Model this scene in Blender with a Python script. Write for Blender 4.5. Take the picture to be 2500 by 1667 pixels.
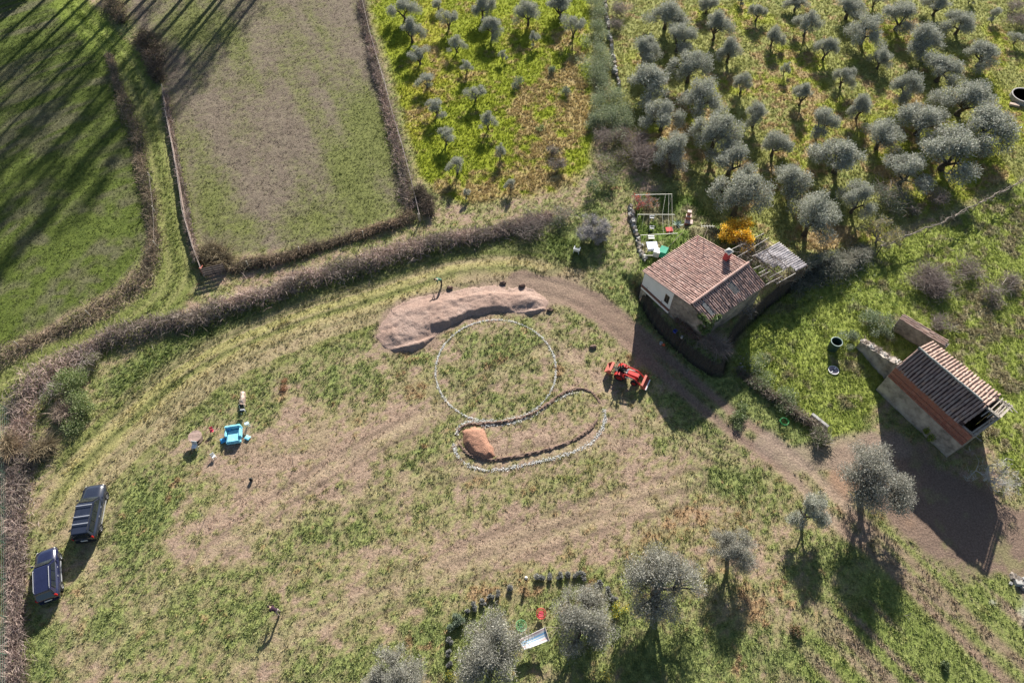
import bpy, bmesh, math, random
import numpy as np
from mathutils import Vector, Matrix, Euler

for o in list(bpy.data.objects): bpy.data.objects.remove(o)
scene = bpy.context.scene
COL = scene.collection
rnd = random.Random(7)
rng = np.random.default_rng(7)
rad = math.radians

# ------------------------------------------------------------------ camera, light, exposure
CAMH, PITCH, FPX = 45.0, rad(56), 1667.0
SUN_EL, SUN_AZ = rad(25.7), rad(11.5)
cam_d = bpy.data.cameras.new("camera"); cam = bpy.data.objects.new("camera", cam_d); COL.objects.link(cam)
cam.location = (0, 0, CAMH); cam.rotation_euler = (rad(90) - PITCH, 0, 0)
cam_d.sensor_width = 36.0; cam_d.lens = FPX / 2500 * 36.0
cam_d.clip_start = 0.5; cam_d.clip_end = 4000
scene.camera = cam
scene.render.resolution_x, scene.render.resolution_y = 1024, 682

w = bpy.data.worlds.new("World"); scene.world = w; w.use_nodes = True
nt = w.node_tree; nt.nodes.clear()
sky = nt.nodes.new("ShaderNodeTexSky"); sky.sky_type = 'NISHITA'; sky.sun_disc = False
sky.sun_elevation = SUN_EL; sky.sun_rotation = SUN_AZ; sky.altitude = 300; sky.dust_density = 1.2
bg = nt.nodes.new("ShaderNodeBackground"); bg.inputs[1].default_value = 0.052
wo = nt.nodes.new("ShaderNodeOutputWorld")
nt.links.new(sky.outputs[0], bg.inputs[0]); nt.links.new(bg.outputs[0], wo.inputs[0])

sun_d = bpy.data.lights.new("sun", 'SUN'); sun_d.energy = 5.0; sun_d.angle = rad(0.53); sun_d.color = (1.0, 0.95, 0.87)
sun = bpy.data.objects.new("sun", sun_d); COL.objects.link(sun)
sd = Vector((math.sin(SUN_AZ) * math.cos(SUN_EL), math.cos(SUN_AZ) * math.cos(SUN_EL), math.sin(SUN_EL)))
sun.rotation_euler = sd.to_track_quat('Z', 'Y').to_euler()
sun.location = (0, 60, 60)

vs = scene.view_settings
scene.display_settings.display_device = 'sRGB'
vs.view_transform = 'Standard'; vs.look = 'None'; vs.exposure = 1.22; vs.gamma = 1.0; vs.use_curve_mapping = False

# ------------------------------------------------------------------ survey: photo point -> place on the ground
_s, _c = math.sin(PITCH), math.cos(PITCH)
def Q(x, y, z=0.0):
    u, v = (x - 1250) / FPX, (833.5 - y) / FPX
    dx, dy, dz = u, v * _s + _c, v * _c - _s
    t = (z - CAMH) / dz
    return Vector((dx * t, dy * t, z))
def to_px(X, Y, Z=0.0):
    dz = Z - CAMH
    wd = np.maximum(Y * _c - dz * _s, 1.0)
    return 1250 + FPX * X / wd, 833.5 - FPX * (Y * _s + dz * _c) / wd
S = 2500 / 2352.0
def full(pts): return [(x * S, y * S) for x, y in pts]
def T(c, r, x, y): return (625 * c + x / 3.76, 417 * r + y / 3.76)
def ppm(x, y, z=0.0):
    p = Q(x, y, z); return FPX / (p.y * _c + (CAMH - z) * _s)

# ------------------------------------------------------------------ noise
def _hash(ix, iy, seed):
    h = (ix.astype(np.int64) * 374761393 + iy.astype(np.int64) * 668265263 + seed * 144269504) & 0xffffffff
    h = ((h ^ (h >> 13)) * 1274126177) & 0xffffffff
    h = h ^ (h >> 16)
    return (h & 0xffff) / 65535.0
def vnoise(x, y, seed=0):
    x = np.asarray(x, float); y = np.asarray(y, float)
    ix, iy = np.floor(x), np.floor(y); fx, fy = x - ix, y - iy
    fx = fx * fx * (3 - 2 * fx); fy = fy * fy * (3 - 2 * fy)
    a, b = _hash(ix, iy, seed), _hash(ix + 1, iy, seed)
    c, d = _hash(ix, iy + 1, seed), _hash(ix + 1, iy + 1, seed)
    return a + (b - a) * fx + (c - a) * fy + (a - b - c + d) * fx * fy
def fbm(x, y, f, seed=0, oct=3):
    s = 0; a = 0.5; t = 0
    for k in range(oct):
        s = s + a * vnoise(x * f + 17.3 * k, y * f - 9.1 * k, seed + k * 31); t += a; a *= 0.55; f *= 2.03
    return s / t
def sstep(a, b, x):
    t = np.clip((x - a) / (b - a), 0, 1); return t * t * (3 - 2 * t)
def poly_sdf(px, py, poly):
    """signed distance (negative inside)"""
    px = np.asarray(px, float); py = np.asarray(py, float)
    d = np.full(px.shape, 1e18); ins = np.zeros(px.shape, bool)
    n = len(poly)
    for i in range(n):
        ax, ay = poly[i]; bx, by = poly[(i + 1) % n]
        ex, ey = bx - ax, by - ay; L = ex * ex + ey * ey + 1e-9
        t = np.clip(((px - ax) * ex + (py - ay) * ey) / L, 0, 1)
        d = np.minimum(d, (px - ax - t * ex) ** 2 + (py - ay - t * ey) ** 2)
        if ay != by:
            cnd = (ay > py) != (by > py)
            ins ^= cnd & (px < (bx - ax) * (py - ay) / (by - ay) + ax)
    return np.where(ins, -1, 1) * np.sqrt(d)
def line_dist(px, py, pts):
    px = np.asarray(px, float); py = np.asarray(py, float)
    best = np.full(px.shape, 1e18); side = np.zeros(px.shape); along = np.zeros(px.shape); acc = 0
    for i in range(len(pts) - 1):
        ax, ay = pts[i][:2]; bx, by = pts[i + 1][:2]
        ex, ey = bx - ax, by - ay; L2 = ex * ex + ey * ey + 1e-9
        t = np.clip(((px - ax) * ex + (py - ay) * ey) / L2, 0, 1)
        qx, qy = px - ax - t * ex, py - ay - t * ey
        dd = qx * qx + qy * qy; m = dd < best
        best = np.where(m, dd, best); side = np.where(m, np.sign(ex * qy - ey * qx), side)
        along = np.where(m, acc + t * math.sqrt(L2), along); acc += math.sqrt(L2)
    return np.sqrt(best), side, along
def spline(pts, n=8):
    """Catmull-Rom through points of any dimension"""
    P = [np.array(p, float) for p in pts]; P = [2 * P[0] - P[1]] + P + [2 * P[-1] - P[-2]]
    out = []
    for i in range(1, len(P) - 2):
        for k in range(n):
            t = k / n; a, b, c, d = P[i - 1], P[i], P[i + 1], P[i + 2]
            out.append(0.5 * (2 * b + (c - a) * t + (2 * a - 5 * b + 4 * c - d) * t * t + (3 * b - a - 3 * c + d) * t ** 3))
    out.append(P[-2]); return out
def W(pts, z=0.0): return [tuple(Q(x, y, z)[:2]) for x, y in pts]

# ------------------------------------------------------------------ materials
def new_mat(name):
    m = bpy.data.materials.new(name); m.use_nodes = True
    n = m.node_tree.nodes; n.clear()
    out = n.new("ShaderNodeOutputMaterial")
    return m, n, m.node_tree.links, out
MATS = {}
def pm(name, base, var=0.18, scale=4.0, rough=0.85, bump=0.25, bscale=None, metal=0.0, tint=None, spec=0.3, coat=0.0):
    """procedural surface: two noises vary the colour, one the relief"""
    if name in MATS: return MATS[name]
    m, n, l, out = new_mat(name)
    b = n.new("ShaderNodeBsdfPrincipled"); l.new(b.outputs[0], out.inputs[0])
    b.inputs['Roughness'].default_value = rough; b.inputs['Metallic'].default_value = metal
    b.inputs['Specular IOR Level'].default_value = spec
    b.inputs['Coat Weight'].default_value = coat
    tc = n.new("ShaderNodeTexCoord")
    n1 = n.new("ShaderNodeTexNoise"); n1.inputs['Scale'].default_value = scale; n1.inputs['Detail'].default_value = 6
    n1.inputs['Roughness'].default_value = 0.65
    l.new(tc.outputs['Object'], n1.inputs['Vector'])
    r = n.new("ShaderNodeValToRGB"); l.new(n1.outputs[0], r.inputs[0])
    t = tint or base
    lo = [max(0, c * (1 - 1.6 * var)) for c in base]; hi = [min(1, c * (1 + var)) for c in t]
    r.color_ramp.elements[0].position = 0.3; r.color_ramp.elements[0].color = (*lo, 1)
    r.color_ramp.elements[1].position = 0.7; r.color_ramp.elements[1].color = (*hi, 1)
    e = r.color_ramp.elements.new(0.5); e.color = (*base, 1)
    l.new(r.outputs[0], b.inputs['Base Color'])
    if bump:
        n2 = n.new("ShaderNodeTexNoise"); n2.inputs['Scale'].default_value = bscale or scale * 4; n2.inputs['Detail'].default_value = 4
        l.new(tc.outputs['Object'], n2.inputs['Vector'])
        bp = n.new("ShaderNodeBump"); bp.inputs['Strength'].default_value = bump; bp.inputs['Distance'].default_value = 0.03
        l.new(n2.outputs[0], bp.inputs['Height']); l.new(bp.outputs[0], b.inputs['Normal'])
    MATS[name] = m; return m
def leaf_mat(name, trans=0.35, rough=0.6, gloss=0.06):
    """foliage coloured by the leaf's own colour attribute; light passes through leaves"""
    if name in MATS: return MATS[name]
    m, n, l, out = new_mat(name)
    a = n.new("ShaderNodeAttribute"); a.attribute_name = 'Col'
    d = n.new("ShaderNodeBsdfDiffuse"); t = n.new("ShaderNodeBsdfTranslucent"); g = n.new("ShaderNodeBsdfGlossy")
    g.inputs['Roughness'].default_value = rough
    l.new(a.outputs['Color'], d.inputs[0]); l.new(a.outputs['Color'], t.inputs[0])
    m1 = n.new("ShaderNodeMixShader"); m1.inputs[0].default_value = trans
    l.new(d.outputs[0], m1.inputs[1]); l.new(t.outputs[0], m1.inputs[2])
    m2 = n.new("ShaderNodeMixShader"); m2.inputs[0].default_value = gloss
    l.new(m1.outputs[0], m2.inputs[1]); l.new(g.outputs[0], m2.inputs[2])
    l.new(m2.outputs[0], out.inputs[0])
    MATS[name] = m; return m

# ------------------------------------------------------------------ mesh builder
class MB:
    def __init__(s): s.v = []; s.f = []
    def add(s, vs, fs):
        b = len(s.v); s.v += [tuple(p) for p in vs]; s.f += [tuple(i + b for i in f) for f in fs]; return s
    def box(s, c, d, rot=None, taper=None):
        """c centre, d full size; taper scales the top in x and y"""
        tx, ty = taper or (1, 1)
        vs = []
        for z in (-1, 1):
            for x, y in ((-1, -1), (1, -1), (1, 1), (-1, 1)):
                k = (tx, ty) if z > 0 else (1, 1)
                vs.append(Vector((x * d[0] / 2 * k[0], y * d[1] / 2 * k[1], z * d[2] / 2)))
        if rot is not None:
            R = rot if isinstance(rot, Matrix) else Euler(rot).to_matrix()
            vs = [R @ p for p in vs]
        vs = [p + Vector(c) for p in vs]
        return s.add(vs, [(3, 2, 1, 0), (4, 5, 6, 7), (0, 1, 5, 4), (1, 2, 6, 5), (2, 3, 7, 6), (3, 0, 4, 7)])
    def bar(s, p0, p1, wd, ht=None, up=(0, 0, 1)):
        p0, p1 = Vector(p0), Vector(p1); ht = ht or wd
        d = (p1 - p0); L = d.length; d.normalize()
        u = Vector(up)
        if abs(d.dot(u)) > 0.98: u = Vector((1, 0, 0))
        x = d.cross(u).normalized(); z = x.cross(d).normalized()
        R = Matrix((x, d, z)).transposed()
        return s.box((p0 + p1) / 2, (wd, L, ht), R)
    def tube(s, pts, rs, n=6, cap=True):
        pts = [Vector(p) for p in pts]; rs = [rs] * len(pts) if isinstance(rs, (int, float)) else rs
        vs = []; prev = None
        for i, p in enumerate(pts):
            d = (pts[min(i + 1, len(pts) - 1)] - pts[max(i - 1, 0)])
            d = d.normalized() if d.length > 1e-9 else Vector((0, 0, 1))
            if prev is None:
                a = Vector((0, 0, 1)) if abs(d.z) < 0.9 else Vector((1, 0, 0)); x = d.cross(a).normalized()
            else:
                x = prev - d * prev.dot(d); x = x.normalized() if x.length > 1e-6 else d.orthogonal().normalized()
            prev = x; y = d.cross(x)
            for k in range(n):
                a = 2 * math.pi * k / n
                vs.append(p + (x * math.cos(a) + y * math.sin(a)) * rs[i])
        fs = []
        for i in range(len(pts) - 1):
            for k in range(n):
                fs.append((i * n + k, i * n + (k + 1) % n, (i + 1) * n + (k + 1) % n, (i + 1) * n + k))
        if cap:
            fs.append(tuple(range(n - 1, -1, -1))); b = (len(pts) - 1) * n; fs.append(tuple(range(b, b + n)))
        return s.add(vs, fs)
    def lathe(s, prof, n=20, c=(0, 0, 0), rot=None, close=False):
        vs = []; R = Euler(rot).to_matrix() if rot is not None else None
        for r, z in prof:
            for k in range(n):
                a = 2 * math.pi * k / n; p = Vector((r * math.cos(a), r * math.sin(a), z))
                if R: p = R @ p
                vs.append(p + Vector(c))
        fs = []; m = len(prof)
        for i in range(m - 1 + (1 if close else 0)):
            j = (i + 1) % m
            for k in range(n): fs.append((i * n + k, i * n + (k + 1) % n, j * n + (k + 1) % n, j * n + k))
        if not close:
            if prof[0][0] > 1e-4: fs.append(tuple(range(n - 1, -1, -1)))
            if prof[-1][0] > 1e-4: fs.append(tuple(range((m - 1) * n, m * n)))
        return s.add(vs, fs)
    def prism(s, poly, z0, z1):
        n = len(poly)
        vs = [(x, y, z0) for x, y in poly] + [(x, y, z1) for x, y in poly]
        fs = [tuple(range(n - 1, -1, -1)), tuple(range(n, 2 * n))] + [(i, (i + 1) % n, n + (i + 1) % n, n + i) for i in range(n)]
        return s.add(vs, fs)
    def quad(s, a, b, c, d): return s.add([a, b, c, d], [(0, 1, 2, 3)])
    def slab(s, quad, th):
        """quad (4 points) given thickness downwards along its normal"""
        q = [Vector(p) for p in quad]; nrm = (q[1] - q[0]).cross(q[3] - q[0]).normalized()
        lo = [p - nrm * th for p in q]
        return s.add(q + lo, [(0, 1, 2, 3), (7, 6, 5, 4), (0, 4, 5, 1), (1, 5, 6, 2), (2, 6, 7, 3), (3, 7, 4, 0)])
    def ball(s, c, r, n=10, m=7, squash=(1, 1, 1)):
        prof = [(max(1e-5, math.sin(math.pi * i / m)), -math.cos(math.pi * i / m)) for i in range(m + 1)]
        vs = []; 
        for a, z in prof:
            for k in range(n):
                t = 2 * math.pi * k / n
                vs.append((c[0] + r * squash[0] * a * math.cos(t), c[1] + r * squash[1] * a * math.sin(t), c[2] + r * squash[2] * z))
        fs = [(i * n + k, i * n + (k + 1) % n, (i + 1) * n + (k + 1) % n, (i + 1) * n + k) for i in range(m) for k in range(n)]
        return s.add(vs, fs)
    def mesh(s, name):
        me = bpy.data.meshes.new(name); me.from_pydata(s.v, [], s.f); me.update(); return me
    def build(s, name, mat, parent=None, smooth=False, bevel=0.0, org=None):
        if org is not None: s.v = [(a - org[0], b - org[1], c - org[2]) for a, b, c in s.v]
        me = s.mesh(name)
        if bevel:
            bm = bmesh.new(); bm.from_mesh(me); bmesh.ops.remove_doubles(bm, verts=bm.verts, dist=1e-5)
            es = [e for e in bm.edges if len(e.link_faces) == 2 and e.calc_face_angle(0) > 0.5]
            bmesh.ops.bevel(bm, geom=es, offset=bevel, segments=2, affect='EDGES', clamp_overlap=True)
            bm.to_mesh(me); bm.free()
        me.materials.append(mat)
        if smooth:
            me.polygons.foreach_set('use_smooth', [True] * len(me.polygons))
        o = bpy.data.objects.new(name, me); COL.objects.link(o); o.parent = parent; return o

def obj_from(name, me, mat=None, parent=None):
    if mat is not None and not me.materials: me.materials.append(mat)
    o = bpy.data.objects.new(name, me); COL.objects.link(o); o.parent = parent; return o
def fast_mesh(name, V, F, C=None, smooth=False):
    """numpy mesh: V (n,3), F (m,k) all faces of k corners, C (n,3) colours"""
    V = np.asarray(V, np.float32); F = np.asarray(F, np.int32); k = F.shape[1]
    me = bpy.data.meshes.new(name)
    me.vertices.add(len(V)); me.vertices.foreach_set('co', V.ravel())
    me.loops.add(F.size); me.loops.foreach_set('vertex_index', F.ravel())
    me.polygons.add(len(F)); me.polygons.foreach_set('loop_start', np.arange(0, F.size, k, dtype=np.int32))
    me.polygons.foreach_set('loop_total', np.full(len(F), k, np.int32))
    if smooth: me.polygons.foreach_set('use_smooth', np.ones(len(F), bool))
    if C is not None:
        a = me.color_attributes.new('Col', 'FLOAT_COLOR', 'POINT')
        cc = np.ones((len(V), 4), np.float32); cc[:, :3] = C; a.data.foreach_set('color', cc.ravel())
    me.update(); me.validate(); return me
def tag(o, label, cat=None, group=None, kind=None):
    if label: o['label'] = label
    if cat: o['category'] = cat
    if group: o['group'] = group
    if kind: o['kind'] = kind
    return o
def thing(name, label, cat, loc=(0, 0, 0), rz=0.0, group=None):
    o = bpy.data.objects.new(name, None); o.empty_display_size = 0.2; COL.objects.link(o)
    o.location = loc; o.rotation_euler = (0, 0, rz); return tag(o, label, cat, group)
def struct(o): o['kind'] = 'structure'; return o
def copy_tree(src, parent=None):
    c = src.copy(); COL.objects.link(c)
    if parent is not None: c.parent = parent
    for ch in src.children: copy_tree(ch, c)
    return c

# ------------------------------------------------------------------ the ground: one sheet to the horizon
def C3(*a): return np.array(a, float)
def mixc(a, b, t):
    t = np.asarray(t)[..., None]; return a * (1 - t) + b * t
LF = [(-700, -400), (150, -120), (215, 60), (262, 130), (300, 230), (330, 320), (350, 440), (358, 520), (355, 600), (330, 650), (280, 700), (200, 745), (120, 790), (0, 850), (-500, 1080)]
MF = [(300, -120), (875, -120), (905, 60), (945, 200), (985, 330), (1010, 430), (1012, 465), (980, 505), (930, 535), (850, 570), (750, 595), (650, 612), (560, 622), (500, 600), (470, 560), (450, 450), (430, 330), (405, 200), (345, 95), (300, 20)]
OL = [(888, -120), (1440, -120), (1445, 150), (1450, 300), (1440, 400), (1400, 450), (1300, 478), (1150, 500), (1060, 470), (1022, 420), (988, 300), (945, 150), (905, 30)]
OR_ = [(1440, -120), (2900, -120), (2900, 330), (2480, 440), (2330, 500), (2150, 580), (2050, 620), (1900, 610), (1750, 560), (1690, 520), (1640, 480), (1600, 440), (1500, 380), (1460, 200)]
RS = [(3000, 300), (2490, 450), (2330, 520), (2120, 620), (1960, 680), (1860, 740), (1830, 790), (1800, 860), (1790, 900), (1850, 960), (1920, 1020), (2000, 1070), (2090, 1085), (2130, 1000), (2180, 950), (2300, 1100), (2420, 1080), (2480, 1200), (3000, 1350)]
SH = [(2030, 1100), (2120, 1060), (2200, 1060), (2310, 1150), (2400, 1180), (2440, 1230), (2900, 1330), (2900, 1560), (2500, 1460), (2440, 1400), (2350, 1420), (2250, 1340), (2150, 1260), (2080, 1250), (2020, 1200)]
GARD = [(1555, 470), (1690, 480), (1760, 560), (1840, 600), (1880, 690), (1740, 800), (1560, 680), (1545, 560)]
LANE = [(170, 10), (245, 90), (300, 150), (345, 230), (378, 330), (398, 420), (415, 520), (428, 600), (434, 660), (410, 715), (350, 770), (250, 830), (120, 890), (0, 960), (-200, 1060)]
RUT = [(60, 1250), (130, 1160), (230, 1060), (300, 1000), (359, 948), (430, 895), (505, 850), (625, 795), (760, 745), (900, 705), (1024, 664), (1104, 640), (1250, 627), (1330, 640)]
DRIVE = [(1270, 690), (1380, 715), (1470, 760), (1560, 835), (1640, 905), (1720, 975), (1800, 1040), (1880, 1095), (1960, 1160), (2020, 1225), (2090, 1290)]
DRIVE2 = [(2090, 1290), (2190, 1370), (2300, 1480), (2420, 1590), (2560, 1710)]
BRANCH = [(2200, 1085), (2110, 1085), (2060, 1100), (1990, 1118), (1930, 1115), (1880, 1080)]
TREAD = [(640, 1560), (900, 1450), (1200, 1330), (1450, 1240), (1700, 1165)]
TREAD2 = [(560, 1640), (850, 1500), (1150, 1385), (1450, 1275), (1650, 1215)]
TREAD3 = [(240, 1620), (420, 1440), (520, 1350), (700, 1210), (900, 1090), (1070, 1010)]
TREAD4 = [(905, 1090), (1080, 985), (1230, 905), (1350, 850)]
TRENCH = [(1566, 688), (1578, 722), (1602, 765), (1632, 800), (1665, 832), (1705, 865), (1745, 890), (1768, 893)]
TRENCH2 = [(1768, 893), (1778, 850), (1800, 800), (1850, 752), (1885, 722), (1960, 668), (2048, 624)]
wLANE, wRUT, wDRIVE, wDRIVE2, wBRANCH = [W([tuple(p) for p in spline(a, 4)]) for a in (LANE, RUT, DRIVE, DRIVE2, BRANCH)]
TREAD5 = [(180, 1640), (200, 1480), (235, 1330), (290, 1180), (380, 1060), (480, 960), (620, 880)]
TREAD6 = [(1330, 800), (1480, 960), (1640, 1060), (1800, 1130)]
TREAD7 = [(560, 1330), (760, 1250), (980, 1180), (1250, 1120), (1500, 1080)]
wTREADS = [W([tuple(p) for p in spline(a, 4)]) for a in (TREAD, TREAD2, TREAD3, TREAD4, TREAD5, TREAD6, TREAD7)]
TERR = .92   # the farmhouse stands on a terrace; its edge drops into the trench
wTRENCH, wTRENCH2 = [W([tuple(p) for p in spline(a, 4)], TERR) for a in (TRENCH, TRENCH2)]
wTERR = wTRENCH + wTRENCH2[1:] + W([(1960, 640), (1880, 600), (1780, 575), (1705, 560), (1640, 590), (1575, 640)], TERR)
MOUND = full([(866, 775), (873, 742), (898, 712), (930, 690), (980, 678), (1040, 668), (1100, 658), (1160, 655), (1210, 660), (1248, 676), (1264, 698), (1255, 715), (1220, 723), (1180, 719), (1130, 719), (1080, 729), (1040, 747), (1010, 767), (978, 795), (948, 809), (905, 809), (880, 797)])
wMOUND = W(MOUND)
GREENB = full([(0, 0)]) and [  # green patches in the mown field: x, y, rx, ry, turn, strength (2352-wide photo)
    (560, 885, 150, 35, -22, .08), (720, 860, 130, 45, -20, .09), (830, 900, 120, 55, -10, .12), (620, 790, 140, 22, -28, .05),
    (345, 1165, 70, 85, 20, .24), (310, 1270, 45, 80, 20, .18), (440, 970, 70, 60, 0, .14), (470, 890, 60, 40, -20, .10),
    (960, 1010, 90, 40, -20, .13), (740, 1210, 70, 70, 0, .12), (1120, 860, 115, 90, 0, .12), (1190, 790, 80, 40, 0, .08),
    (1640, 1080, 110, 60, 30, .20), (1720, 1110, 90, 50, 30, .18), (1560, 1150, 90, 35, -20, .14), (1560, 1000, 60, 60, 0, .08),
    (1000, 1490, 320, 70, -8, .20), (620, 1400, 60, 40, 0, .06), (1300, 1340, 260, 50, 0, .12), (1560, 1500, 300, 90, 0, .18),
    (1900, 1290, 60, 90, 30, .18), (2150, 1450, 180, 140, 40, .22), (1830, 1520, 200, 60, 0, .14), (150, 1080, 60, 50, 0, .10), (180, 1450, 90, 120, 20, .13),
    (90, 1500, 30, 100, 0, .25), (420, 800, 80, 25, -30, .2), (300, 880, 60, 40, -30, .18), (250, 1420, 50, 60, 20, .08), (430, 1330, 80, 50, -30, .10),
    (1330, 540, 90, 60, -30, .2), (1130, 640, 160, 22, -8, .1), (1400, 640, 60, 50, 20, .16), (1430, 720, 50, 45, 40, .2),
    (1580, 790, 60, 60, 40, .3), (1640, 900, 60, 70, 40, .3), (1750, 930, 80, 70, 40, .35), (1850, 1000, 60, 40, 30, .3),
    (800, 770, 60, 30, -20, .1), (530, 1040, 50, 40, 0, .02), (590, 950, 50, 60, 0, .1)]
STRAWB = [(830, 990, 200, 70, -15, .10), (600, 1110, 170, 80, 0, .14), (1350, 1190, 380, 60, -16, .14), (760, 1060, 120, 40, 0, .1), (250, 1010, 60, 60, 0, .10),
          (1480, 1060, 200, 60, -10, .10), (1270, 1000, 120, 40, -10, .16), (560, 1010, 70, 40, 0, .16), (1160, 1300, 120, 40, -10, .1), (170, 1310, 60, 120, 20, .08),
          (1060, 630, 150, 25, -8, .12), (700, 960, 80, 50, -10, .14), (1420, 870, 60, 50, 0, .12), (450, 1230, 80, 70, 0, .08)]
RUSTB = [(1130, 835, 60, 45, 0, .12), (950, 885, 60, 35, 0, .14), (1260, 880, 40, 50, 0, .10), (1110, 1115, 110, 28, -8, .15), (1620, 1180, 140, 40, -8, .20),
         (1850, 1430, 180, 90, 0, .14), (945, 1490, 55, 32, 0, .22), (1300, 1370, 220, 40, 0, .12), (1720, 1390, 90, 60, 0, .12), (1900, 1530, 160, 40, 0, .12), (1460, 830, 50, 40, 0, .1),
         (650, 900, 16, 16, 0, .3), (1160, 1360, 90, 25, -10, .12), (1480, 1270, 130, 30, 0, .14), (880, 1450, 60, 20, 0, .1)]
def blobs(px, py, lst):
    s = np.zeros(px.shape)
    for x, y, rx, ry, a, k in lst:
        dx, dy = px / S - x, py / S - y; ca, sa = math.cos(rad(a)), math.sin(rad(a))
        u, v = dx * ca + dy * sa, -dx * sa + dy * ca
        s += k * np.exp(-((u / rx) ** 2 + (v / ry) ** 2) * 0.9)
    return s
_u = Q(1600, 1190) - Q(640, 1550); _u.normalize()
_k = Q(2420, 1590) - Q(2090, 1290); _k.normalize()
def gz(X, Y):
    """height of the ground"""
    X = np.asarray(X, float); Y = np.asarray(Y, float)
    z = 0.16 * (fbm(X, Y, 0.07, 5) - 0.5) + 0.05 * (fbm(X, Y, 0.6, 9) - 0.5)
    near = (X > 5) & (X < 40) & (Y > 20) & (Y < 50)
    if near.any():
        xn, yn = X[near], Y[near]; do = poly_sdf(xn, yn, wTERR)
        dt = np.minimum(line_dist(xn, yn, wTRENCH)[0], line_dist(xn, yn, wTRENCH2)[0])
        fall = np.where(dt < np.maximum(do, 0) + .35, .16, 2.0)
        z[near] += TERR * (1 - sstep(0, 1, do / fall))
        z[near] -= np.where(do > 0, .30 * (1 - sstep(.25, .6, dt)), 0)
    for ln in (wDRIVE, wLANE):
        d, _, _ = line_dist(X, Y, ln)
        z = z - 0.06 * np.exp(-((d - 0.75) / 0.22) ** 2)
    return z
def gzf(x, y): return float(gz(np.array([x]), np.array([y]))[0])
def G(x, y, dz=0.0):
    p = Q(x, y); return Vector((p.x, p.y, gzf(p.x, p.y) + dz))

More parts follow.
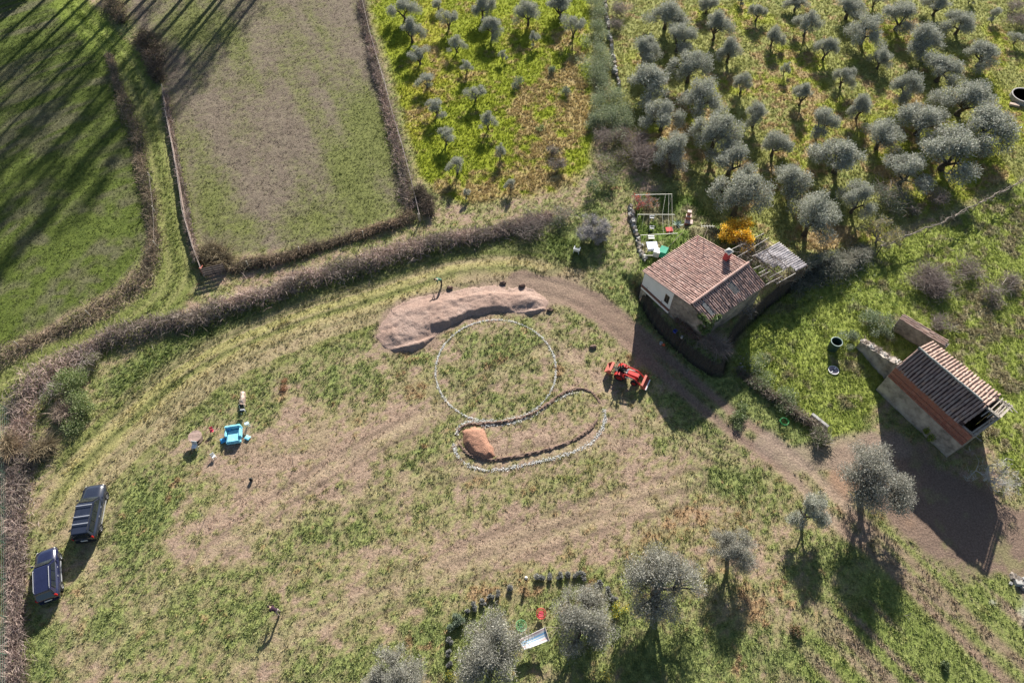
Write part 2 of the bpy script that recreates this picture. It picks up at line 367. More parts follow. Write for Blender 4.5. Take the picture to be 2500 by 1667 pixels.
def paint(X, Y):
    """albedo, sward height and sward density at places on the ground"""
    px, py = to_px(X, Y)
    nA, nB, nC, nD = fbm(X, Y, .06, 1), fbm(X, Y, .22, 2), fbm(X, Y, .8, 3), fbm(X, Y, 2.4, 4, 2)
    nE = vnoise(X * 6.5, Y * 6.5, 77)
    wob = (nC - .5) * 26 + (nD - .5) * 12
    u = X * _u.x + Y * _u.y; v = -X * _u.y + Y * _u.x
    st = vnoise(v * 1.1, u * .07, 11) * .6 + vnoise(v * 3.0, u * .12, 12) * .4
    straw = mixc(C3(.37, .265, .195), C3(.285, .205, .15), sstep(.3, .75, nD * .7 + nE * .3))
    straw = mixc(straw, C3(.30, .265, .13), sstep(.5, .75, nB) * .4)
    green = mixc(C3(.12, .17, .045), C3(.235, .275, .085), sstep(.25, .75, nE * .6 + nC * .4))
    gb = blobs(px, py, GREENB) - blobs(px, py, STRAWB)
    gv = nB * .26 + nC * .36 + nD * .30 + nE * .22 + (st - .5) * .14 - .055 + gb
    t = sstep(.41, .68, gv)
    col = mixc(straw, green, t * .9)
    # mid tone, half dry grass
    mid = sstep(.40, .48, gv) * (1 - t); col = mixc(col, C3(.25, .24, .09), mid * .55)
    rv = nC * .5 + nD * .35 + nE * .2 + blobs(px, py, RUSTB)
    r = sstep(.68, .82, rv); col = mixc(col, mixc(C3(.40, .25, .165), C3(.34, .20, .12), nE), r * .75)
    ht = .04 + .075 * t * (.4 + nD); den = .55 + .45 * t
    # bottom right: tracks run along the drive
    kk = X * -_k.y + Y * _k.x; ku = X * _k.x + Y * _k.y
    br = sstep(2050, 2250, px + .55 * (py - 1250)) * sstep(1200, 1330, py)
    s2 = vnoise(kk * 1.4, ku * .06, 21) * .6 + vnoise(kk * 3.4, ku * .15, 22) * .4
    bcol = mixc(mixc(C3(.15, .205, .04), C3(.25, .275, .09), nD), C3(.27, .20, .145), sstep(.50, .64, s2 + (nB - .5) * .5))
    col = mixc(col, bcol, br * .85)
    # mowing and wheel lines in the field
    for ln in wTREADS:
        d, _, al = line_dist(X, Y, ln)
        k = np.exp(-(np.abs(d - .7) / .16) ** 2) * (.35 + .65 * sstep(.35, .6, vnoise(al * .5, d * 0, 41)))
        col = mixc(col, C3(.17, .125, .09), k * .75)
        k2 = np.exp(-((d) / .35) ** 2); col = mixc(col, C3(.40, .32, .20), k2 * .45)
        ht = ht * (1 - .6 * k)
    # grassy lane below the bramble bank
    d, sd_, al = line_dist(X, Y, wRUT)
    ds = d * sd_; lane = (1 - sstep(3.5, 6.0, -ds + (nC - .5) * 2.2)) * (1 - sstep(.9, 1.6, ds + (nC - .5) * .8)) * sstep(60, 200, px)
    lc = mixc(mixc(C3(.23, .24, .075), C3(.15, .18, .05), nD), C3(.34, .275, .16), sstep(.42, .62, vnoise(ds * 2.0, al * .05, 51) + (nC - .5) * .6))
    col = mixc(col, lc, lane * .8)
    for off in (.1, -1.25, -2.6):
        k = np.exp(-((ds - off) / .15) ** 2) * (1 if off > -2 else .6); col = mixc(col, C3(.085, .10, .03), k * .8 * lane)
    k = np.exp(-((ds + .6) / .36) ** 2) + .7 * np.exp(-((ds + 1.9) / .4) ** 2); col = mixc(col, C3(.40, .35, .15), k * .75 * lane)
    upper = (1 - sstep(0, 1.0, np.abs(ds - 2.0) - 1.0)) * sstep(200, 400, px)
    col = mixc(col, mixc(C3(.075, .12, .025), C3(.14, .18, .04), nE), upper * .7); ht = ht + .05 * upper
    # left field
    m = 1 - sstep(-12, 12, poly_sdf(px, py, LF) + wob * .7)
    f0 = Q(430, 720); ang = np.arctan2(Y - f0.y, X - f0.x); rr = np.hypot(X - f0.x, Y - f0.y)
    s3 = vnoise(rr * .55 + nB * 1.2, ang * 5.0 + rr * .02, 61) * .55 + vnoise(rr * 1.7, ang * 14.0, 62) * .45
    lf = mixc(mixc(C3(.07, .10, .02), C3(.125, .155, .032), nE * .6 + nD * .4), C3(.13, .115, .07), sstep(.40, .80, s3 + (nB - .5) * .3) * .7)
    lf = mixc(lf, C3(.15, .145, .09), sstep(.5, .8, s3 * .6 + nC * .4) * .4)
    col = mixc(col, lf, m); ht = ht * (1 - m) + m * (.035 + .03 * nD); den = den * (1 - m) + m * .7
    # middle field
    m = 1 - sstep(-10, 10, poly_sdf(px, py, MF) + wob * .6)
    gp = blobs(px, py, [(850, 330, 90, 120, 12, .32), (780, 500, 140, 60, -10, .16), (460, 100, 140, 100, 0, .08), (640, 160, 90, 90, 0, .07), (480, 470, 40, 60, 0, .16), (720, 60, 140, 60, 0, .06), (430, 60, 60, 60, 0, .2), (590, 520, 120, 30, 0, .12)])
    d_ = (Q(900, 450) - Q(800, 260)).normalized(); vv = -X * d_.y + Y * d_.x; uu = X * d_.x + Y * d_.y
    s4 = vnoise(vv * .9, uu * .08, 71)
    gm = sstep(.30, .86, nB * .26 + nC * .22 + nD * .2 + nE * .2 + (s4 - .5) * .3 + gp * 1.5)
    mf = mixc(mixc(C3(.16, .125, .098), C3(.205, .17, .125), nD), mixc(C3(.115, .14, .032), C3(.165, .185, .05), nE), gm * .85)
    col = mixc(col, mf, m); ht = ht * (1 - m) + m * (.03 + .03 * gm); den = den * (1 - m) + m * .7
    # lane between the fields
    d, sd_, al = line_dist(X, Y, wLANE)
    m = 1 - sstep(1.5, 2.4, d + (nC - .5) * .9)
    lc = mixc(C3(.20, .22, .06), C3(.125, .155, .04), nE * .5 + nD * .5)
    lc = mixc(lc, C3(.30, .29, .12), np.exp(-((d - .75) / .25) ** 2) * .55)
    lc = mixc(lc, C3(.18, .25, .03), sstep(260, 60, py) * .6)
    col = mixc(col, lc, m * .9); ht = ht * (1 - m) + m * (.05 + .08 * np.exp(-(d / .4) ** 2))
    # orchards
    m = 1 - sstep(-14, 14, poly_sdf(px, py, OL) + wob)
    dry = sstep(.44, .58, nB * .36 + nC * .32 + nD * .26 + blobs(px, py, [(1230, 310, 100, 150, 20, .20), (1260, 430, 120, 45, 0, .14), (1120, 440, 80, 30, 0, .10), (1310, 150, 40, 80, 0, .10), (1010, 430, 30, 40, 0, .12), (1330, 230, 30, 80, 0, .15)]) - .07)
    yg = mixc(C3(.28, .31, .022), C3(.19, .235, .025), nE * .45 + nC * .55)
    yg = mixc(yg, C3(.36, .33, .045), sstep(.5, .7, nB) * .6)
    oc = mixc(yg, mixc(C3(.44, .31, .17), C3(.36, .27, .12), nE), dry * .85)
    col = mixc(col, oc, m); ht = ht * (1 - m) + m * (.09 + .10 * dry * nD + .05 * nD); den = den * (1 - m) + m
    m = 1 - sstep(-14, 14, poly_sdf(px, py, OR_) + wob)
    dry = sstep(.50, .64, nB * .30 + nC * .38 + nD * .32 + blobs(px, py, [(1820, 260, 60, 50, 0, .14), (1700, 120, 60, 60, 0, .06), (1600, 460, 60, 40, 0, .06), (1730, 400, 50, 60, 0, .08), (1900, 540, 50, 30, 0, .3), (1560, 330, 30, 60, 0, .15), (2070, 210, 60, 60, 0, .05)]) - .02)
    yg = mixc(C3(.23, .245, .065), C3(.33, .325, .125), nE * .4 + nC * .6)
    yg = mixc(yg, C3(.30, .33, .03), sstep(.52, .68, nB + .06 * sstep(2000, 2450, px)) * .7)
    yg = mixc(yg, C3(.13, .18, .045), sstep(.58, .7, nC) * .5)
    oc = mixc(yg, mixc(C3(.42, .28, .17), C3(.34, .24, .12), nE), dry * .8)
    col = mixc(col, oc, m); ht = ht * (1 - m) + m * (.09 + .06 * nD); den = den * (1 - m) + m
    # rough slope on the right, the garden, the verge of the drive
    m = 1 - sstep(-12, 12, poly_sdf(px, py, RS) + wob)
    rc = mixc(mixc(C3(.20, .25, .04), C3(.29, .32, .085), nE), C3(.30, .26, .15), sstep(.54, .68, nC * .6 + nD * .4 + .05 * sstep(2200, 2400, px)))
    rc = mixc(rc, C3(.11, .16, .035), sstep(.55, .68, nB * .5 + nD * .5) * .5)
    col = mixc(col, rc, m); ht = ht * (1 - m) + m * (.09 + .11 * sstep(.4, .8, nC)); den = den * (1 - m) + m * 1.2
    m = 1 - sstep(-10, 10, poly_sdf(px, py, GARD) + wob * .5)
    col = mixc(col, mixc(C3(.115, .165, .035), C3(.22, .20, .11), sstep(.4, .65, nC)), m); ht = ht * (1 - m) + m * .13
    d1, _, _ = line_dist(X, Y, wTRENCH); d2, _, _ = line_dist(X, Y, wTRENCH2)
    m = (1 - sstep(.22, .45, np.minimum(d1, d2))); col = mixc(col, C3(.075, .06, .045), m); den = den * (1 - m)  # trench shade put into the ground colour
    # bare earth: drive, yard in front of the barn, round the mound
    m = 1 - sstep(-14, 14, poly_sdf(px, py, SH) + wob)
    sc = mixc(mixc(C3(.235, .165, .125), C3(.16, .115, .09), nD * .6 + nE * .4), C3(.29, .19, .13), sstep(.5, .7, nB))
    sc = mixc(sc, C3(.13, .09, .07), sstep(.56, .7, s2) * .6)
    col = mixc(col, sc, m * (1 - .35 * sstep(.55, .7, nC))); den = den * (1 - .85 * m)
    d, sd_, al = line_dist(X, Y, wDRIVE)
    near0 = sstep(1700, 1480, px)
    m = (1 - sstep(1.15, 1.6, d + (nC - .5) * .6)) * np.clip(near0 + np.exp(-((d - .72) / .36) ** 2) * 1.25 + .25, 0, 1)
    dc = mixc(C3(.26, .175, .14), C3(.19, .13, .105), nD * .5 + nE * .5)
    dc = mixc(dc, C3(.36, .27, .20), sstep(1880, 1980, px) * .8)
    dc = mixc(dc, C3(.15, .11, .09), sstep(.55, .7, vnoise(d * sd_ * 5.0, al * .15, 81)) * .6)
    col = mixc(col, dc, m * .92); den = den * (1 - .9 * m)
    d, sd_, al = line_dist(X, Y, wDRIVE2)
    m = np.clip(np.exp(-((d - .75) / .38) ** 2) * 1.1, 0, .85); col = mixc(col, C3(.25, .175, .13), m); den = den * (1 - .6 * m)
    d, sd_, al = line_dist(X, Y, wBRANCH)
    m = (1 - sstep(.7, 1.3, d + (nC - .5) * .8)); col = mixc(col, C3(.27, .205, .16), m * .8); den = den * (1 - .8 * m)
    d = poly_sdf(X, Y, wMOUND)
    m = (1 - sstep(.2, 2.4, d + (nC - .5) * 2.0)) * sstep(700, 640, py - .12 * (px - 1000)) * .75
    m = np.maximum(m, (1 - sstep(.1, .5, d + (nD - .5) * .5)) * .9)
    m2 = np.exp(-(((px - 1370) / 75) ** 2 + ((py - 705) / 50) ** 2)) * .85
    m = np.maximum(m, m2)
    col = mixc(col, mixc(C3(.285, .21, .155), C3(.23, .165, .125), nD), m); den = den * (1 - .7 * m)
    # stony white spoil at the right edge
    m = sstep(.0, 1.0, 1 - np.hypot((px - 2520) / 42, (py - 1490) / 55) + (nD - .5) * .8); col = mixc(col, C3(.55, .52, .48), m * .9)
    m = sstep(.0, 1.0, 1 - np.hypot((px - 2421) / 11, (py - 1472) / 7) + (nE - .5) * .5); col = mixc(col, C3(.55, .52, .48), m * .8)
    col = col * (0.88 + .24 * nE)[..., None] * (0.92 + .16 * nD)[..., None]
    return np.clip(col, 0.005, 0.8), ht, den

def axis(core0, core1, step, far):
    a = list(np.arange(core0, core1 + 1e-6, step)); s = step; lo, hi = a[0], a[-1]
    while hi < far: s *= 1.35; hi += s; a.append(hi)
    s = step
    while lo > -far: s *= 1.35; lo -= s; a.insert(0, lo)
    return np.array(a)
ax_, ay_ = axis(-64, 64, .24, 1500), axis(3, 84, .22, 1500)
GX, GY = np.meshgrid(ax_, ay_); gx, gy = GX.ravel(), GY.ravel()
core = (gx > -66) & (gx < 66) & (gy > 1) & (gy < 86)
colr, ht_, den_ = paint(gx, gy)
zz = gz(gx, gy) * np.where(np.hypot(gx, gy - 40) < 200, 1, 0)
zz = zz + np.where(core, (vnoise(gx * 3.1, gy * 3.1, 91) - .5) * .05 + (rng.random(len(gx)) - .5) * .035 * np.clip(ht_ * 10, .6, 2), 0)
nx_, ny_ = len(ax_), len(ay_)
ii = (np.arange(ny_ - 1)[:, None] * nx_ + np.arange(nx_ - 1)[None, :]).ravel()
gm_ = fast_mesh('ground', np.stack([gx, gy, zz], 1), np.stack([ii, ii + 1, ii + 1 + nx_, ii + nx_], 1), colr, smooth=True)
def ground_mat():
    m, n, l, out = new_mat('ground_sward')
    b = n.new("ShaderNodeBsdfPrincipled"); b.inputs['Roughness'].default_value = .95; b.inputs['Specular IOR Level'].default_value = .1
    l.new(b.outputs[0], out.inputs[0])
    a = n.new("ShaderNodeAttribute"); a.attribute_name = 'Col'
    tc = n.new("ShaderNodeTexCoord")
    n1 = n.new("ShaderNodeTexNoise"); n1.inputs['Scale'].default_value = 9; n1.inputs['Detail'].default_value = 5; n1.inputs['Roughness'].default_value = .7
    l.new(tc.outputs['Object'], n1.inputs['Vector'])
    mr = n.new("ShaderNodeMapRange"); mr.inputs[1].default_value = .3; mr.inputs[2].default_value = .7; mr.inputs[3].default_value = .55; mr.inputs[4].default_value = 1.4
    l.new(n1.outputs[0], mr.inputs[0])
    mx = n.new("ShaderNodeVectorMath"); mx.operation = 'SCALE'; l.new(a.outputs['Color'], mx.inputs[0]); l.new(mr.outputs[0], mx.inputs['Scale'])
    l.new(mx.outputs[0], b.inputs['Base Color'])
    n2 = n.new("ShaderNodeTexNoise"); n2.inputs['Scale'].default_value = 6; n2.inputs['Detail'].default_value = 6; n2.inputs['Roughness'].default_value = .75
    l.new(tc.outputs['Object'], n2.inputs['Vector'])
    bp = n.new("ShaderNodeBump"); bp.inputs['Strength'].default_value = .8; bp.inputs['Distance'].default_value = .12
    l.new(n2.outputs[0], bp.inputs['Height']); l.new(bp.outputs[0], b.inputs['Normal'])
    return m
ground = obj_from('ground', gm_, ground_mat()); struct(ground)

# ------------------------------------------------------------------ grass blades over the whole visible ground
def grass(n, blades=5):
    # even over the ground, thinning slowly with distance
    Y = 4 + 80 * rng.random(n * 3) ** 1.0; X = (rng.random(n * 3) - .5) * 132
    px, py = to_px(X, Y); keep = (px > -60) & (px < 2560) & (py > -40) & (py < 1720) & (rng.random(n * 3) < np.clip(1.15 - Y / 130, .4, 1))
    X, Y = X[keep][:n], Y[keep][:n]
    col, ht, den = paint(X, Y)
    ins = poly_sdf(X, Y, wMOUND) < .05
    k = (rng.random(len(X)) < np.where(den < .3, 0, den) / 1.2) & ~ins
    X, Y, col, ht = X[k], Y[k], col[k], ht[k]
    N = len(X); z0 = gz(X, Y)
    B = blades
    ang = rng.random((N, B)) * 2 * np.pi; L = ht[:, None] * (.7 + .9 * rng.random((N, B))) + .02
    tilt = .35 + .75 * rng.random((N, B)); wd = (.016 + .022 * rng.random((N, B))) * np.clip(.7 + ht[:, None] * 4, .8, 1.6)
    ox, oy = (rng.random((N, B)) - .5) * .16, (rng.random((N, B)) - .5) * .16
    bx, by, bz = X[:, None] + ox, Y[:, None] + oy, np.broadcast_to(z0[:, None], (N, B)) - .015
    dx, dy = np.cos(ang), np.sin(ang)
    V = np.zeros((N, B, 3, 3), np.float32)
    V[:, :, 0] = np.stack([bx - dy * wd, by + dx * wd, bz], -1)
    V[:, :, 1] = np.stack([bx + dy * wd, by - dx * wd, bz], -1)
    V[:, :, 2] = np.stack([bx + dx * L * np.sin(tilt), by + dy * L * np.sin(tilt), bz + L * np.cos(tilt) + .02], -1)
    jit = (.84 + .36 * rng.random((N, B, 1))) * (1 + (rng.random((N, B, 3)) - .5) * .10)
    c = np.clip(col[:, None, :] * jit * 1.12, 0, .85)
    Cc = np.repeat(c[:, :, None, :], 3, 2)
    V = V.reshape(-1, 3); F = np.arange(len(V)).reshape(-1, 3)
    return fast_mesh('grass', V, F, Cc.reshape(-1, 3))
gr = obj_from('grass', grass(300000), leaf_mat('blade', .3, .7, .03))
tag(gr, 'short grass, stubble and weeds covering the fields and orchards', 'grass', kind='stuff')

# ------------------------------------------------------------------ foliage and twig builders (numpy)
def unit(v): return v / (np.linalg.norm(v, axis=-1, keepdims=True) + 1e-9)
def leaf_cloud(cen, rad_, n, L, Wd, cols, up=.3, shell=.35, rg=rng, jit=.25):
    """n pointed leaves spread through balls cen (k,3) of radius rad_ (k,3 or k)"""
    cen = np.asarray(cen, float); rad_ = np.asarray(rad_, float)
    if rad_.ndim == 1: rad_ = np.repeat(rad_[:, None], 3, 1)
    wgt = (rad_.prod(1)) ** .7; idx = rg.choice(len(cen), n, p=wgt / wgt.sum())
    d = unit(rg.normal(size=(n, 3))); r = (shell + (1 - shell) * rg.random((n, 1)) ** .6)
    r = r * (1 + .12 * rg.normal(size=(n, 1)))
    p = cen[idx] + d * r * rad_[idx]
    a = unit(d * .8 + rg.normal(size=(n, 3)) * .75 + np.array([0, 0, up]))
    s = unit(np.cross(a, rg.normal(size=(n, 3))))
    l = L * (.6 + .8 * rg.random((n, 1))); w = Wd * (.6 + .8 * rg.random((n, 1)))
    V = np.stack([p - a * l * .5, p + s * w * .5, p + a * l * .5, p - s * w * .5], 1)
    cols = np.asarray(cols, float); c = cols[rg.integers(0, len(cols), n)] * (1 - jit + 2 * jit * rg.random((n, 1)))
    return V.reshape(-1, 3), np.arange(n * 4).reshape(-1, 4), np.repeat(c, 4, 0)
def twig_cloud(base, n, L, wd, cols, rise=.5, arch=.5, rg=rng, jit=.25, lean=None):
    """n arching twigs of three joints starting at points base (n,3)"""
    ang = rg.random(n) * 2 * np.pi; l = L * (.5 + rg.random(n))
    d = np.stack([np.cos(ang), np.sin(ang), rise + rg.normal(size=n) * .4], 1)
    if lean is not None: d = d + np.asarray(lean)
    d = unit(d)
    side = unit(np.cross(d, rg.normal(size=(n, 3)))) * (wd * (.6 + .8 * rg.random((n, 1))))
    P0 = base; P1 = base + d * l[:, None] * .5 + np.array([0, 0, 1.]) * (arch * l * .12)[:, None]
    P2 = base + d * l[:, None] + np.array([0, 0, -1.]) * (arch * l * .35)[:, None]
    P2[:, 2] = np.maximum(P2[:, 2], .03)
    V = np.stack([P0 - side, P0 + side, P1 - side * .8, P1 + side * .8, P2], 1).reshape(-1, 3)
    i = np.arange(n)[:, None] * 5
    F = np.concatenate([i + [0, 1, 3], i + [0, 3, 2], i + [2, 3, 4]], 0)
    cols = np.asarray(cols, float); c = cols[rg.integers(0, len(cols), n)] * (1 - jit + 2 * jit * rg.random((n, 1)))
    return V, F, np.repeat(c, 5, 0)
def merge_tri(parts):
    Vs, Fs, Cs, b = [], [], [], 0
    for V, F, C in parts:
        if F.shape[1] == 4: F = np.concatenate([F[:, :3], F[:, [0, 2, 3]]], 0)
        Vs.append(V); Fs.append(F + b); Cs.append(C); b += len(V)
    return np.concatenate(Vs), np.concatenate(Fs), np.concatenate(Cs)

BARK = pm('olive_bark', (.085, .07, .055), .3, 6, .95, .5)
GREYBARK = pm('grey_bark', (.20, .18, .165), .25, 7, .9, .4)
OLIVE = leaf_mat('olive_leaf', .25, .6, .025)
LEAF = leaf_mat('shrub_leaf', .32, .6, .05)
TWIG = leaf_mat('dry_twig', .1, .8, .0)

def branch_rec(mb, p, d, L, r, depth, rg, spread=.7, ends=None, n=5, grav=0.0, kids=(2, 4), shrink=.68):
    pts = [p]; k = 3
    for i in range(k):
        d = (d + Vector((rg.gauss(0, .16), rg.gauss(0, .16), rg.gauss(0, .12) - grav))).normalized()
        pts.append(pts[-1] + d * (L / k))
    mb.tube(pts, [r * (1 - .45 * i / k) for i in range(k + 1)], n, cap=False)
    if depth == 0:
        if ends is not None: ends.append(pts[-1])
        return
    for i in range(rg.randint(*kids)):
        a = Vector((rg.gauss(0, 1), rg.gauss(0, 1), rg.gauss(.15, .5))).normalized()
        nd = (d * (1 - spread * .5) + a * spread).normalized()
        branch_rec(mb, pts[-1 if i == 0 else rg.randint(1, k)], nd, L * shrink * rg.uniform(.75, 1.15), r * .55, depth - 1, rg, spread, ends, max(3, n - 1), grav, kids, shrink)

# ------------------------------------------------------------------ olive trees: ten shapes, each crown about 2 m across at scale 1
OLIVE_COLS = [(.41, .415, .35), (.33, .34, .28), (.48, .48, .42), (.28, .30, .225), (.38, .385, .325)]
def olive_shape(seed, n_leaf, clumps, hole=.25, tall=1.0, L=.11, Wd=.034, cols=OLIVE_COLS, trunk_h=.45):
    rg = random.Random(seed); ng = np.random.default_rng(seed)
    mb = MB(); cen, rd = [], []
    nl = rg.randint(3, 5); top = Vector((rg.uniform(-.08, .08), rg.uniform(-.08, .08), trunk_h * rg.uniform(.8, 1.15)))
    mb.tube([(0, 0, -.08), (rg.uniform(-.04, .04), rg.uniform(-.04, .04), trunk_h * .45), top], [.13, .085, .075], 7, cap=False)
    a0 = rg.uniform(0, 6.28)
    nlobe = max(5, clumps // 5); lobes = [(a0 + k * 6.28 / nlobe + rg.uniform(-.35, .35), hole + (.74 - hole) * rg.uniform(.45, 1.05) if k % 4 else hole * rg.uniform(.3, 1.2), rg.uniform(-.2, .16)) for k in range(nlobe)]
    for i in range(clumps):
        la, lr, lz = lobes[i % nlobe]; qx, qy = lr * math.cos(la) + rg.gauss(0, .19), lr * math.sin(la) + rg.gauss(0, .19); r = min(.92, math.hypot(qx, qy)); a = math.atan2(qy, qx)
        z = (.92 + .55 * (1 - r * r) * rg.uniform(.1, 1.15) - .42 * r * rg.uniform(0, 1.2) + lz) * tall
        c = Vector((r * math.cos(a), r * math.sin(a), z)); cen.append(c); s = rg.uniform(.22, .36) * (26 / clumps) ** .15; rd.append((s, s, s * rg.uniform(.75, 1.05)))
    limbs = []
    for i in range(nl):
        a = a0 + i * 6.28 / nl + rg.uniform(-.3, .3)
        e = Vector((math.cos(a) * .36, math.sin(a) * .36, (.78 + rg.uniform(-.08, .1)) * tall)); m = top.lerp(e, .5) + Vector((0, 0, -.04))
        mb.tube([top - Vector((0, 0, .06)), m, e], [.06, .042, .03], 6, cap=False); limbs.append((m, e))
    for c in cen:
        m, e = min(limbs, key=lambda q: (q[1] - c).length); b = m.lerp(e, rg.uniform(.4, 1))
        k = b.lerp(c, .5) + Vector((rg.uniform(-.06, .06), rg.uniform(-.06, .06), rg.uniform(-.06, .04)))
        mb.tube([b, k, c], [.022, .015, .006], 4, cap=False)
        for q in range(3):
            d = Vector((rg.gauss(0, .16), rg.gauss(0, .16), rg.gauss(.05, .12))); mb.tube([k, k.lerp(c, .6) + d * .6, c + d], [.01, .007, .003], 3, cap=False)
    V, F, C = leaf_cloud([tuple(c) for c in cen], rd, n_leaf, L, Wd, cols, .35, .15, ng)
    tm = mb.mesh('trunk'); tm.materials.append(BARK); tm.polygons.foreach_set('use_smooth', [True] * len(tm.polygons))
    cm = fast_mesh('crown', V, F, C); cm.materials.append(OLIVE)
    zc = sum(c.z for c in cen) / len(cen)
    return tm, cm, zc
SHAPES = [olive_shape(100 + i, 10500, 24 + 2 * (i % 4), .06 + .07 * (i % 3), [1, 1.1, .92][i % 3], .085, .024) for i in range(9)]
NARROW = [olive_shape(200 + i, 4800, 14, .05, 1.2, .10, .03, trunk_h=.32) for i in range(3)]
BIG = [olive_shape(300 + i, 26000, 46, .30, [.95, .9, 1, 1.05][i % 4], .052, .015, [(.36, .35, .30), (.29, .285, .24), (.43, .415, .365), (.24, .24, .19)], .4) for i in range(4)]
def olive(cx, cy, wpx, by, shapes, label, group, cat='olive tree', k=None):
    """crown centre and width and the trunk foot's height in the photo"""
    tm, cm, zc = shapes[(k if k is not None else rnd.randrange(99)) % len(shapes)]
    R = .5 * wpx / ppm(cx, cy, 1.5)
    # crown centre height from the drop between crown and foot
    best = min([i * .05 for i in range(8, 90)], key=lambda h: abs(to_px(*Q(cx, cy, h)[:2])[1] - by))
    hz = min(max(best / zc, R * .72), R * 1.15)
    p = Q(cx, cy, hz * zc)
    t = thing('olive_tree', label, cat, (p.x, p.y, gzf(p.x, p.y)), rnd.uniform(0, 6.28), group)
    t.scale = (R, R, hz)
    obj_from('trunk', tm, parent=t); obj_from('crown', cm, parent=t); return t
OLV = []  # tile column, row, crown x, y, width, foot y
for x, y, wd_, b in [(1350, 60, 220, 190), (1415, 250, 190, 390), (1495, 490, 180, 590), (1565, 730, 170, 810), (1655, 970, 180, 1060), (1740, 1230, 160, 1330), (1840, 1500, 150, 1600),
                     (1670, 40, 120, 100), (1760, 140, 160, 270), (1840, 390, 150, 480), (1930, 610, 110, 690), (2010, 830, 170, 930), (2130, 1090, 140, 1190), (2240, 1380, 110, 1470),
                     (2080, 40, 190, 200), (2170, 230, 200, 350), (2265, 500, 75, 580)]: OLV.append((1, 0, x, y, wd_, b, 'left'))
for x, y, wd_, b in [(150, 100, 200, 240), (200, 340, 100, 440), (450, 30, 250, 140), (570, 200, 180, 350)]: OLV.append((2, 0, x, y, wd_, b, 'left'))
for x, y, wd_, b in [(1430, 120, 290, 270), (1540, 330, 260, 480), (1225, 450, 250, 600), (1290, 730, 360, 900), (1650, 590, 300, 760), (1755, 870, 330, 1040), (1400, 1040, 290, 1200), (1885, 210, 230, 370),
                     (1800, 40, 170, 130), (2010, 450, 190, 600), (2130, 740, 160, 880), (2265, 100, 150, 200), (2255, 1030, 200, 1190), (1890, 1190, 340, 1430), (1490, 1350, 280, 1500), (2040, 1440, 340, 1600), (2110, -10, 90, 40)]: OLV.append((2, 0, x, y, wd_, b, 'right'))
for x, y, wd_, b in [(60, 320, 160, 440), (270, 20, 180, 90), (380, 190, 200, 330), (760, 60, 270, 160), (555, 420, 180, 560), (165, 620, 90, 710), (915, 260, 290, 410), (1240, 130, 290, 280), (1580, 20, 230, 140), (1785, 200, 270, 320),
                     (1470, 350, 330, 500), (2100, 120, 110, 200), (2300, 330, 140, 400), (2000, 480, 280, 610), (1625, 610, 330, 750), (1050, 530, 170, 660), (710, 690, 170, 810), (340, 840, 170, 970), (1290, 780, 250, 930), (870, 970, 200, 1100),
                     (500, 1100, 240, 1250), (1450, 1080, 390, 1240), (1850, 880, 400, 1060), (2070, 1150, 470, 1330), (1060, 1240, 320, 1370), (1710, 1370, 480, 1540), (700, 1410, 400, 1570), (80, 1310, 250, 1430), (250, 1640, 340, 1780), (1290, 1560, 350, 1700), (1000, -20, 140, 70), (1870, -30, 90, 30)]: OLV.append((3, 0, x, y, wd_, b, 'right'))
for x, y, wd_, b in [(2120, 190, 400, 430)]: OLV.append((2, 1, x, y, wd_, b, 'right'))
for x, y, wd_, b in [(430, 400, 380, 620), (850, 230, 270, 400)]: OLV.append((3, 1, x, y, wd_, b, 'right'))
NTH = ['first', 'second', 'third', 'fourth', 'fifth', 'sixth', 'seventh', 'eighth', 'ninth', 'tenth', 'eleventh', 'twelfth', 'thirteenth', 'fourteenth', 'fifteenth', 'sixteenth', 'seventeenth', 'eighteenth', 'nineteenth', 'twentieth', 'twenty-first', 'twenty-second']
OLAB = {}
for lo, hi, nm in ((0, 7, 'line nearest the wire fence'), (7, 14, 'second line from the wire fence'), (14, 17, 'third line from the wire fence'), (17, 21, 'line nearest the orchard hedge')):
    for k in range(lo, hi): OLAB[k] = '%s silvery olive, ' + NTH[k - lo] + ' from the top in the ' + nm
_right = sorted([k for k in range(len(OLV)) if OLV[k][6] == 'right'], key=lambda k: T(*OLV[k][:2], 0, OLV[k][5])[1])
for row in range(0, len(_right), 7):
    for q, k in enumerate(sorted(_right[row:row + 7], key=lambda k: T(*OLV[k][:3], 0)[0])): OLAB[k] = '%s silvery olive, ' + NTH[q] + ' from the left in the ' + NTH[row // 7] + ' row of the right orchard'
for i, (c, r, x, y, wd_, b, side) in enumerate(OLV):
    X, Y = T(c, r, x, y); By = T(c, r, x, b)[1]; wp = wd_ / 3.76
    sz = 'small' if wp < 38 else ('large' if wp > 78 else 'medium')
    sh = NARROW if (side == 'left' and wp < 50) or wp < 38 else SHAPES
    olive(X, max(Y, -40), wp * 1.3, By, sh, OLAB[i] % sz, 'olive trees in the %s orchard' % side, k=i)
for k, (X, Y, wp, By, lab) in enumerate([
        (1420, 1508, 150, 1560, 'large grey olive tree just right of the striped hammock'),
        (1617, 1418, 172, 1470, 'large grey olive tree with an open middle, beside the yellow flowering bush'),
        (1792, 1338, 108, 1400, 'two-stemmed grey olive tree left of the olive beside the drive'),
        (1200, 1590, 172, 1650, 'large grey olive tree just left of the striped hammock, trunk showing'),
        (1979, 1240, 90, 1300, 'small pale olive tree beside the dirt drive'),
        (2143, 1165, 165, 1240, 'bushy olive tree at the edge of the barn shadow'),
        (955, 1652, 135, 1705, 'olive tree cut off by the bottom edge of the photo')]):
    olive(X, Y, wp * 1.14, By, BIG if k not in (4,) else SHAPES, lab, 'olive trees in the mown field', k=k)
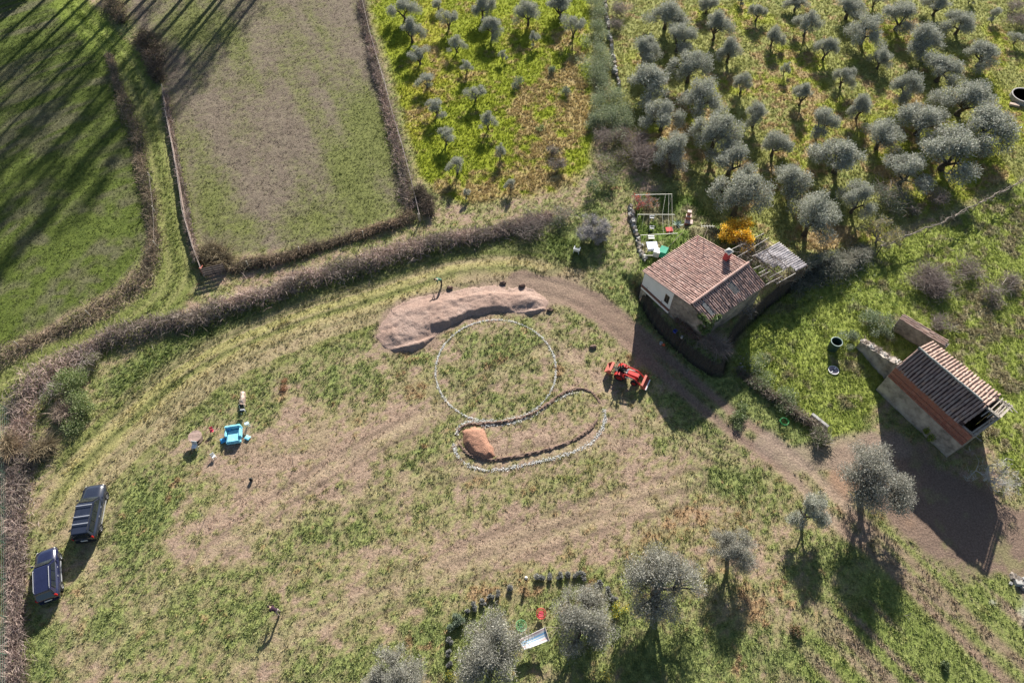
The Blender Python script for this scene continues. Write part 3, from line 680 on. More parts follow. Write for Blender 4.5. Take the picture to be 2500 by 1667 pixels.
for X, Y, wp, By, lab in [(1138, 470, 26, 505, 'small wispy olive sapling above the bramble bank, near the fence corner'), (1247, 448, 34, 490, 'small grey olive at the lower edge of the left orchard')]:
    olive(X, Y, wp, By, NARROW, lab, 'olive trees in the left orchard')

# ------------------------------------------------------------------ bramble banks and hedges
PURPLE = [(.36, .29, .28), (.27, .21, .205), (.45, .37, .355), (.19, .145, .135), (.34, .285, .24)]
STRAWC = [(.36, .29, .20), (.28, .22, .15), (.42, .34, .25), (.22, .17, .12)]
def bank(name, label, cat, pts, hw, h, n, cols, green=0.0, L=.55, wd=.013, seed=0, core=True, greencols=((.09, .14, .03), (.14, .19, .05)), lean=None, kind=None):
    """a hedge run along photo points; hw half width and h height in metres (numbers or lists)"""
    line = [np.array(Q(x, y)[:2]) for x, y in pts]
    hw = [hw] * len(pts) if isinstance(hw, (int, float)) else hw; h = [h] * len(pts) if isinstance(h, (int, float)) else h
    sp = spline([(*l, a, b) for l, a, b in zip(line, hw, h)], 6); sp = np.array(sp)
    rg = np.random.default_rng(seed + 500)
    seg = np.linalg.norm(np.diff(sp[:, :2], axis=0), axis=1); cum = np.r_[0, np.cumsum(seg)]
    def sample(k):
        s = rg.random(k) * cum[-1]; i = np.clip(np.searchsorted(cum, s) - 1, 0, len(seg) - 1); t = (s - cum[i]) / (seg[i] + 1e-9)
        q = sp[i] * (1 - t[:, None]) + sp[i + 1] * t[:, None]
        d = unit(sp[i + 1, :2] - sp[i, :2]); nrm = np.stack([-d[:, 1], d[:, 0]], 1)
        o = rg.normal(size=k) * .45; o = np.where(rg.random(k) < .12, o * 1.7, np.clip(o, -1, 1)); rag = .35 + 1.2 * fbm(q[:, 0], q[:, 1], .35, seed + 3)
        q = q.copy(); wig = (fbm(q[:, 0], q[:, 1], .3, seed + 6) - .5) * 1.1 * q[:, 2]; q[:, 0] += nrm[:, 0] * wig; q[:, 1] += nrm[:, 1] * wig
        x = q[:, 0] + nrm[:, 0] * o * q[:, 2] * rag; y = q[:, 1] + nrm[:, 1] * o * q[:, 2] * rag
        top = q[:, 3] * np.sqrt(np.maximum(.03, 1 - (np.clip(o, -1, 1) * .95) ** 2)) * (.05 + 1.65 * fbm(x, y, .55, seed + 9) ** 1.3)
        return x, y, top
    x, y, top = sample(n); z = top * (.25 + .75 * rg.random(n) ** .5) + gz(x, y)
    parts = [twig_cloud(np.stack([x, y, z], 1), n, L * 1.25, wd, cols, .45, .5, rg, lean=lean)]; nv = fbm(x, y, .45, seed + 20); tint = mixc(np.array([.72, .74, .68]), np.array([1.3, 1.22, 1.12]), sstep(.3, .7, nv)); parts[0] = (parts[0][0], parts[0][1], parts[0][2] * np.repeat(tint, 5, 0))
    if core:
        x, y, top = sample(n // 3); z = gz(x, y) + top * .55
        parts.append(leaf_cloud(np.stack([x, y, z * .6], 1), np.stack([np.full(len(x), .3), np.full(len(x), .3), np.maximum(top, .05) * .5], 1), n // 2, .2, .09, [tuple(.7 * v for v in c) for c in cols], .1, 0., rg))  # darkened inner leaves, added to block light through the bank
    if green > 0:
        k = int(n * green); x, y, top = sample(k); z = gz(x, y) + top * (.3 + .7 * rg.random(k))
        parts.append(leaf_cloud(np.stack([x, y, z], 1), np.full((k, 3), .16), k * 3, .11, .06, greencols, .4, .1, rg))
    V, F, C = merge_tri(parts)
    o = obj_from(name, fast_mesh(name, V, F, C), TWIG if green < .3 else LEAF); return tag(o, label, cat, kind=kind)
HEDGE = [(36, 1015), (75, 965), (120, 920), (190, 875), (266, 836), (360, 808), (452, 784), (540, 758), (625, 729), (720, 702), (811, 672), (931, 634), (1024, 607), (1157, 582), (1250, 564), (1303, 547), (1345, 530)]
bank('bramble_hedge', 'long purple-brown bramble bank curving above the mown field', 'hedge', HEDGE, [1.6, 1.9, 1.9, 1.2, 1.1, 1.1, 1.2, 1.25, 1.3, 1.2, 1.1, 1.15, 1.2, 1.0, .8, .6, .4], [.8, .9, .9, .7, .8, .8, .9, .95, 1., 1., .9, .95, .95, .8, .6, .5, .4], 17000, PURPLE, .05, seed=1)
bank('bramble_hedge', 'low brown bramble strip along the right edge of the left field', 'hedge', [(266, 135), (288, 205), (315, 280), (340, 350), (355, 430), (366, 510), (374, 570), (376, 625), (360, 668), (322, 705), (270, 738), (200, 778), (120, 818), (40, 858), (-60, 905)],
     [.4, .5, .7, .7, .6, .6, .6, .8, 1.2, 1.3, 1.1, .9, .9, 1., 1.], [.35, .4, .5, .45, .4, .4, .4, .4, .5, .5, .5, .45, .5, .5, .5], 9000, [(.22, .18, .14), (.29, .24, .19), (.16, .13, .10), (.30, .25, .2)], .1, .45, seed=2)
bank('bramble_hedge', 'dark rounded bramble clump at the top of the green lane', 'hedge', [(278, -8), (288, 22), (303, 60)], [.7, 1.1, .6], [.9, 1.3, .7], 2200, [(.17, .14, .115), (.13, .11, .08), (.22, .19, .15)], .15, seed=3)
bank('bramble_hedge', 'dark elongated bramble clump where the lane fence begins', 'hedge', [(348, 88), (362, 120), (376, 160), (390, 205)], [.8, 1.2, 1.1, .6], [1., 1.2, 1.2, .6], 3600, [(.17, .135, .11), (.13, .10, .08), (.22, .18, .15)], .1, seed=4)
bank('bramble_hedge', 'thin brown bramble strip along the lane fence of the middle field', 'hedge', [(402, 230), (420, 320), (438, 420), (452, 500), (470, 580), (490, 640)], .35, [.4, .4, .35, .4, .6, .8], 3400, PURPLE, .05, .4, seed=5)
bank('bramble_hedge', 'brown bramble strip beside the wire fence of the left orchard', 'hedge', [(880, 5), (900, 90), (922, 180), (946, 270), (972, 360), (992, 440), (1015, 510)], [.5, .6, .55, .6, .7, .8, 1.2], [.5, .6, .5, .5, .6, .6, .6], 6000, PURPLE, .12, .45, seed=6)
bank('bramble_hedge', 'brown bramble strip along the lower bank of the middle field', 'hedge', [(1010, 525), (950, 550), (885, 572), (800, 600), (700, 628), (610, 648), (560, 655)], [1., .6, .5, .45, .5, .6, .6], [.6, .5, .45, .4, .45, .5, .5], 7000, [(.28, .22, .17), (.21, .165, .125), (.33, .27, .21), (.15, .12, .09)], .12, .45, seed=7)
bank('dry_reed_heap', 'heap of pale dry reeds behind the board screen corner', 'reeds', [(505, 615), (535, 632), (560, 645)], [.8, .9, .5], [.7, .7, .4], 1800, STRAWC, .1, .8, seed=8)
bank('bramble_hedge', 'dark bramble clump at the lower corner of the left orchard', 'hedge', [(1020, 470), (1040, 495), (1046, 530)], [.6, .8, .4], [.7, .9, .4], 1800, [(.17, .135, .11), (.25, .2, .17)], .15, seed=9)
bank('bramble_hedge', 'tangled brown brambles and dead stems along the left boundary fence', 'hedge', [(40, 1035), (42, 1100), (38, 1180), (40, 1260), (38, 1340), (35, 1430), (38, 1520), (36, 1600), (40, 1700)], [1.1, 1.1, 1.0, .9, .55, .55, .6, .7, .7], [.6, .5, .45, .4, .3, .3, .35, .4, .4], 9500, PURPLE, .07, .5, seed=10)
bank('dry_grass_clump', 'pale feathery dry grass tuft beside the left brambles', 'grass clump', [(85, 1120), (105, 1105), (132, 1090)], [.5, .5, .3], [.5, .55, .3], 900, STRAWC, 0, .8, seed=11, lean=(.6, .25, .3))
bank('dry_grass_clump', 'grey feathery dry grass tuft below the green bushes', 'grass clump', [(140, 1015), (165, 1010), (190, 1015)], [.6, .6, .3], [.7, .7, .3], 1000, [(.28, .23, .2), (.2, .165, .145)], 0, .8, seed=12, lean=(.5, -.1, .3))
bank('dry_reed_heap', 'standing pale dead reeds near the left boundary fence', 'reeds', [(32, 1085), (36, 1110)], [.5, .4], [1., .8], 700, STRAWC, 0, .9, seed=13)
GB = [(.16, .22, .06), (.27, .32, .12), (.20, .26, .08), (.36, .39, .19), (.11, .16, .045)]
SAGE = [(.21, .25, .16), (.15, .19, .115), (.28, .31, .21), (.10, .14, .075)]
def shrub(name, label, cat, cx, cy, wpx, hm, n, cols, L=.10, wd=.05, seed=0, lobes=6, twigs=0, twcols=PURPLE, group=None, mat=None, squash=1.0):
    p = Q(cx, cy, hm * .5); R = .5 * wpx / ppm(cx, cy); rg = np.random.default_rng(900 + seed)
    cen = np.stack([rg.normal(size=lobes) * R * .42, rg.normal(size=lobes) * R * .42 * squash, hm * (.35 + .3 * rg.random(lobes))], 1)
    rd_ = np.stack([np.full(lobes, R * .55), np.full(lobes, R * .55 * squash), np.full(lobes, hm * .4)], 1) * (.7 + .5 * rg.random((lobes, 1)))
    parts = [leaf_cloud(cen, rd_, n, L, wd, cols, .4, .25, rg)] if n else []
    if twigs:
        b = cen[rg.integers(0, lobes, twigs)] + rg.normal(size=(twigs, 3)) * rd_.mean(0) * .55; b[:, 2] = np.maximum(b[:, 2], .05)
        parts.append(twig_cloud(b, twigs, max(.3, R * .7), .011, twcols, .7, .3, rg))
    V, F, C = merge_tri(parts)
    o = obj_from(name, fast_mesh(name, V, F, C), mat or LEAF); o.location = (p.x, p.y, gzf(p.x, p.y)); o.rotation_euler[2] = 0
    return tag(o, label, cat, group)
shrub('shrub', 'glossy green bush in the bramble bank, upper of a pair by the left edge', 'bush', *T(0, 2, 640, 340), 85, 1.4, 4200, GB, seed=1)
shrub('shrub', 'broad glossy green bush in the bramble bank, lower of a pair by the left edge', 'bush', *T(0, 2, 740, 530), 95, 1.3, 4800, GB, seed=2)
shrub('shrub', 'yellowish leafy bush at the bramble bank, above the pair of green bushes', 'bush', *T(0, 2, 830, 190), 55, 1.0, 1300, [(.27, .27, .14), (.2, .21, .09)], seed=3, twigs=300)
shrub('shrub', 'dark green bush left of the pair, deep in the brambles', 'bush', *T(0, 2, 500, 450), 50, 1.2, 1400, GB, seed=4, twigs=300)
# bramble hedge of the orchards: separate bushes along an old stone wall
HB = [(770, 100, 240, 1.4), (800, 230, 200, 1.4), (790, 360, 200, 1.3), (800, 470, 220, 1.5), (740, 570, 200, 1.6), (830, 580, 200, 1.5), (790, 660, 240, 1.5), (870, 740, 210, 1.4), (900, 830, 230, 1.5),
      (980, 900, 250, 1.6), (840, 920, 230, 1.5), (930, 1000, 250, 1.6), (1020, 1030, 220, 1.4), (830, 1050, 230, 1.5), (920, 1110, 260, 1.5), (1010, 1130, 200, 1.3), (780, 1130, 150, 1.2), (730, -10, 200, 1.3)]
HB.sort(key=lambda q: q[1])
for i, (x, y, wd_, hm) in enumerate(HB):
    X, Y = T(2, 0, x, y)
    shrub('hedge_bush', NTH[i] + ' sage-green bush from the top in the hedge between the orchards', 'bush', X, Y, wd_ / 3.76 * 1.15, hm, 2600, [(.29, .33, .21), (.21, .26, .14), (.37, .40, .29), (.14, .19, .09), (.30, .32, .16)], .10, .05, 20 + i, group='bushes in the hedge between the orchards')
for i, (c, r, x, y, wd_, hm, n, cols, tw, lab) in enumerate([
        (2, 0, 990, 90, 170, 1.2, 500, SAGE, 700, 'brownish half-bare bush at the top of the orchard hedge'),
        (2, 0, 970, 230, 130, 1., 400, SAGE, 500, 'brownish half-bare bush right of the hedge stones, second from the top'),
        (2, 0, 840, 1260, 160, 1.2, 300, [(.2, .2, .12)], 700, 'dark purple-brown bush at the lower left end of the orchard hedge'),
        (2, 0, 990, 1250, 190, 1.2, 500, [(.30, .17, .11), (.24, .13, .09)], 600, 'reddish-brown bush at the lower end of the orchard hedge'),
        (2, 0, 1120, 1300, 200, 1.2, 0, SAGE, 1100, 'mauve bare bush at the lower end of the orchard hedge'),
        (2, 0, 1180, 1480, 280, 1.4, 250, [(.33, .29, .13)], 1500, 'big straw and mauve bush above the garden'),
        (2, 0, 1460, 1520, 240, 1.2, 0, SAGE, 1200, 'dark twiggy thicket at the top of the garden'),
        (2, 0, 860, 1490, 200, 1.1, 900, GB, 200, 'dark green bush at the foot of the orchard hedge'),
        (2, 0, 990, 1430, 150, .9, 500, [(.2, .22, .1)], 300, 'olive-brown low bush left of the straw and mauve bush'),
        (2, 1, 730, 130, 130, 1.5, 1200, [(.16, .21, .10), (.11, .16, .07)], 0, 'upright green bush in the grass below the orchard hedge'),
        (2, 1, 900, 110, 240, 1.0, 1600, GB, 200, 'spreading green bush below the orchard hedge, above the bare tree'),
        (2, 0, 365, 640, 115, .7, 900, [(.13, .17, .11), (.18, .21, .15)], 0, 'low dark shrub in the dry part of the left orchard, upper of two'),
        (2, 0, 500, 850, 130, .8, 1100, [(.13, .16, .11), (.20, .22, .17)], 0, 'low dark shrub in the dry part of the left orchard, lower of two'),
        (2, 0, 40, 765, 120, .9, 1100, [(.15, .18, .13), (.20, .23, .18)], 0, 'low grey-green shrub in the middle of the left orchard'),
        (2, 0, 385, 1380, 130, .8, 450, [(.15, .19, .11)], 350, 'ragged grey-green shrub low in the left orchard'),
        (2, 0, 240, 1165, 110, .4, 500, GB, 0, 'low green weed patch among the dry grass of the left orchard'),
        (2, 0, 410, 1520, 130, 1.1, 500, [(.17, .18, .14)], 500, 'grey twiggy bush at the lower edge of the left orchard'),
        (3, 1, 1130, 250, 350, 1.8, 3600, [(.17, .20, .15), (.24, .28, .20), (.10, .13, .09)], 300, 'dense dark bush with silvery leaves among the right orchard olives'),
        (3, 1, 1590, 250, 190, 1.2, 0, SAGE, 700, 'leafless dark bush beside the vine row'),
        (3, 1, 1330, 370, 120, .9, 300, SAGE, 350, 'small purple-brown bush below the dense dark bush'),
        (3, 1, 1010, 1350, 300, 1.1, 2600, [(.20, .25, .15), (.14, .19, .09), (.28, .31, .21)], 0, 'spreading pale green bush by the tile-topped wall'),
        (3, 1, 760, 1530, 170, 1.0, 1500, SAGE, 0, 'pale sage bush between the tank and the broken wall'),
        (3, 1, 1040, 1500, 180, .9, 1300, SAGE, 0, 'smaller pale bush in front of the tile-topped wall'),
        (3, 1, 1480, 980, 300, .8, 0, SAGE, 1500, 'tangle of grey dead bramble on the right slope'),
        (3, 1, 1580, 1080, 260, .8, 300, SAGE, 1300, 'second tangle of grey dead bramble, lower on the right slope'),
        (3, 1, 1830, 900, 260, .7, 500, GB, 600, 'grey-green bramble mound on the right slope'),
        (3, 1, 2230, 1030, 200, .7, 300, GB, 500, 'bramble mound at the right edge of the slope'),
        (3, 1, 2080, 1130, 260, .7, 500, GB, 500, 'brownish bramble mound near the right edge'),
        (3, 1, 1560, 1400, 160, .7, 100, GB, 700, 'grey dead stems beside the tile-topped wall'),
        (3, 0, 2290, 190, 180, 1.0, 500, SAGE, 700, 'grey bramble bush in the top right corner'),
        (3, 0, 2250, 60, 150, 1.0, 400, SAGE, 500, 'dark bramble bush at the top right edge'),
        (2, 1, 150, 520, 300, .8, 800, SAGE, 900, 'low grey-green bramble at the upper end of the bank'),
        (2, 1, 440, 420, 240, .9, 1400, SAGE, 300, 'sage bush left of the bare grey tree'),
        (3, 2, 480, 900, 260, .8, 2400, [(.20, .23, .12), (.13, .18, .06), (.28, .27, .17)], 200, 'leafy bush at the bend of the drive'),
        (2, 2, 2100, 680, 240, .6, 2000, [(.16, .22, .07), (.24, .28, .14)], 0, 'bright green weeds beside the drive, at the tip of the house shadow'),
        (2, 2, 2260, 260, 330, .8, 3000, [(.20, .25, .12), (.28, .32, .19), (.14, .19, .07)], 0, 'pale green weed bank along the trench, right of the house shadow'),
        (3, 2, 130, 520, 330, .7, 2400, [(.20, .25, .12), (.28, .32, .19), (.14, .19, .07)], 0, 'pale green weed bank above the stone ledge')]):
    X, Y = T(c, r, x, y)
    shrub('shrub', lab, 'bush', X, Y, wd_ / 3.76, hm, n, cols, seed=60 + i, twigs=tw, twcols=[(.24, .19, .17), (.17, .135, .12), (.30, .25, .22)])
bank('sage_hedge', 'grey sage-coloured bramble hedge running from the shed to the vine row', 'hedge', [T(3, 1, 200, 1060), T(3, 1, 400, 1000), T(3, 1, 620, 900), T(3, 1, 800, 800), T(3, 1, 920, 730)], [.8, 1.1, 1.2, 1.0, .7], [1., 1.3, 1.4, 1.2, .9], 3000, [(.22, .22, .185), (.15, .15, .12), (.29, .29, .25)], .9, .5, seed=14, greencols=((.22, .24, .18), (.15, .17, .115), (.30, .31, .26)))
bank('bramble_hedge', 'purple-brown bramble under the house wall in shadow', 'hedge', [(1650, 795), (1680, 820), (1705, 840)], [.6, .7, .5], [.8, .9, .6], 1800, [(.20, .15, .14), (.14, .10, .09)], .1, seed=15)
bank('dry_grass_clump', 'grey dry pampas-like grass in the corner of the trench', 'grass clump', [(1700, 842), (1725, 858), (1755, 880)], [.5, .6, .6], [.6, .6, .5], 1700, [(.30, .26, .24), (.22, .19, .175)], 0, .7, seed=16, lean=(.3, -.5, .1))
bank('stone_ledge', 'overgrown low bank of stones and dead stems below the weed bank', 'bank', [(1800, 905), (1850, 945), (1895, 980), (1945, 1015), (2005, 1045)], [.25, .35, .4, .4, .3], [.4, .5, .5, .45, .3], 2200, [(.22, .18, .15), (.15, .12, .10)], .6, .4, seed=17)

# ------------------------------------------------------------------ building materials
def tile_mat(name, cols, spread=1.0):
    """terracotta: every tile its own tone, lichen and soot in patches"""
    m, n, l, out = new_mat(name)
    b = n.new("ShaderNodeBsdfPrincipled"); b.inputs['Roughness'].default_value = .9; b.inputs['Specular IOR Level'].default_value = .15
    l.new(b.outputs[0], out.inputs[0])
    oi = n.new("ShaderNodeObjectInfo"); ge = n.new("ShaderNodeNewGeometry")
    ad = n.new("ShaderNodeMath"); ad.operation = 'ADD'; l.new(oi.outputs['Random'], ad.inputs[0]); l.new(ge.outputs['Random Per Island'], ad.inputs[1])
    fr = n.new("ShaderNodeMath"); fr.operation = 'FRACT'; l.new(ad.outputs[0], fr.inputs[0])
    r = n.new("ShaderNodeValToRGB"); l.new(fr.outputs[0], r.inputs[0])
    r.color_ramp.elements[0].color = (*cols[0], 1); r.color_ramp.elements[1].color = (*cols[-1], 1)
    for i, c in enumerate(cols[1:-1]): e = r.color_ramp.elements.new((i + 1) / (len(cols) - 1)); e.color = (*c, 1)
    nz = n.new("ShaderNodeTexNoise"); nz.inputs['Scale'].default_value = 1.3; nz.inputs['Detail'].default_value = 8; nz.inputs['Roughness'].default_value = .75
    l.new(ge.outputs['Position'], nz.inputs['Vector'])
    r2 = n.new("ShaderNodeMapRange"); r2.inputs[1].default_value = .4; r2.inputs[2].default_value = .68; l.new(nz.outputs[0], r2.inputs[0])
    mx = n.new("ShaderNodeMix"); mx.data_type = 'RGBA'; l.new(r2.outputs[0], mx.inputs[0]); l.new(r.outputs[0], mx.inputs[6]); mx.inputs[7].default_value = (.20, .17, .145, 1)
    mf = n.new("ShaderNodeMath"); mf.operation = 'MULTIPLY'; mf.inputs[1].default_value = .6 * spread; l.new(r2.outputs[0], mf.inputs[0]); l.new(mf.outputs[0], mx.inputs[0])
    l.new(mx.outputs[2], b.inputs['Base Color'])
    n3 = n.new("ShaderNodeTexNoise"); n3.inputs['Scale'].default_value = 25; l.new(ge.outputs['Position'], n3.inputs['Vector'])
    bp = n.new("ShaderNodeBump"); bp.inputs['Strength'].default_value = .3; bp.inputs['Distance'].default_value = .01; l.new(n3.outputs[0], bp.inputs['Height']); l.new(bp.outputs[0], b.inputs['Normal'])
    return m
def stone_mat(name, c1, c2, mortar, scale=4.5, bump=.6):
    m, n, l, out = new_mat(name)
    b = n.new("ShaderNodeBsdfPrincipled"); b.inputs['Roughness'].default_value = .95; b.inputs['Specular IOR Level'].default_value = .1
    l.new(b.outputs[0], out.inputs[0])
    ge = n.new("ShaderNodeNewGeometry")
    v = n.new("ShaderNodeTexVoronoi"); v.inputs['Scale'].default_value = scale; l.new(ge.outputs['Position'], v.inputs['Vector'])
    v2 = n.new("ShaderNodeTexVoronoi"); v2.feature = 'DISTANCE_TO_EDGE'; v2.inputs['Scale'].default_value = scale; l.new(ge.outputs['Position'], v2.inputs['Vector'])
    sx = n.new("ShaderNodeSeparateColor"); l.new(v.outputs['Color'], sx.inputs[0])
    mx = n.new("ShaderNodeMix"); mx.data_type = 'RGBA'; l.new(sx.outputs[0], mx.inputs[0]); mx.inputs[6].default_value = (*c1, 1); mx.inputs[7].default_value = (*c2, 1)
    st = n.new("ShaderNodeMapRange"); st.inputs[1].default_value = .0; st.inputs[2].default_value = .09; l.new(v2.outputs['Distance'], st.inputs[0])
    m2 = n.new("ShaderNodeMix"); m2.data_type = 'RGBA'; l.new(st.outputs[0], m2.inputs[0]); m2.inputs[6].default_value = (*mortar, 1); l.new(mx.outputs[2], m2.inputs[7])
    nz = n.new("ShaderNodeTexNoise"); nz.inputs['Scale'].default_value = .9; nz.inputs['Detail'].default_value = 7; l.new(ge.outputs['Position'], nz.inputs['Vector'])
    mr = n.new("ShaderNodeMapRange"); mr.inputs[1].default_value = .3; mr.inputs[2].default_value = .7; mr.inputs[3].default_value = .55; mr.inputs[4].default_value = 1.3; l.new(nz.outputs[0], mr.inputs[0])
    sc = n.new("ShaderNodeVectorMath"); sc.operation = 'SCALE'; l.new(m2.outputs[2], sc.inputs[0]); l.new(mr.outputs[0], sc.inputs['Scale']); l.new(sc.outputs[0], b.inputs['Base Color'])
    bp = n.new("ShaderNodeBump"); bp.inputs['Strength'].default_value = bump; bp.inputs['Distance'].default_value = .05; l.new(st.outputs[0], bp.inputs['Height']); l.new(bp.outputs[0], b.inputs['Normal'])
    return m
TILE_A = tile_mat('terracotta_pink', [(.45, .285, .24), (.50, .34, .295), (.40, .245, .205), (.53, .38, .335), (.46, .305, .26), (.41, .275, .235)], .7)
TILE_B = tile_mat('terracotta_old', [(.36, .24, .19), (.44, .30, .245), (.28, .185, .155), (.48, .35, .29), (.32, .235, .20)], 1.1)
STONE = stone_mat('rubble_stone', (.36, .31, .26), (.22, .19, .165), (.30, .26, .22))
RENDER = pm('old_render', (.36, .315, .275), .4, 1.2, .95, .4, 9, tint=(.38, .34, .29))
PLASTER = pm('white_plaster', (.78, .78, .76), .06, 1.0, .8, .05)
WOOD = pm('weathered_wood', (.30, .265, .225), .3, 5, .9, .3)
WOODD = pm('dark_wood', (.13, .095, .075), .3, 5, .9, .3)
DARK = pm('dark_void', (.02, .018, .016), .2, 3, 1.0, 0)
REDPAINT = pm('faded_red', (.38, .06, .06), .2, 4, .7, .1)
GREY = pm('grey_cement', (.36, .35, .33), .2, 4, .9, .2)
GLASSD = pm('window_glass', (.03, .035, .04), .1, 2, .15, 0, spec=.6)
WHITEP = pm('white_plastic', (.80, .80, .78), .05, 3, .5, 0)
METALW = pm('pale_metal_pole', (.55, .54, .46), .15, 5, .6, .05, metal=.1)
BRICK = tile_mat('hollow_brick', [(.36, .145, .105), (.42, .18, .13), (.31, .12, .09), (.46, .21, .155)], .5)
UNDER = pm('roof_gap_shade', (.075, .045, .04), .3, 4, .95, .3)  # deck tone carries the shade between the cover tiles

def coppo(name, r0, r1, L, mat, n=6):
    """one curved roof tile: x across, y down the slope"""
    V, F = [], []; t = .016
    for off in (0, t):
        for y, r, lift in ((0, r0, 0), (L, r1, .008)):
            for k in range(n + 1):
                a = math.pi * k / n; V.append((-(r - off) * math.cos(a), y, (r - off) * math.sin(a) * .95 + lift))
    m = n + 1
    for k in range(n):
        F.append((k, k + 1, m + k + 1, m + k)); F.append((2 * m + k, 3 * m + k, 3 * m + k + 1, 2 * m + k + 1))
        F.append((m + k, m + k + 1, 3 * m + k + 1, 3 * m + k))
    me = bpy.data.meshes.new(name); me.from_pydata(V, [], F); me.update(); me.materials.append(mat); return me
def frame(o, x, y, n):
    M = Matrix.Identity(4)
    for i in range(3): M[i][0], M[i][1], M[i][2], M[i][3] = x[i], y[i], n[i], o[i]
    return M
def lay_tiles(parent, org, quads, pitch, step, me, budget, rg, name='roof_tile', skip=None):
    """cover quads (ridge a, ridge b, eave a, eave b) with tiles; the biggest-showing ones single, the rest one part"""
    mats = []
    for qi, (ra, rb, ea, eb) in enumerate(quads):
        ra, rb, ea, eb = map(Vector, (ra, rb, ea, eb)); nr = max(2, round((rb - ra).length / pitch)); L = ((ea - ra).length + (eb - rb).length) / 2; nt_ = max(2, round(L / step))
        for i in range(nr):
            a = (i + .5) / nr; top, bot = ra.lerp(rb, a), ea.lerp(eb, a)
            sway = rg.gauss(0, .014)
            for j in range(nt_):
                b = j / nt_
                if skip and skip(qi, a, b + .5 / nt_, rg): continue
                y = (bot - top).normalized(); x = (rb - ra).normalized(); nn = x.cross(y)
                if nn.z < 0: x = -x; nn = -nn
                yaw = rg.gauss(0, .035); x2 = (x * math.cos(yaw) + y * math.sin(yaw)).normalized(); y2 = nn.cross(x2)
                o = top.lerp(bot, b) + x * (sway + rg.gauss(0, .006)) + nn * (.012 + rg.gauss(0, .004)) + y * rg.gauss(0, .012)
                mats.append(frame(o - Vector(org), x2, y2, nn))
    rg.shuffle(mats)
    for M in mats[:budget]:
        o = obj_from(name, me, parent=parent); o.matrix_local = M
    if len(mats) > budget:
        V0 = np.array([v.co for v in me.vertices]); F0 = np.array([p.vertices for p in me.polygons])
        Vs, Fs = [], []
        for k, M in enumerate(mats[budget:]):
            A = np.array(M); Vs.append(V0 @ A[:3, :3].T + A[:3, 3]); Fs.append(F0 + k * len(V0))
        r = obj_from('roof_tiles', fast_mesh('roof_tiles', np.concatenate(Vs), np.concatenate(Fs)), me.materials[0], parent); r['kind'] = 'stuff'

# ------------------------------------------------------------------ farmhouse
R1, R2 = Q(1688, 743, 4.1), Q(1827, 643, 4.1); E1, E2 = Q(1572, 661, 3.2), Q(1705, 575, 3.2); S1, S2 = Q(1728.6, 789, 3.35), Q(1869, 695, 3.35)
hc = (E1 + E2 + S1 + S2) / 4; HO = Vector((hc.x, hc.y, 0))
house = thing('farmhouse', 'stone farmhouse with pink terracotta tile roof and partly white plastered wall', 'house', HO)
def inset(p, k=.93): return Vector((hc.x + (p.x - hc.x) * k, hc.y + (p.y - hc.y) * k, p.z - .10))
_u0 = (R2 - R1).normalized(); _p0 = Vector((_u0.y, -_u0.x, 0)); dn = Vector((0, 0, -.09))
e1, r1, s1 = E1 + _u0 * .05 + _p0 * .12 + dn, R1 + _u0 * .05 + dn, S1 + _u0 * .05 - _p0 * .14 + dn
e2, r2, s2 = E2 - _u0 * .15 + _p0 * .12 + dn, R2 - _u0 * .15 + dn, S2 - _u0 * .15 - _p0 * .14 + dn
def wallpoly(mb, pts_top, z0, th, inward):
    """vertical wall under a line of top points, with thickness"""
    inward = Vector(inward); n = len(pts_top); b = len(mb.v); vs = []
    for off in (Vector((0, 0, 0)), inward.normalized() * th):
        vs += [Vector((p.x, p.y, z0)) + off for p in pts_top] + [Vector(p) + off for p in pts_top]
    fs = []
    for i in range(n - 1):
        fs += [(i, i + 1, n + i + 1, n + i), (2 * n + i, 3 * n + i, 3 * n + i + 1, 2 * n + i + 1), (n + i, n + i + 1, 3 * n + i + 1, 3 * n + i)]
    fs += [(0, n, 3 * n, 2 * n), (n - 1, 3 * n - 1, 4 * n - 1, 2 * n - 1)]
    return mb.add(vs, fs)
ud = (R2 - R1).normalized(); pd = Vector((ud.y, -ud.x, 0)).normalized()      # along the ridge; towards the short slope
mb = MB()
def up_to(p, q, t): return p.lerp(q, t)
wallpoly(mb, [e1, r1, s1], -.9, .35, ud)
wallpoly(mb, [e2, r2, s2], -.9, .35, -ud)
wallpoly(mb, [s1 + ud * .36, s2 - ud * .36], -.9, .35, -pd); wallpoly(mb, [e1 + ud * .36, e2 - ud * .36], -.9, .35, pd)
mb.build('wall', STONE, house, org=HO)
out_l = -ud  # outward normal of the gable that faces the camera
def gp(t, z, off=.0):
    """point on the near gable: t from the long eave to the short one"""
    tr = (r1 - e1).to_2d().dot((s1 - e1).to_2d()) / (s1 - e1).to_2d().length_squared
    p = e1.lerp(r1, t / tr) if t < tr else r1.lerp(s1, (t - tr) / (1 - tr)); return Vector((p.x, p.y, z)) + out_l * off
def topz(t):
    a = (r1 - e1); L = (s1 - e1).length; tr = (r1 - e1).to_2d().dot((s1 - e1).to_2d()) / (s1 - e1).to_2d().length_squared
    return e1.z + (r1.z - e1.z) * t / tr if t < tr else r1.z + (s1.z - r1.z) * (t - tr) / (1 - tr)
mb = MB(); ts = [.025, .2, .36]
def panel(mb, t0, t1, z0, z1a, z1b, off, th):
    a, b, c, d = gp(t0, z0, off), gp(t1, z0, off), gp(t1, z1b, off), gp(t0, z1a, off); back = -out_l * th
    mb.add([a, b, c, d, a + back, b + back, c + back, d + back], [(0, 1, 2, 3), (0, 4, 5, 1), (1, 5, 6, 2), (2, 6, 7, 3), (3, 7, 4, 0)])
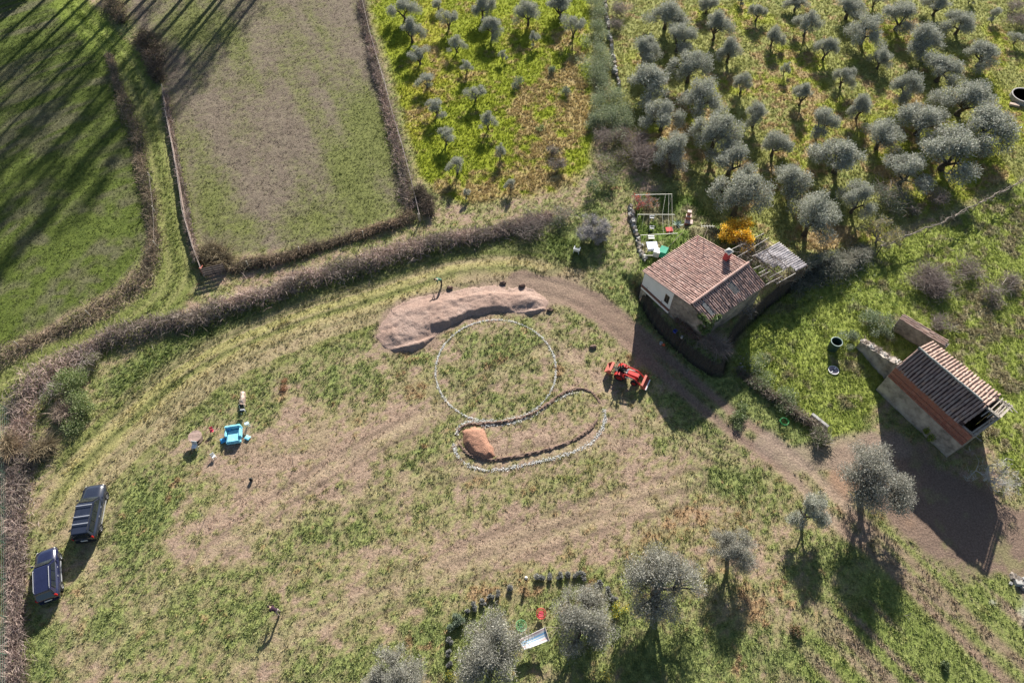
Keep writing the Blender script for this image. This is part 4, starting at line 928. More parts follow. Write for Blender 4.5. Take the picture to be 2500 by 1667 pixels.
panel(mb, .0, .385, 1.6, topz(.0) - .02, topz(.385) - .02, .03, .05); panel(mb, .385, .445, 1.6, 2.02, 2.02, .03, .05); panel(mb, .385, .445, 2.86, topz(.385) - .02, topz(.445) - .02, .03, .05); panel(mb, .445, .49, 1.6, topz(.445) - .02, topz(.49) - .02, .03, .05)
mb.build('plaster_panel', PLASTER, house, org=HO)
wn = MB(); panel(wn, .385, .445, 2.02, 2.86, 2.86, .008, .02); win = wn.build('window', GLASSD, house, org=HO)
fm = MB()
for t0, t1, z0, z1 in ((.38, .45, 1.98, 2.03), (.38, .45, 2.84, 2.89), (.38, .387, 2.03, 2.84), (.443, .45, 2.03, 2.84), (.413, .417, 2.03, 2.84)): panel(fm, t0, t1, z0, z1, z1, .045, .04)
fm.build('window_frame', pm('brown_frame', (.16, .10, .07), .2, 5, .7), win, org=HO)
mb = MB(); panel(mb, .0, .49, 1.36, 1.6, 1.6, .10, .10); mb.build('floor_beam', pm('red_brown_beam', (.20, .10, .08), .2, 5, .8), house, org=HO)
mb = MB(); panel(mb, .0, .49, 1.08, 1.36, 1.36, .05, .05); mb.build('plaster_band', PLASTER, house, org=HO)
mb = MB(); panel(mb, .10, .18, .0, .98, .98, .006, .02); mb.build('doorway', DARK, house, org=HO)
mb = MB()
for q in ((.10, 1.6, 1.9), (.36, 1.3, 1.9)): mb.tube([gp(q[0], q[1], .12), gp(q[0], q[2], .12)], .018, 5)
mb.build('wall_bracket', WOODD, house, org=HO)
mb = MB(); mb.slab([R1, R2, E2, E1] if (R2 - R1).cross(E1 - R1).z > 0 else [R1, E1, E2, R2], .07); mb.slab([R1, S1, S2, R2] if (S1 - R1).cross(R2 - R1).z > 0 else [R1, R2, S2, S1], .07)
mb.build('roof_deck', UNDER, house, org=HO)
trg = random.Random(5); cop = coppo('roof_tile', .056, .066, .40, TILE_A)
def hskip(qi, a, b, rg):
    if qi == 1 and b > .12 and ((.10 < a < .155 and b < .85) or (.55 < a < .64 and b < .7)): return True
    return False
lay_tiles(house, HO, [(R1, R2, E1, E2), (R1, R2, S1, S2)], .196, .335, cop, 300, trg, skip=hskip)
capm = coppo('ridge_tile', .115, .135, .42, TILE_A)
for i in range(17):
    o = obj_from('ridge_tile', capm, parent=house); p = R1.lerp(R2, i / 17) + Vector((0, 0, .035)) - HO
    o.matrix_local = frame(p, pd, ud, pd.cross(ud)) if pd.cross(ud).z > 0 else frame(p, -pd, ud, -pd.cross(ud))
for i in range(15):  # verge tiles on the near gable edge
    o = obj_from('verge_tile', cop, parent=house); p = R1.lerp(E1, i / 15) - ud * .07 - HO; y = (E1 - R1).normalized(); x = ud; n = x.cross(y)
    if n.z < 0: x = -x; n = -n
    o.matrix_local = frame(p - n * .01, x, y, n)
mb = MB()
for a0, a1, b0, b1 in ((.10, .155, .14, .86), (.55, .64, .14, .7)):
    for k in range(5):
        a = a0 + (a1 - a0) * (k + .5) / 5; p, q = R1.lerp(R2, a), S1.lerp(S2, a); nn = (S1 - R1).cross(R2 - R1).normalized(); nn = nn if nn.z > 0 else -nn
        mb.bar(p.lerp(q, b0) + nn * .03, p.lerp(q, b1) + nn * .03, .035, .03)
mb.build('roof_lath', pm('grey_lath', (.30, .30, .29), .2, 6, .8), house, org=HO)
def on_big(px, py):
    best = None
    for i in range(101):
        for j in range(101):
            p = R1.lerp(R2, i / 100).lerp(E1.lerp(E2, i / 100), j / 100); x, y = to_px(p.x, p.y, p.z); d = (x - px) ** 2 + (y - py) ** 2
            if best is None or d < best[0]: best = (d, p)
    return best[1]
cp = on_big(1771, 634); rz = math.atan2(ud.y, ud.x)
mb = MB(); mb.box(cp + Vector((0, 0, .30)), (.42, .38, .95), (0, 0, rz)); ch = mb.build('chimney', pm('chimney_red', (.36, .055, .055), .15, 3, .85, .1), house, org=HO)
mb = MB()
for i in (-1, 1):
    for j in (-1, 1): mb.box(cp + Matrix.Rotation(rz, 3, 'Z') @ Vector((i * .17, j * .15, .86)), (.07, .07, .18), (0, 0, rz))
mb.build('chimney_post', pm('pinkish_cement', (.55, .42, .38), .15, 3, .9), ch, org=HO)
mb = MB(); mb.box(cp + Vector((0, 0, .98)), (.56, .52, .07), (0, 0, rz)); mb.box(cp + Vector((0, 0, 1.09)), (.5, .46, .15), (0, 0, rz), (.1, .1)); mb.build('chimney_cap', GREY, ch, org=HO)
ap = on_big(1718, 583)
ant = thing('aerial', 'thin television aerial on a pole at the far corner of the farmhouse roof', 'aerial', ap)
mb = MB(); mb.tube([(0, 0, 0), (.02, 0, 1.55)], .02, 6); mb.build('pole', METALW, ant)
mb = MB(); mb.bar((-.55, 0, 1.5), (.55, 0, 1.5), .03)
for i in range(5): mb.bar((-.5 + i * .22, -.2, 1.51), (-.5 + i * .22, .2, 1.51), .012)
mb.build('boom', METALW, ant)
rp = on_big(1701, 590); mb = MB(); mb.tube([(0, 0, 0), (0, .05, .6)], .022, 6); mb.lathe([(.05, 0), (.05, .04)], 8); o = mb.build('vent_pipe', pm('pink_pipe', (.6, .25, .25), .1), None); o.location = rp; tag(o, 'thin red vent pipe near the top corner of the farmhouse roof', 'pipe')
# ivy over the low corner
iv = []
for k in range(26):
    t = rnd.random(); a = S1.lerp(S2, .02 + .16 * t) if rnd.random() < .5 else S1.lerp(R1, .45 * t)
    iv.append((a.x, a.y, a.z - rnd.random() ** 1.5 * 2.6 * (1 - t) - .02))
V, F, C = leaf_cloud(iv, np.full((26, 3), .24), 3600, .12, .09, [(.13, .20, .05), (.20, .25, .09), (.09, .15, .04), (.27, .29, .15)], .3, .3)
o = obj_from('ivy', fast_mesh('ivy', V - np.array([s1.x, s1.y, 0]), F, C), LEAF); o.location = (s1.x, s1.y, 0); tag(o, 'green ivy covering the low front corner of the farmhouse', 'ivy')

# ------------------------------------------------------------------ ruined barn
def z5(x, y): return (2130 + x / 2.892, 820 + y / 2.892)
B1, B2 = Q(*z5(320, 85), 4.55), Q(*z5(905, 575), 4.55)
n1, n2 = Q(2138, 951), Q(2311.5, 1117); n1.z = n2.z = 3.35
F1, F2 = Q(*z5(412, 38), 3.5), Q(*z5(990, 490), 3.5)
bc = (n1 + n2 + F1 + F2) / 4; BO = Vector((bc.x, bc.y, 0))
barn = thing('barn', 'ruined barn with old tile roof missing at one end and red brick upper wall', 'barn', BO)
bu = (B2 - B1).normalized(); bp_ = Vector((bu.y, -bu.x, 0)); bp_ = bp_ if bp_.dot(n1 - B1) > 0 else -bp_     # along the ridge; towards the near wall
f1, f2 = F1 - (F1 - bc).to_2d().to_3d() * .06, F2 - (F2 - bc).to_2d().to_3d() * .06
f1.z = f2.z = 3.35; c1, c2 = B1.copy(), B2.copy(); c1.z = c2.z = 4.4
mb = MB(); lo1, lo2 = n1.copy(), n2.copy(); lo1.z = lo2.z = 1.95
wallpoly(mb, [lo1, lo2], -.15, .32, -bp_); mb.build('wall', RENDER, barn, org=BO)
mb = MB(); k1, k2 = n1 - bp_ * .06, n2 - bp_ * .06; k1.z = k2.z = 3.3
k3, k4 = k1.copy(), k2.copy(); wallpoly(mb, [k1, k2], 1.95, .2, -bp_); mb.build('brick_backing', pm('mortar', (.30, .20, .17), .2, 6), barn, org=BO)
mb = MB(); wallpoly(mb, [n1 - bp_ * .33, c1, f1], -.15, .3, bu); mb.build('gable_wall', STONE, barn, org=BO)
mb = MB(); c2b = c2.copy(); c2b.z = 4.1; wallpoly(mb, [n2 - bp_ * .33, c2b, f2], -.15, .3, -bu); mb.build('gable_wall', STONE, barn, org=BO)
mb = MB(); wallpoly(mb, [f1 + bu * .31, f2 - bu * .31], -.15, .3, bp_); mb.build('back_wall', STONE, barn, org=BO)
# bricks: nine courses, some laid hollow side out
def brick_mesh(hollow):
    m = MB(); Lb, Hb, D = .246, .118, .09
    if not hollow: m.box((0, 0, 0), (Lb, D, Hb))
    else:
        m.box((0, .02, 0), (Lb, .03, Hb)); fy = -.02
        for z in (-1, 1): m.box((0, fy, z * (Hb / 2 - .011)), (Lb, .05, .022))
        for x in (-1, 0, 1): m.box((x * (Lb / 2 - .012), fy, 0), (.024, .05, Hb - .044))
    me = m.mesh('brick'); me.materials.append(BRICK); return me
bm_s, bm_h = brick_mesh(False), brick_mesh(True)
Lw = (n2 - n1).to_2d().length; nb = int(Lw / .262); bw = Lw / nb; wu = (n2 - n1).normalized()
for r in range(10):
    for i in range(nb):
        p = n1 + wu * ((i + .5) * bw + (0 if r % 2 == 0 else .0)); p.z = 2.015 + r * .132
        o = obj_from('brick', bm_h if r in (1, 2, 5) else bm_s, parent=barn)
        o.matrix_local = frame(p - bp_ * (.055 + rnd.uniform(-.006, .008)) - BO, -wu if (-wu).cross(-bp_).z > 0 else wu, -bp_, Vector((0, 0, 1)))
mb = MB(); dk = .86
q1, q2 = B1.lerp(B2, 0), B1.lerp(B2, dk); ne1 = n1 + bp_ * .02; ne2 = n2 + bp_ * .02; ne1.z = ne2.z = 3.42; nd = ne1.lerp(ne2, dk); fd = F1.lerp(F2, dk)
def slab_up(mb, a, b, c, d, th):
    mb.slab([a, b, c, d] if (b - a).cross(d - a).z > 0 else [a, d, c, b], th)
slab_up(mb, B1, q2, nd, ne1, .06); slab_up(mb, B1, q2, fd, F1, .06); mb.build('roof_deck', UNDER, barn, org=BO)
copb = coppo('roof_tile', .072, .086, .44, TILE_B); brg = random.Random(9)
lay_tiles(barn, BO, [(B1, q2, ne1, nd), (B1, q2, F1, fd)], .238, .345, copb, 300, brg, skip=lambda qi, a, b, rg: a > .965 and b > .6 and rg.random() < .6)
mb = MB(); pts = [B1.lerp(B2, i / 14) + Vector((0, 0, .10 + rnd.uniform(-.02, .02))) + bp_ * rnd.uniform(-.02, .05) for i in range(12)]
mb.tube(pts, .085, 6); mb.build('ridge_mortar', pm('grey_ridge_mortar', (.27, .27, .25), .25, 5, .95, .5), barn, org=BO)
mb = MB(); mb.bar(B1 - Vector((0, 0, .12)), B2 - Vector((0, 0, .12)), .16, .16); mb.build('ridge_beam', WOOD, barn, org=BO)
for t in (.89, .93, .965, .995):
    m_ = MB(); a = B1.lerp(B2, t) - Vector((0, 0, .06)); b = ne1.lerp(ne2, t) - Vector((0, 0, .05)); c = F1.lerp(F2, t) - Vector((0, 0, .05))
    if t < .99: b = a.lerp(b, rnd.uniform(.2, .5)) if t < .95 else b
    m_.bar(a, b, .07 if t < .99 else .14, .08); m_.build('rafter', WOOD, barn, org=BO)
    m_ = MB(); m_.bar(a, c, .07 if t < .99 else .14, .08); m_.build('rafter', WOOD, barn, org=BO)
for k in range(5):
    m_ = MB(); a = ne1.lerp(ne2, .86 + .02 * k) + Vector((0, 0, rnd.uniform(.02, .08))); b = a + bu * rnd.uniform(.4, .9) - bp_ * rnd.uniform(.0, .4) + Vector((0, 0, rnd.uniform(-.05, .1)))
    m_.bar(a, b, .05, .03); m_.build('fallen_lath', WOOD, barn, org=BO)
for k in range(6):
    m_ = MB(); a = F1.lerp(F2, .88 + .02 * k).lerp(B1.lerp(B2, .9), rnd.uniform(0, .3)) + Vector((0, 0, rnd.uniform(.0, .08))); b = a + bu * rnd.uniform(.3, .8) + bp_ * rnd.uniform(-.2, .3)
    m_.bar(a, b, .06, .03); m_.build('fallen_lath', WOOD, barn, org=BO)
# broken stone wall against the barn
wl = [Q(2090, 848), Q(2113, 872), Q(2135, 898), Q(2160, 926)]; hs = [.75, 1.15, 1.55, 2.1]
brk = thing('broken_wall', 'broken stone wall sloping up to the near corner of the barn', 'wall', wl[0])
def ragged_wall(mb, line, hs, th, nrm, z0=-.1, seed=0, wob=.06, sub=6):
    rg = random.Random(seed); pts = spline([(p.x, p.y, h) for p, h in zip(line, hs)], sub); N = len(pts); vs, fs = [], []
    for i, (x, y, h) in enumerate(pts):
        for off, k in ((0, 0), (0, 1), (th, 1), (th, 0)):
            j = Vector((rg.uniform(-wob, wob), rg.uniform(-wob, wob), rg.uniform(-wob, wob)))
            vs.append(Vector((x, y, (h if k else z0))) + nrm * off + (j if k else j * .5))
    for i in range(N - 1):
        b = i * 4
        for k in range(3): fs.append((b + k, b + 4 + k, b + 5 + k, b + 1 + k))
    fs += [(0, 1, 2, 3), tuple((N - 1) * 4 + k for k in (3, 2, 1, 0))]
    return mb.add(vs, fs)
mb = MB(); ragged_wall(mb, wl, hs, .55, -bp_, seed=3); mb.build('wall', RENDER, brk, org=wl[0])
st = MB(); stone_me = []
for k in range(5):
    m_ = MB(); rg = random.Random(k); m_.box((0, 0, 0), (1, .8, .6), (rg.uniform(-.2, .2), rg.uniform(-.2, .2), 0), (.75, .8)); me = m_.mesh('stone'); me.materials.append(STONE if k % 2 else GREY); stone_me.append(me)
for k in range(40):
    t = rnd.random() * 2.999; i = int(t); p = wl[i].lerp(wl[i + 1], t - i); h = hs[i] + (hs[i + 1] - hs[i]) * (t - i)
    o = obj_from('stone', stone_me[k % 5], parent=brk); o.location = Vector((p.x, p.y, h + .02)) - bp_ * rnd.uniform(.05, .5) - wl[0]; s = rnd.uniform(.10, .24); o.scale = (s, s, s); o.rotation_euler = (rnd.uniform(-.4, .4), rnd.uniform(-.4, .4), rnd.uniform(0, 6))
bx = np.array([list(wl[i % 3].lerp(wl[i % 3 + 1], rnd.random()) - bp_ * rnd.uniform(.1, .55) + Vector((0, 0, hs[i % 3] + .15))) for i in range(500)])
V, F, C = twig_cloud(bx, 500, .35, .01, STRAWC + PURPLE, .5, .6); o = obj_from('dry_grass', fast_mesh('dry_grass', V, F, C), TWIG); tag(o, 'dry grass growing along the top of the broken stone wall', 'grass', kind='stuff')
# tile-topped wall behind the barn
ta, tb = Q(2196, 778, 1.5), Q(2312, 848, 1.5); tdir = (tb - ta).normalized(); tn = Vector((-tdir.y, tdir.x, 0))
tw = thing('tiled_wall', 'old stone wall capped with rows of tiles behind the barn', 'wall', (ta.x, ta.y, 0))
mb = MB(); A0 = Vector((ta.x, ta.y, 1.5)); B0 = Vector((tb.x, tb.y, 1.5)); ragged_wall(mb, [A0, A0.lerp(B0, .35), A0.lerp(B0, .7), B0], [1.5, 1.5, 1.48, 1.45], .55, tn, seed=6, wob=.03); mb.build('wall', STONE, tw, org=(ta.x, ta.y, 0))
nL = int((B0 - A0).length / .36)
for r in range(4):
    for i in range(nL):
        o = obj_from('coping_tile', copb, parent=tw); p = A0 + tdir * (i * .36 + rnd.uniform(-.03, .03)) + tn * (-.02 + r * .21) + Vector((0, 0, .04 - .02 * r)) - Vector((ta.x, ta.y, 0))
        ang = rnd.gauss(0, .07); x = tn * math.cos(ang) + tdir * math.sin(ang); y = tdir * math.cos(ang) - tn * math.sin(ang); n = x.cross(y)
        if n.z < 0: x = -x; n = -n
        o.matrix_local = frame(p, x, y, n)

# ------------------------------------------------------------------ shed with corrugated roof, pergola of poles beside the farmhouse
def z3(x, y, z): return Q(1730 + x / 7.84, 560 + y / 7.84, z)
A_, B_, C_, D_ = z3(890, 500, 2.15), z3(1355, 245, 2.2), z3(1900, 690, 2.1), z3(1440, 930, 2.05)
SO = Vector((((A_ + C_) / 2).x, ((A_ + C_) / 2).y, 0))
shed = thing('shed', 'lean-to shed with a pale corrugated sheet roof beside the farmhouse', 'shed', SO)
CORR = pm('corrugated_sheet', (.60, .56, .55), .25, 2.2, .75, .1, tint=(.74, .70, .69))
for k in range(5):
    t0, t1 = k / 5, (k + 1) / 5; mb = MB(); nwv = 3; st_ = 4; vs, fs = [], []
    cut = [(.0, 1.), (.0, 1.), (.05, 1.), (.22, 1.), (.52, 1.)][k]
    for i in range(nwv * st_ + 1):
        t = t0 + (t1 - t0) * i / (nwv * st_); a, b = A_.lerp(D_, t), B_.lerp(C_, t); h = .085 * math.sin(2 * math.pi * i / st_ + .8)
        for q in (cut[0], cut[1]): vs.append(a.lerp(b, q) + Vector((0, 0, h + .015 * (k % 2) + (.08 * (1 - q) if k > 2 else 0))))
    fs = [(2 * i, 2 * i + 1, 2 * i + 3, 2 * i + 2) for i in range(nwv * st_)]
    mb.add(vs, fs); mb.build('roof_sheet', CORR, shed, org=SO, smooth=False)
for p in (A_, B_, C_, D_, (A_ + D_) / 2, (B_ + C_) / 2):
    mb = MB(); mb.tube([(p.x, p.y, -.6), (p.x, p.y, p.z - .06)], .05, 6); mb.build('post', WOODD, shed, org=SO)
for a, b in ((A_, D_), (B_, C_)):
    mb = MB(); mb.bar(a - Vector((0, 0, .09)), b - Vector((0, 0, .09)), .07, .08); mb.build('beam', WOODD, shed, org=SO)
mb = MB(); bw_ = MB()
for i in range(9):
    a, b = D_.lerp(C_, i / 9), D_.lerp(C_, (i + .92) / 9); m_ = MB(); m_.add([(a.x, a.y, -.3), (b.x, b.y, -.3), (b.x, b.y, 1.75), (a.x, a.y, 1.75), (a.x + .03, a.y + .03, -.3), (b.x + .03, b.y + .03, -.3), (b.x + .03, b.y + .03, 1.75), (a.x + .03, a.y + .03, 1.75)], [(0, 1, 2, 3), (7, 6, 5, 4), (3, 2, 6, 7), (0, 3, 7, 4), (1, 5, 6, 2)])
    m_.build('plank', WOODD, shed, org=SO)
PO = z3(950, 600, 0)
perg = thing('pergola', 'pergola of pale crossed poles between farmhouse and shed', 'pergola', (PO.x, PO.y, 0))
for (x0, y0, x1, y1) in ((400, 405, 1060, 75), (545, 530, 1150, 165), (660, 465, 740, 425), (740, 630, 840, 575), (830, 520, 1020, 425), (860, 755, 1000, 690), (960, 840, 1115, 758), (990, 900, 1170, 808), (1170, 920, 1480, 760), (1040, 1090, 1400, 900), (1305, 1040, 1665, 838)):
    mb = MB(); mb.tube([z3(x0, y0, 2.3), z3(x1, y1, 2.32)], .028, 5); mb.build('pole', pm('pale_pole', (.52, .48, .44), .2, 6), perg, org=(PO.x, PO.y, 0))
for (x0, y0, x1, y1) in ((720, 450, 1060, 690), (1000, 130, 1250, 290), (1150, 815, 1330, 945), (1250, 500, 1640, 840), (1110, 400, 1270, 580)):
    mb = MB(); mb.tube([z3(x0, y0, 2.24), z3(x1, y1, 2.24)], .026, 5); mb.build('cross_pole', WOODD, perg, org=(PO.x, PO.y, 0))
for x, y in ((650, 280), (1040, 90), (1110, 770), (1400, 900), (980, 900)):
    p = z3(x, y, 2.25); mb = MB(); mb.tube([(p.x, p.y, 0), p], .04, 5); mb.build('post', WOODD, perg, org=(PO.x, PO.y, 0))
b_ = np.array([list(z3(rnd.uniform(560, 1150), rnd.uniform(180, 700), rnd.uniform(1.7, 2.5))) for _ in range(420)] + [list(z3(rnd.uniform(1000, 1500), rnd.uniform(560, 1020), rnd.uniform(1.9, 2.5))) for _ in range(260)])
V, F, C = twig_cloud(b_, len(b_), .8, .013, [(.20, .17, .15), (.13, .11, .095), (.27, .24, .22)], .1, .6); o = obj_from('bare_vine', fast_mesh('bare_vine', V, F, C), TWIG); tag(o, 'tangle of leafless vine over the pergola poles', 'vine')

# ------------------------------------------------------------------ earth mound, ridges in place of a trench, chalk lines
def soil_mat(name, c1, c2, c3):
    m, n, l, out = new_mat(name)
    b = n.new("ShaderNodeBsdfPrincipled"); b.inputs['Roughness'].default_value = .97; b.inputs['Specular IOR Level'].default_value = .08; l.new(b.outputs[0], out.inputs[0])
    ge = n.new("ShaderNodeNewGeometry")
    a = n.new("ShaderNodeTexNoise"); a.inputs['Scale'].default_value = .35; a.inputs['Detail'].default_value = 3; l.new(ge.outputs['Position'], a.inputs['Vector'])
    f = n.new("ShaderNodeTexNoise"); f.inputs['Scale'].default_value = 7; f.inputs['Detail'].default_value = 7; f.inputs['Roughness'].default_value = .75; l.new(ge.outputs['Position'], f.inputs['Vector'])
    r = n.new("ShaderNodeValToRGB"); l.new(a.outputs[0], r.inputs[0]); r.color_ramp.elements[0].position = .38; r.color_ramp.elements[1].position = .62; r.color_ramp.elements[0].color = (*c1, 1); r.color_ramp.elements[1].color = (*c2, 1)
    mr = n.new("ShaderNodeMapRange"); mr.inputs[1].default_value = .35; mr.inputs[2].default_value = .6; l.new(f.outputs[0], mr.inputs[0])
    mx = n.new("ShaderNodeMix"); mx.data_type = 'RGBA'; l.new(mr.outputs[0], mx.inputs[0]); mx.inputs[6].default_value = (*c3, 1); l.new(r.outputs[0], mx.inputs[7]); l.new(mx.outputs[2], b.inputs['Base Color'])
    bp = n.new("ShaderNodeBump"); bp.inputs['Strength'].default_value = 1.0; bp.inputs['Distance'].default_value = .12; l.new(f.outputs[0], bp.inputs['Height']); l.new(bp.outputs[0], b.inputs['Normal'])
    return m
SOIL = soil_mat('mound_soil', (.37, .26, .21), (.42, .315, .265), (.28, .19, .155)); SOILR = soil_mat('red_soil', (.40, .215, .145), (.46, .26, .18), (.25, .135, .095))
def heap(name, label, poly_px, h, edge, mat, step=.11, seed=0, inner=None):
    poly = W(poly_px); xs = [p[0] for p in poly]; ys = [p[1] for p in poly]
    x = np.arange(min(xs) - .3, max(xs) + .3, step); y = np.arange(min(ys) - .3, max(ys) + .3, step); X, Y = np.meshgrid(x, y); s = X.shape; X, Y = X.ravel(), Y.ravel()
    d = -poly_sdf(X, Y, poly) + (fbm(X, Y, 1.1, seed + 5) - .5) * .35
    n1, n2, n3 = fbm(X, Y, .5, seed), fbm(X, Y, 1.9, seed + 1), fbm(X, Y, 4.5, seed + 2)
    prof = sstep(-.05, edge, d)
    if inner: di = line_dist(X, Y, W(inner))[0]; do_ = line_dist(X, Y, W([p for p in poly_px if p not in inner]))[0]; prof = sstep(-.03, 1, d / (.45 + 1.1 * sstep(.35, .75, di / (di + do_ + 1e-6))))
    Z = h * prof * (.62 + .65 * n1) + sstep(0, .5, d) * ((n2 - .5) * .13 + (n3 - .5) * .11) + sstep(0, .3, d) * (rng.random(len(X)) - .5) * .045
    Z = np.where(d < -.02, -.25, Z) + gz(X, Y); ii = (np.arange(s[0] - 1)[:, None] * s[1] + np.arange(s[1] - 1)[None, :]).ravel(); F = np.stack([ii, ii + 1, ii + 1 + s[1], ii + s[1]], 1)
    F = F[(d[F] > -.3).any(1)]; o0 = np.array([np.mean(xs), np.mean(ys), 0])
    o = obj_from(name, fast_mesh(name, np.stack([X, Y, Z], 1) - o0, F, smooth=True), mat); o.location = o0; return tag(o, label, 'earth mound')
heap('soil_mound', 'long crescent-shaped mound of pinkish brown earth above the chalk circle', MOUND, .36, .55, SOIL, seed=11, inner=MOUND[11:21])
heap('soil_mound', 'small heap of reddish earth inside the kidney-shaped bed', full([(1064, 990), (1090, 977), (1110, 985), (1117, 1005), (1136, 1028), (1140, 1050), (1112, 1060), (1085, 1052), (1066, 1022)]), .42, .5, SOILR, seed=15)
def ridge_line(name, label, pts_px, wd, h, mat, seed):  # raised soil added so its shadow line reads as the shallow trench
    p = [Q(x, y) for x, y in full(pts_px)]; sp = spline([(a.x, a.y) for a in p], 14); rg = random.Random(seed); vs, fs = [], []
    for i, q in enumerate(sp):
        a, b = sp[max(i - 1, 0)], sp[min(i + 1, len(sp) - 1)]; d = Vector((b[0] - a[0], b[1] - a[1], 0)).normalized(); n = Vector((-d.y, d.x, 0)); k = math.sin(math.pi * min(1, max(0, i / (len(sp) - 1)))) ** .3; ww = wd * rg.uniform(.7, 1.3) * (.4 + .6 * k)
        z = gzf(q[0], q[1])
        for o, hh in ((-1, -.12), (-.55, h * rg.uniform(.2, .9)), (-.1, h * rg.uniform(.5, 1.3)), (.4, h * rg.uniform(.2, .9)), (1, -.12)): vs.append(Vector((q[0], q[1], z + hh * k)) + n * (o * ww))
    for i in range(len(sp) - 1):
        for j in range(4): fs.append((i * 5 + j, i * 5 + j + 1, i * 5 + 6 + j, i * 5 + 5 + j))
    mb = MB(); mb.add(vs, fs); o0 = (p[0].x, p[0].y, 0); o = mb.build(name, mat, None, org=o0); o.location = o0
    return tag(o, label, 'earth ridge')
DSOIL = soil_mat('dark_spoil', (.24, .165, .125), (.29, .205, .165), (.14, .095, .075))
ridge_line('trench_shadow_ridge', 'thin earth ridge whose shadow stands in for the trench, upper kidney bed edge', [(1046, 1000), (1056, 984), (1076, 974), (1110, 972), (1160, 968), (1210, 955), (1245, 938), (1290, 905), (1330, 893), (1360, 902), (1380, 928)], .22, .13, DSOIL, 1)
ridge_line('trench_shadow_ridge', 'thin earth ridge whose shadow stands in for the trench, lower kidney bed edge', [(1374, 962), (1350, 990), (1310, 1015), (1250, 1035), (1180, 1050), (1120, 1057), (1078, 1044), (1052, 1018)], .24, .15, DSOIL, 2)
for i, (x, y, lab) in enumerate([(1098, 704, 'dark clod of earth beside the bending person'), (1228, 692, 'dark clod of earth above the right half of the mound'), (1343, 758, 'dark clod of earth right of the mound'), (1448, 848, 'dark clod of earth above the tractor'), (1275, 698, 'dark clod of earth at the top right of the mound')]):
    mb = MB(); rg = random.Random(i); mb.ball((0, 0, .07), .2, 8, 6, (1.5, .8, .8)); mb.v = [(a + rg.uniform(-.04, .04), b + rg.uniform(-.04, .04), c + rg.uniform(-.03, .05)) for a, b, c in mb.v]
    o = mb.build('earth_clod', DSOIL); p = G(x, y); o.location = p; tag(o, lab, 'clod')
CHALK = pm('chalk', (.55, .55, .53), .12, 8, .95, .1)
def chalk(name, label, lines, per_m=90, wd=.11, seed=0):
    rg = np.random.default_rng(seed); Vs = []
    for pts, dens in lines:
        sp = np.array(spline([tuple(Q(x, y)[:2]) for x, y in pts], 12)); seg = np.linalg.norm(np.diff(sp, axis=0), axis=1); cum = np.r_[0, np.cumsum(seg)]; n = int(cum[-1] * per_m * dens)
        s = rg.random(n) * cum[-1]; i = np.clip(np.searchsorted(cum, s) - 1, 0, len(seg) - 1); t = (s - cum[i]) / seg[i]; q = sp[i] * (1 - t[:, None]) + sp[i + 1] * t[:, None]; d = unit(sp[i + 1] - sp[i])
        keep = rg.random(n) < .45 + .6 * vnoise(s * 1.1, s * 0, seed + 3); q, d = q[keep], d[keep]; n = len(q)
        q = q + np.stack([-d[:, 1], d[:, 0]], 1) * (rg.normal(size=(n, 1)) * wd * .55); z = gz(q[:, 0], q[:, 1]) + .03 + .03 * rg.random(n)
        a = rg.random(n) * 6.28; r = .012 + .026 * rg.random(n)
        for k in range(4):
            Vs.append(np.stack([q[:, 0] + r * np.cos(a + k * 1.57) * (1 + .4 * (k % 2)), q[:, 1] + r * np.sin(a + k * 1.57) * (1 + .4 * (k % 2)), z + rg.normal(size=n) * .012], 1))
    n_l = []; V = []; base = 0
    for li in range(0, len(Vs), 4):
        V.append(np.stack(Vs[li:li + 4], 1).reshape(-1, 3))
    V = np.concatenate(V); o = obj_from(name, fast_mesh(name, V, np.arange(len(V)).reshape(-1, 4)), CHALK); return tag(o, label, 'chalk line')
circ = []
for k in range(25):
    a = 2 * math.pi * k / 24; c = Vector((-1.25, 27.8, 0)); x, y = to_px(c.x + 4.66 * math.cos(a), c.y + 4.63 * math.sin(a)); circ.append((float(x), float(y)))
chalk('chalk_circle', 'large white chalk circle marked on the grass below the mound', [(circ, 1.0)], 85, .075, 1)
chalk('chalk_outline', 'white chalk outline of the kidney-shaped bed beside the circle', [
    (full([(1050, 1000), (1052, 985), (1068, 972), (1100, 966), (1150, 966), (1200, 956), (1236, 938)]), 1.6), (full([(1100, 976), (1150, 976), (1190, 968), (1230, 952), (1262, 928), (1300, 908), (1340, 901)]), .9),
    (full([(1386, 940), (1389, 962), (1380, 990), (1356, 1018), (1310, 1040), (1250, 1057), (1190, 1071), (1130, 1080), (1082, 1072), (1052, 1048), (1041, 1018)]), 1.7)], 60, .14, 2)

# ------------------------------------------------------------------ cars (front towards +x)
TYRE = pm('tyre', (.025, .025, .026), .2, 8, .85, .2); RIM = pm('alloy_rim', (.55, .56, .58), .1, 6, .35, 0, metal=.8); CHROME = pm('bright_bar', (.72, .73, .75), .05, 6, .3, 0, metal=.6)
GLASS = pm('car_glass', (.02, .025, .03), .1, 2, .06, 0, spec=.8); LAMPR = pm('tail_lamp', (.42, .02, .02), .1, 4, .25, 0); LAMPW = pm('head_lamp', (.7, .7, .68), .05, 4, .2, 0)
BLACKP = pm('black_trim', (.03, .03, .032), .15, 6, .6, .1)
def loft(mb, stations, cap=True):
    n = len(stations[0]); vs = [p for s in stations for p in s]; fs = []
    for i in range(len(stations) - 1):
        for k in range(n): fs.append((i * n + k, i * n + (k + 1) % n, (i + 1) * n + (k + 1) % n, (i + 1) * n + k))
    if cap: fs += [tuple(range(n - 1, -1, -1)), tuple(range((len(stations) - 1) * n, len(stations) * n))]
    return mb.add(vs, fs)
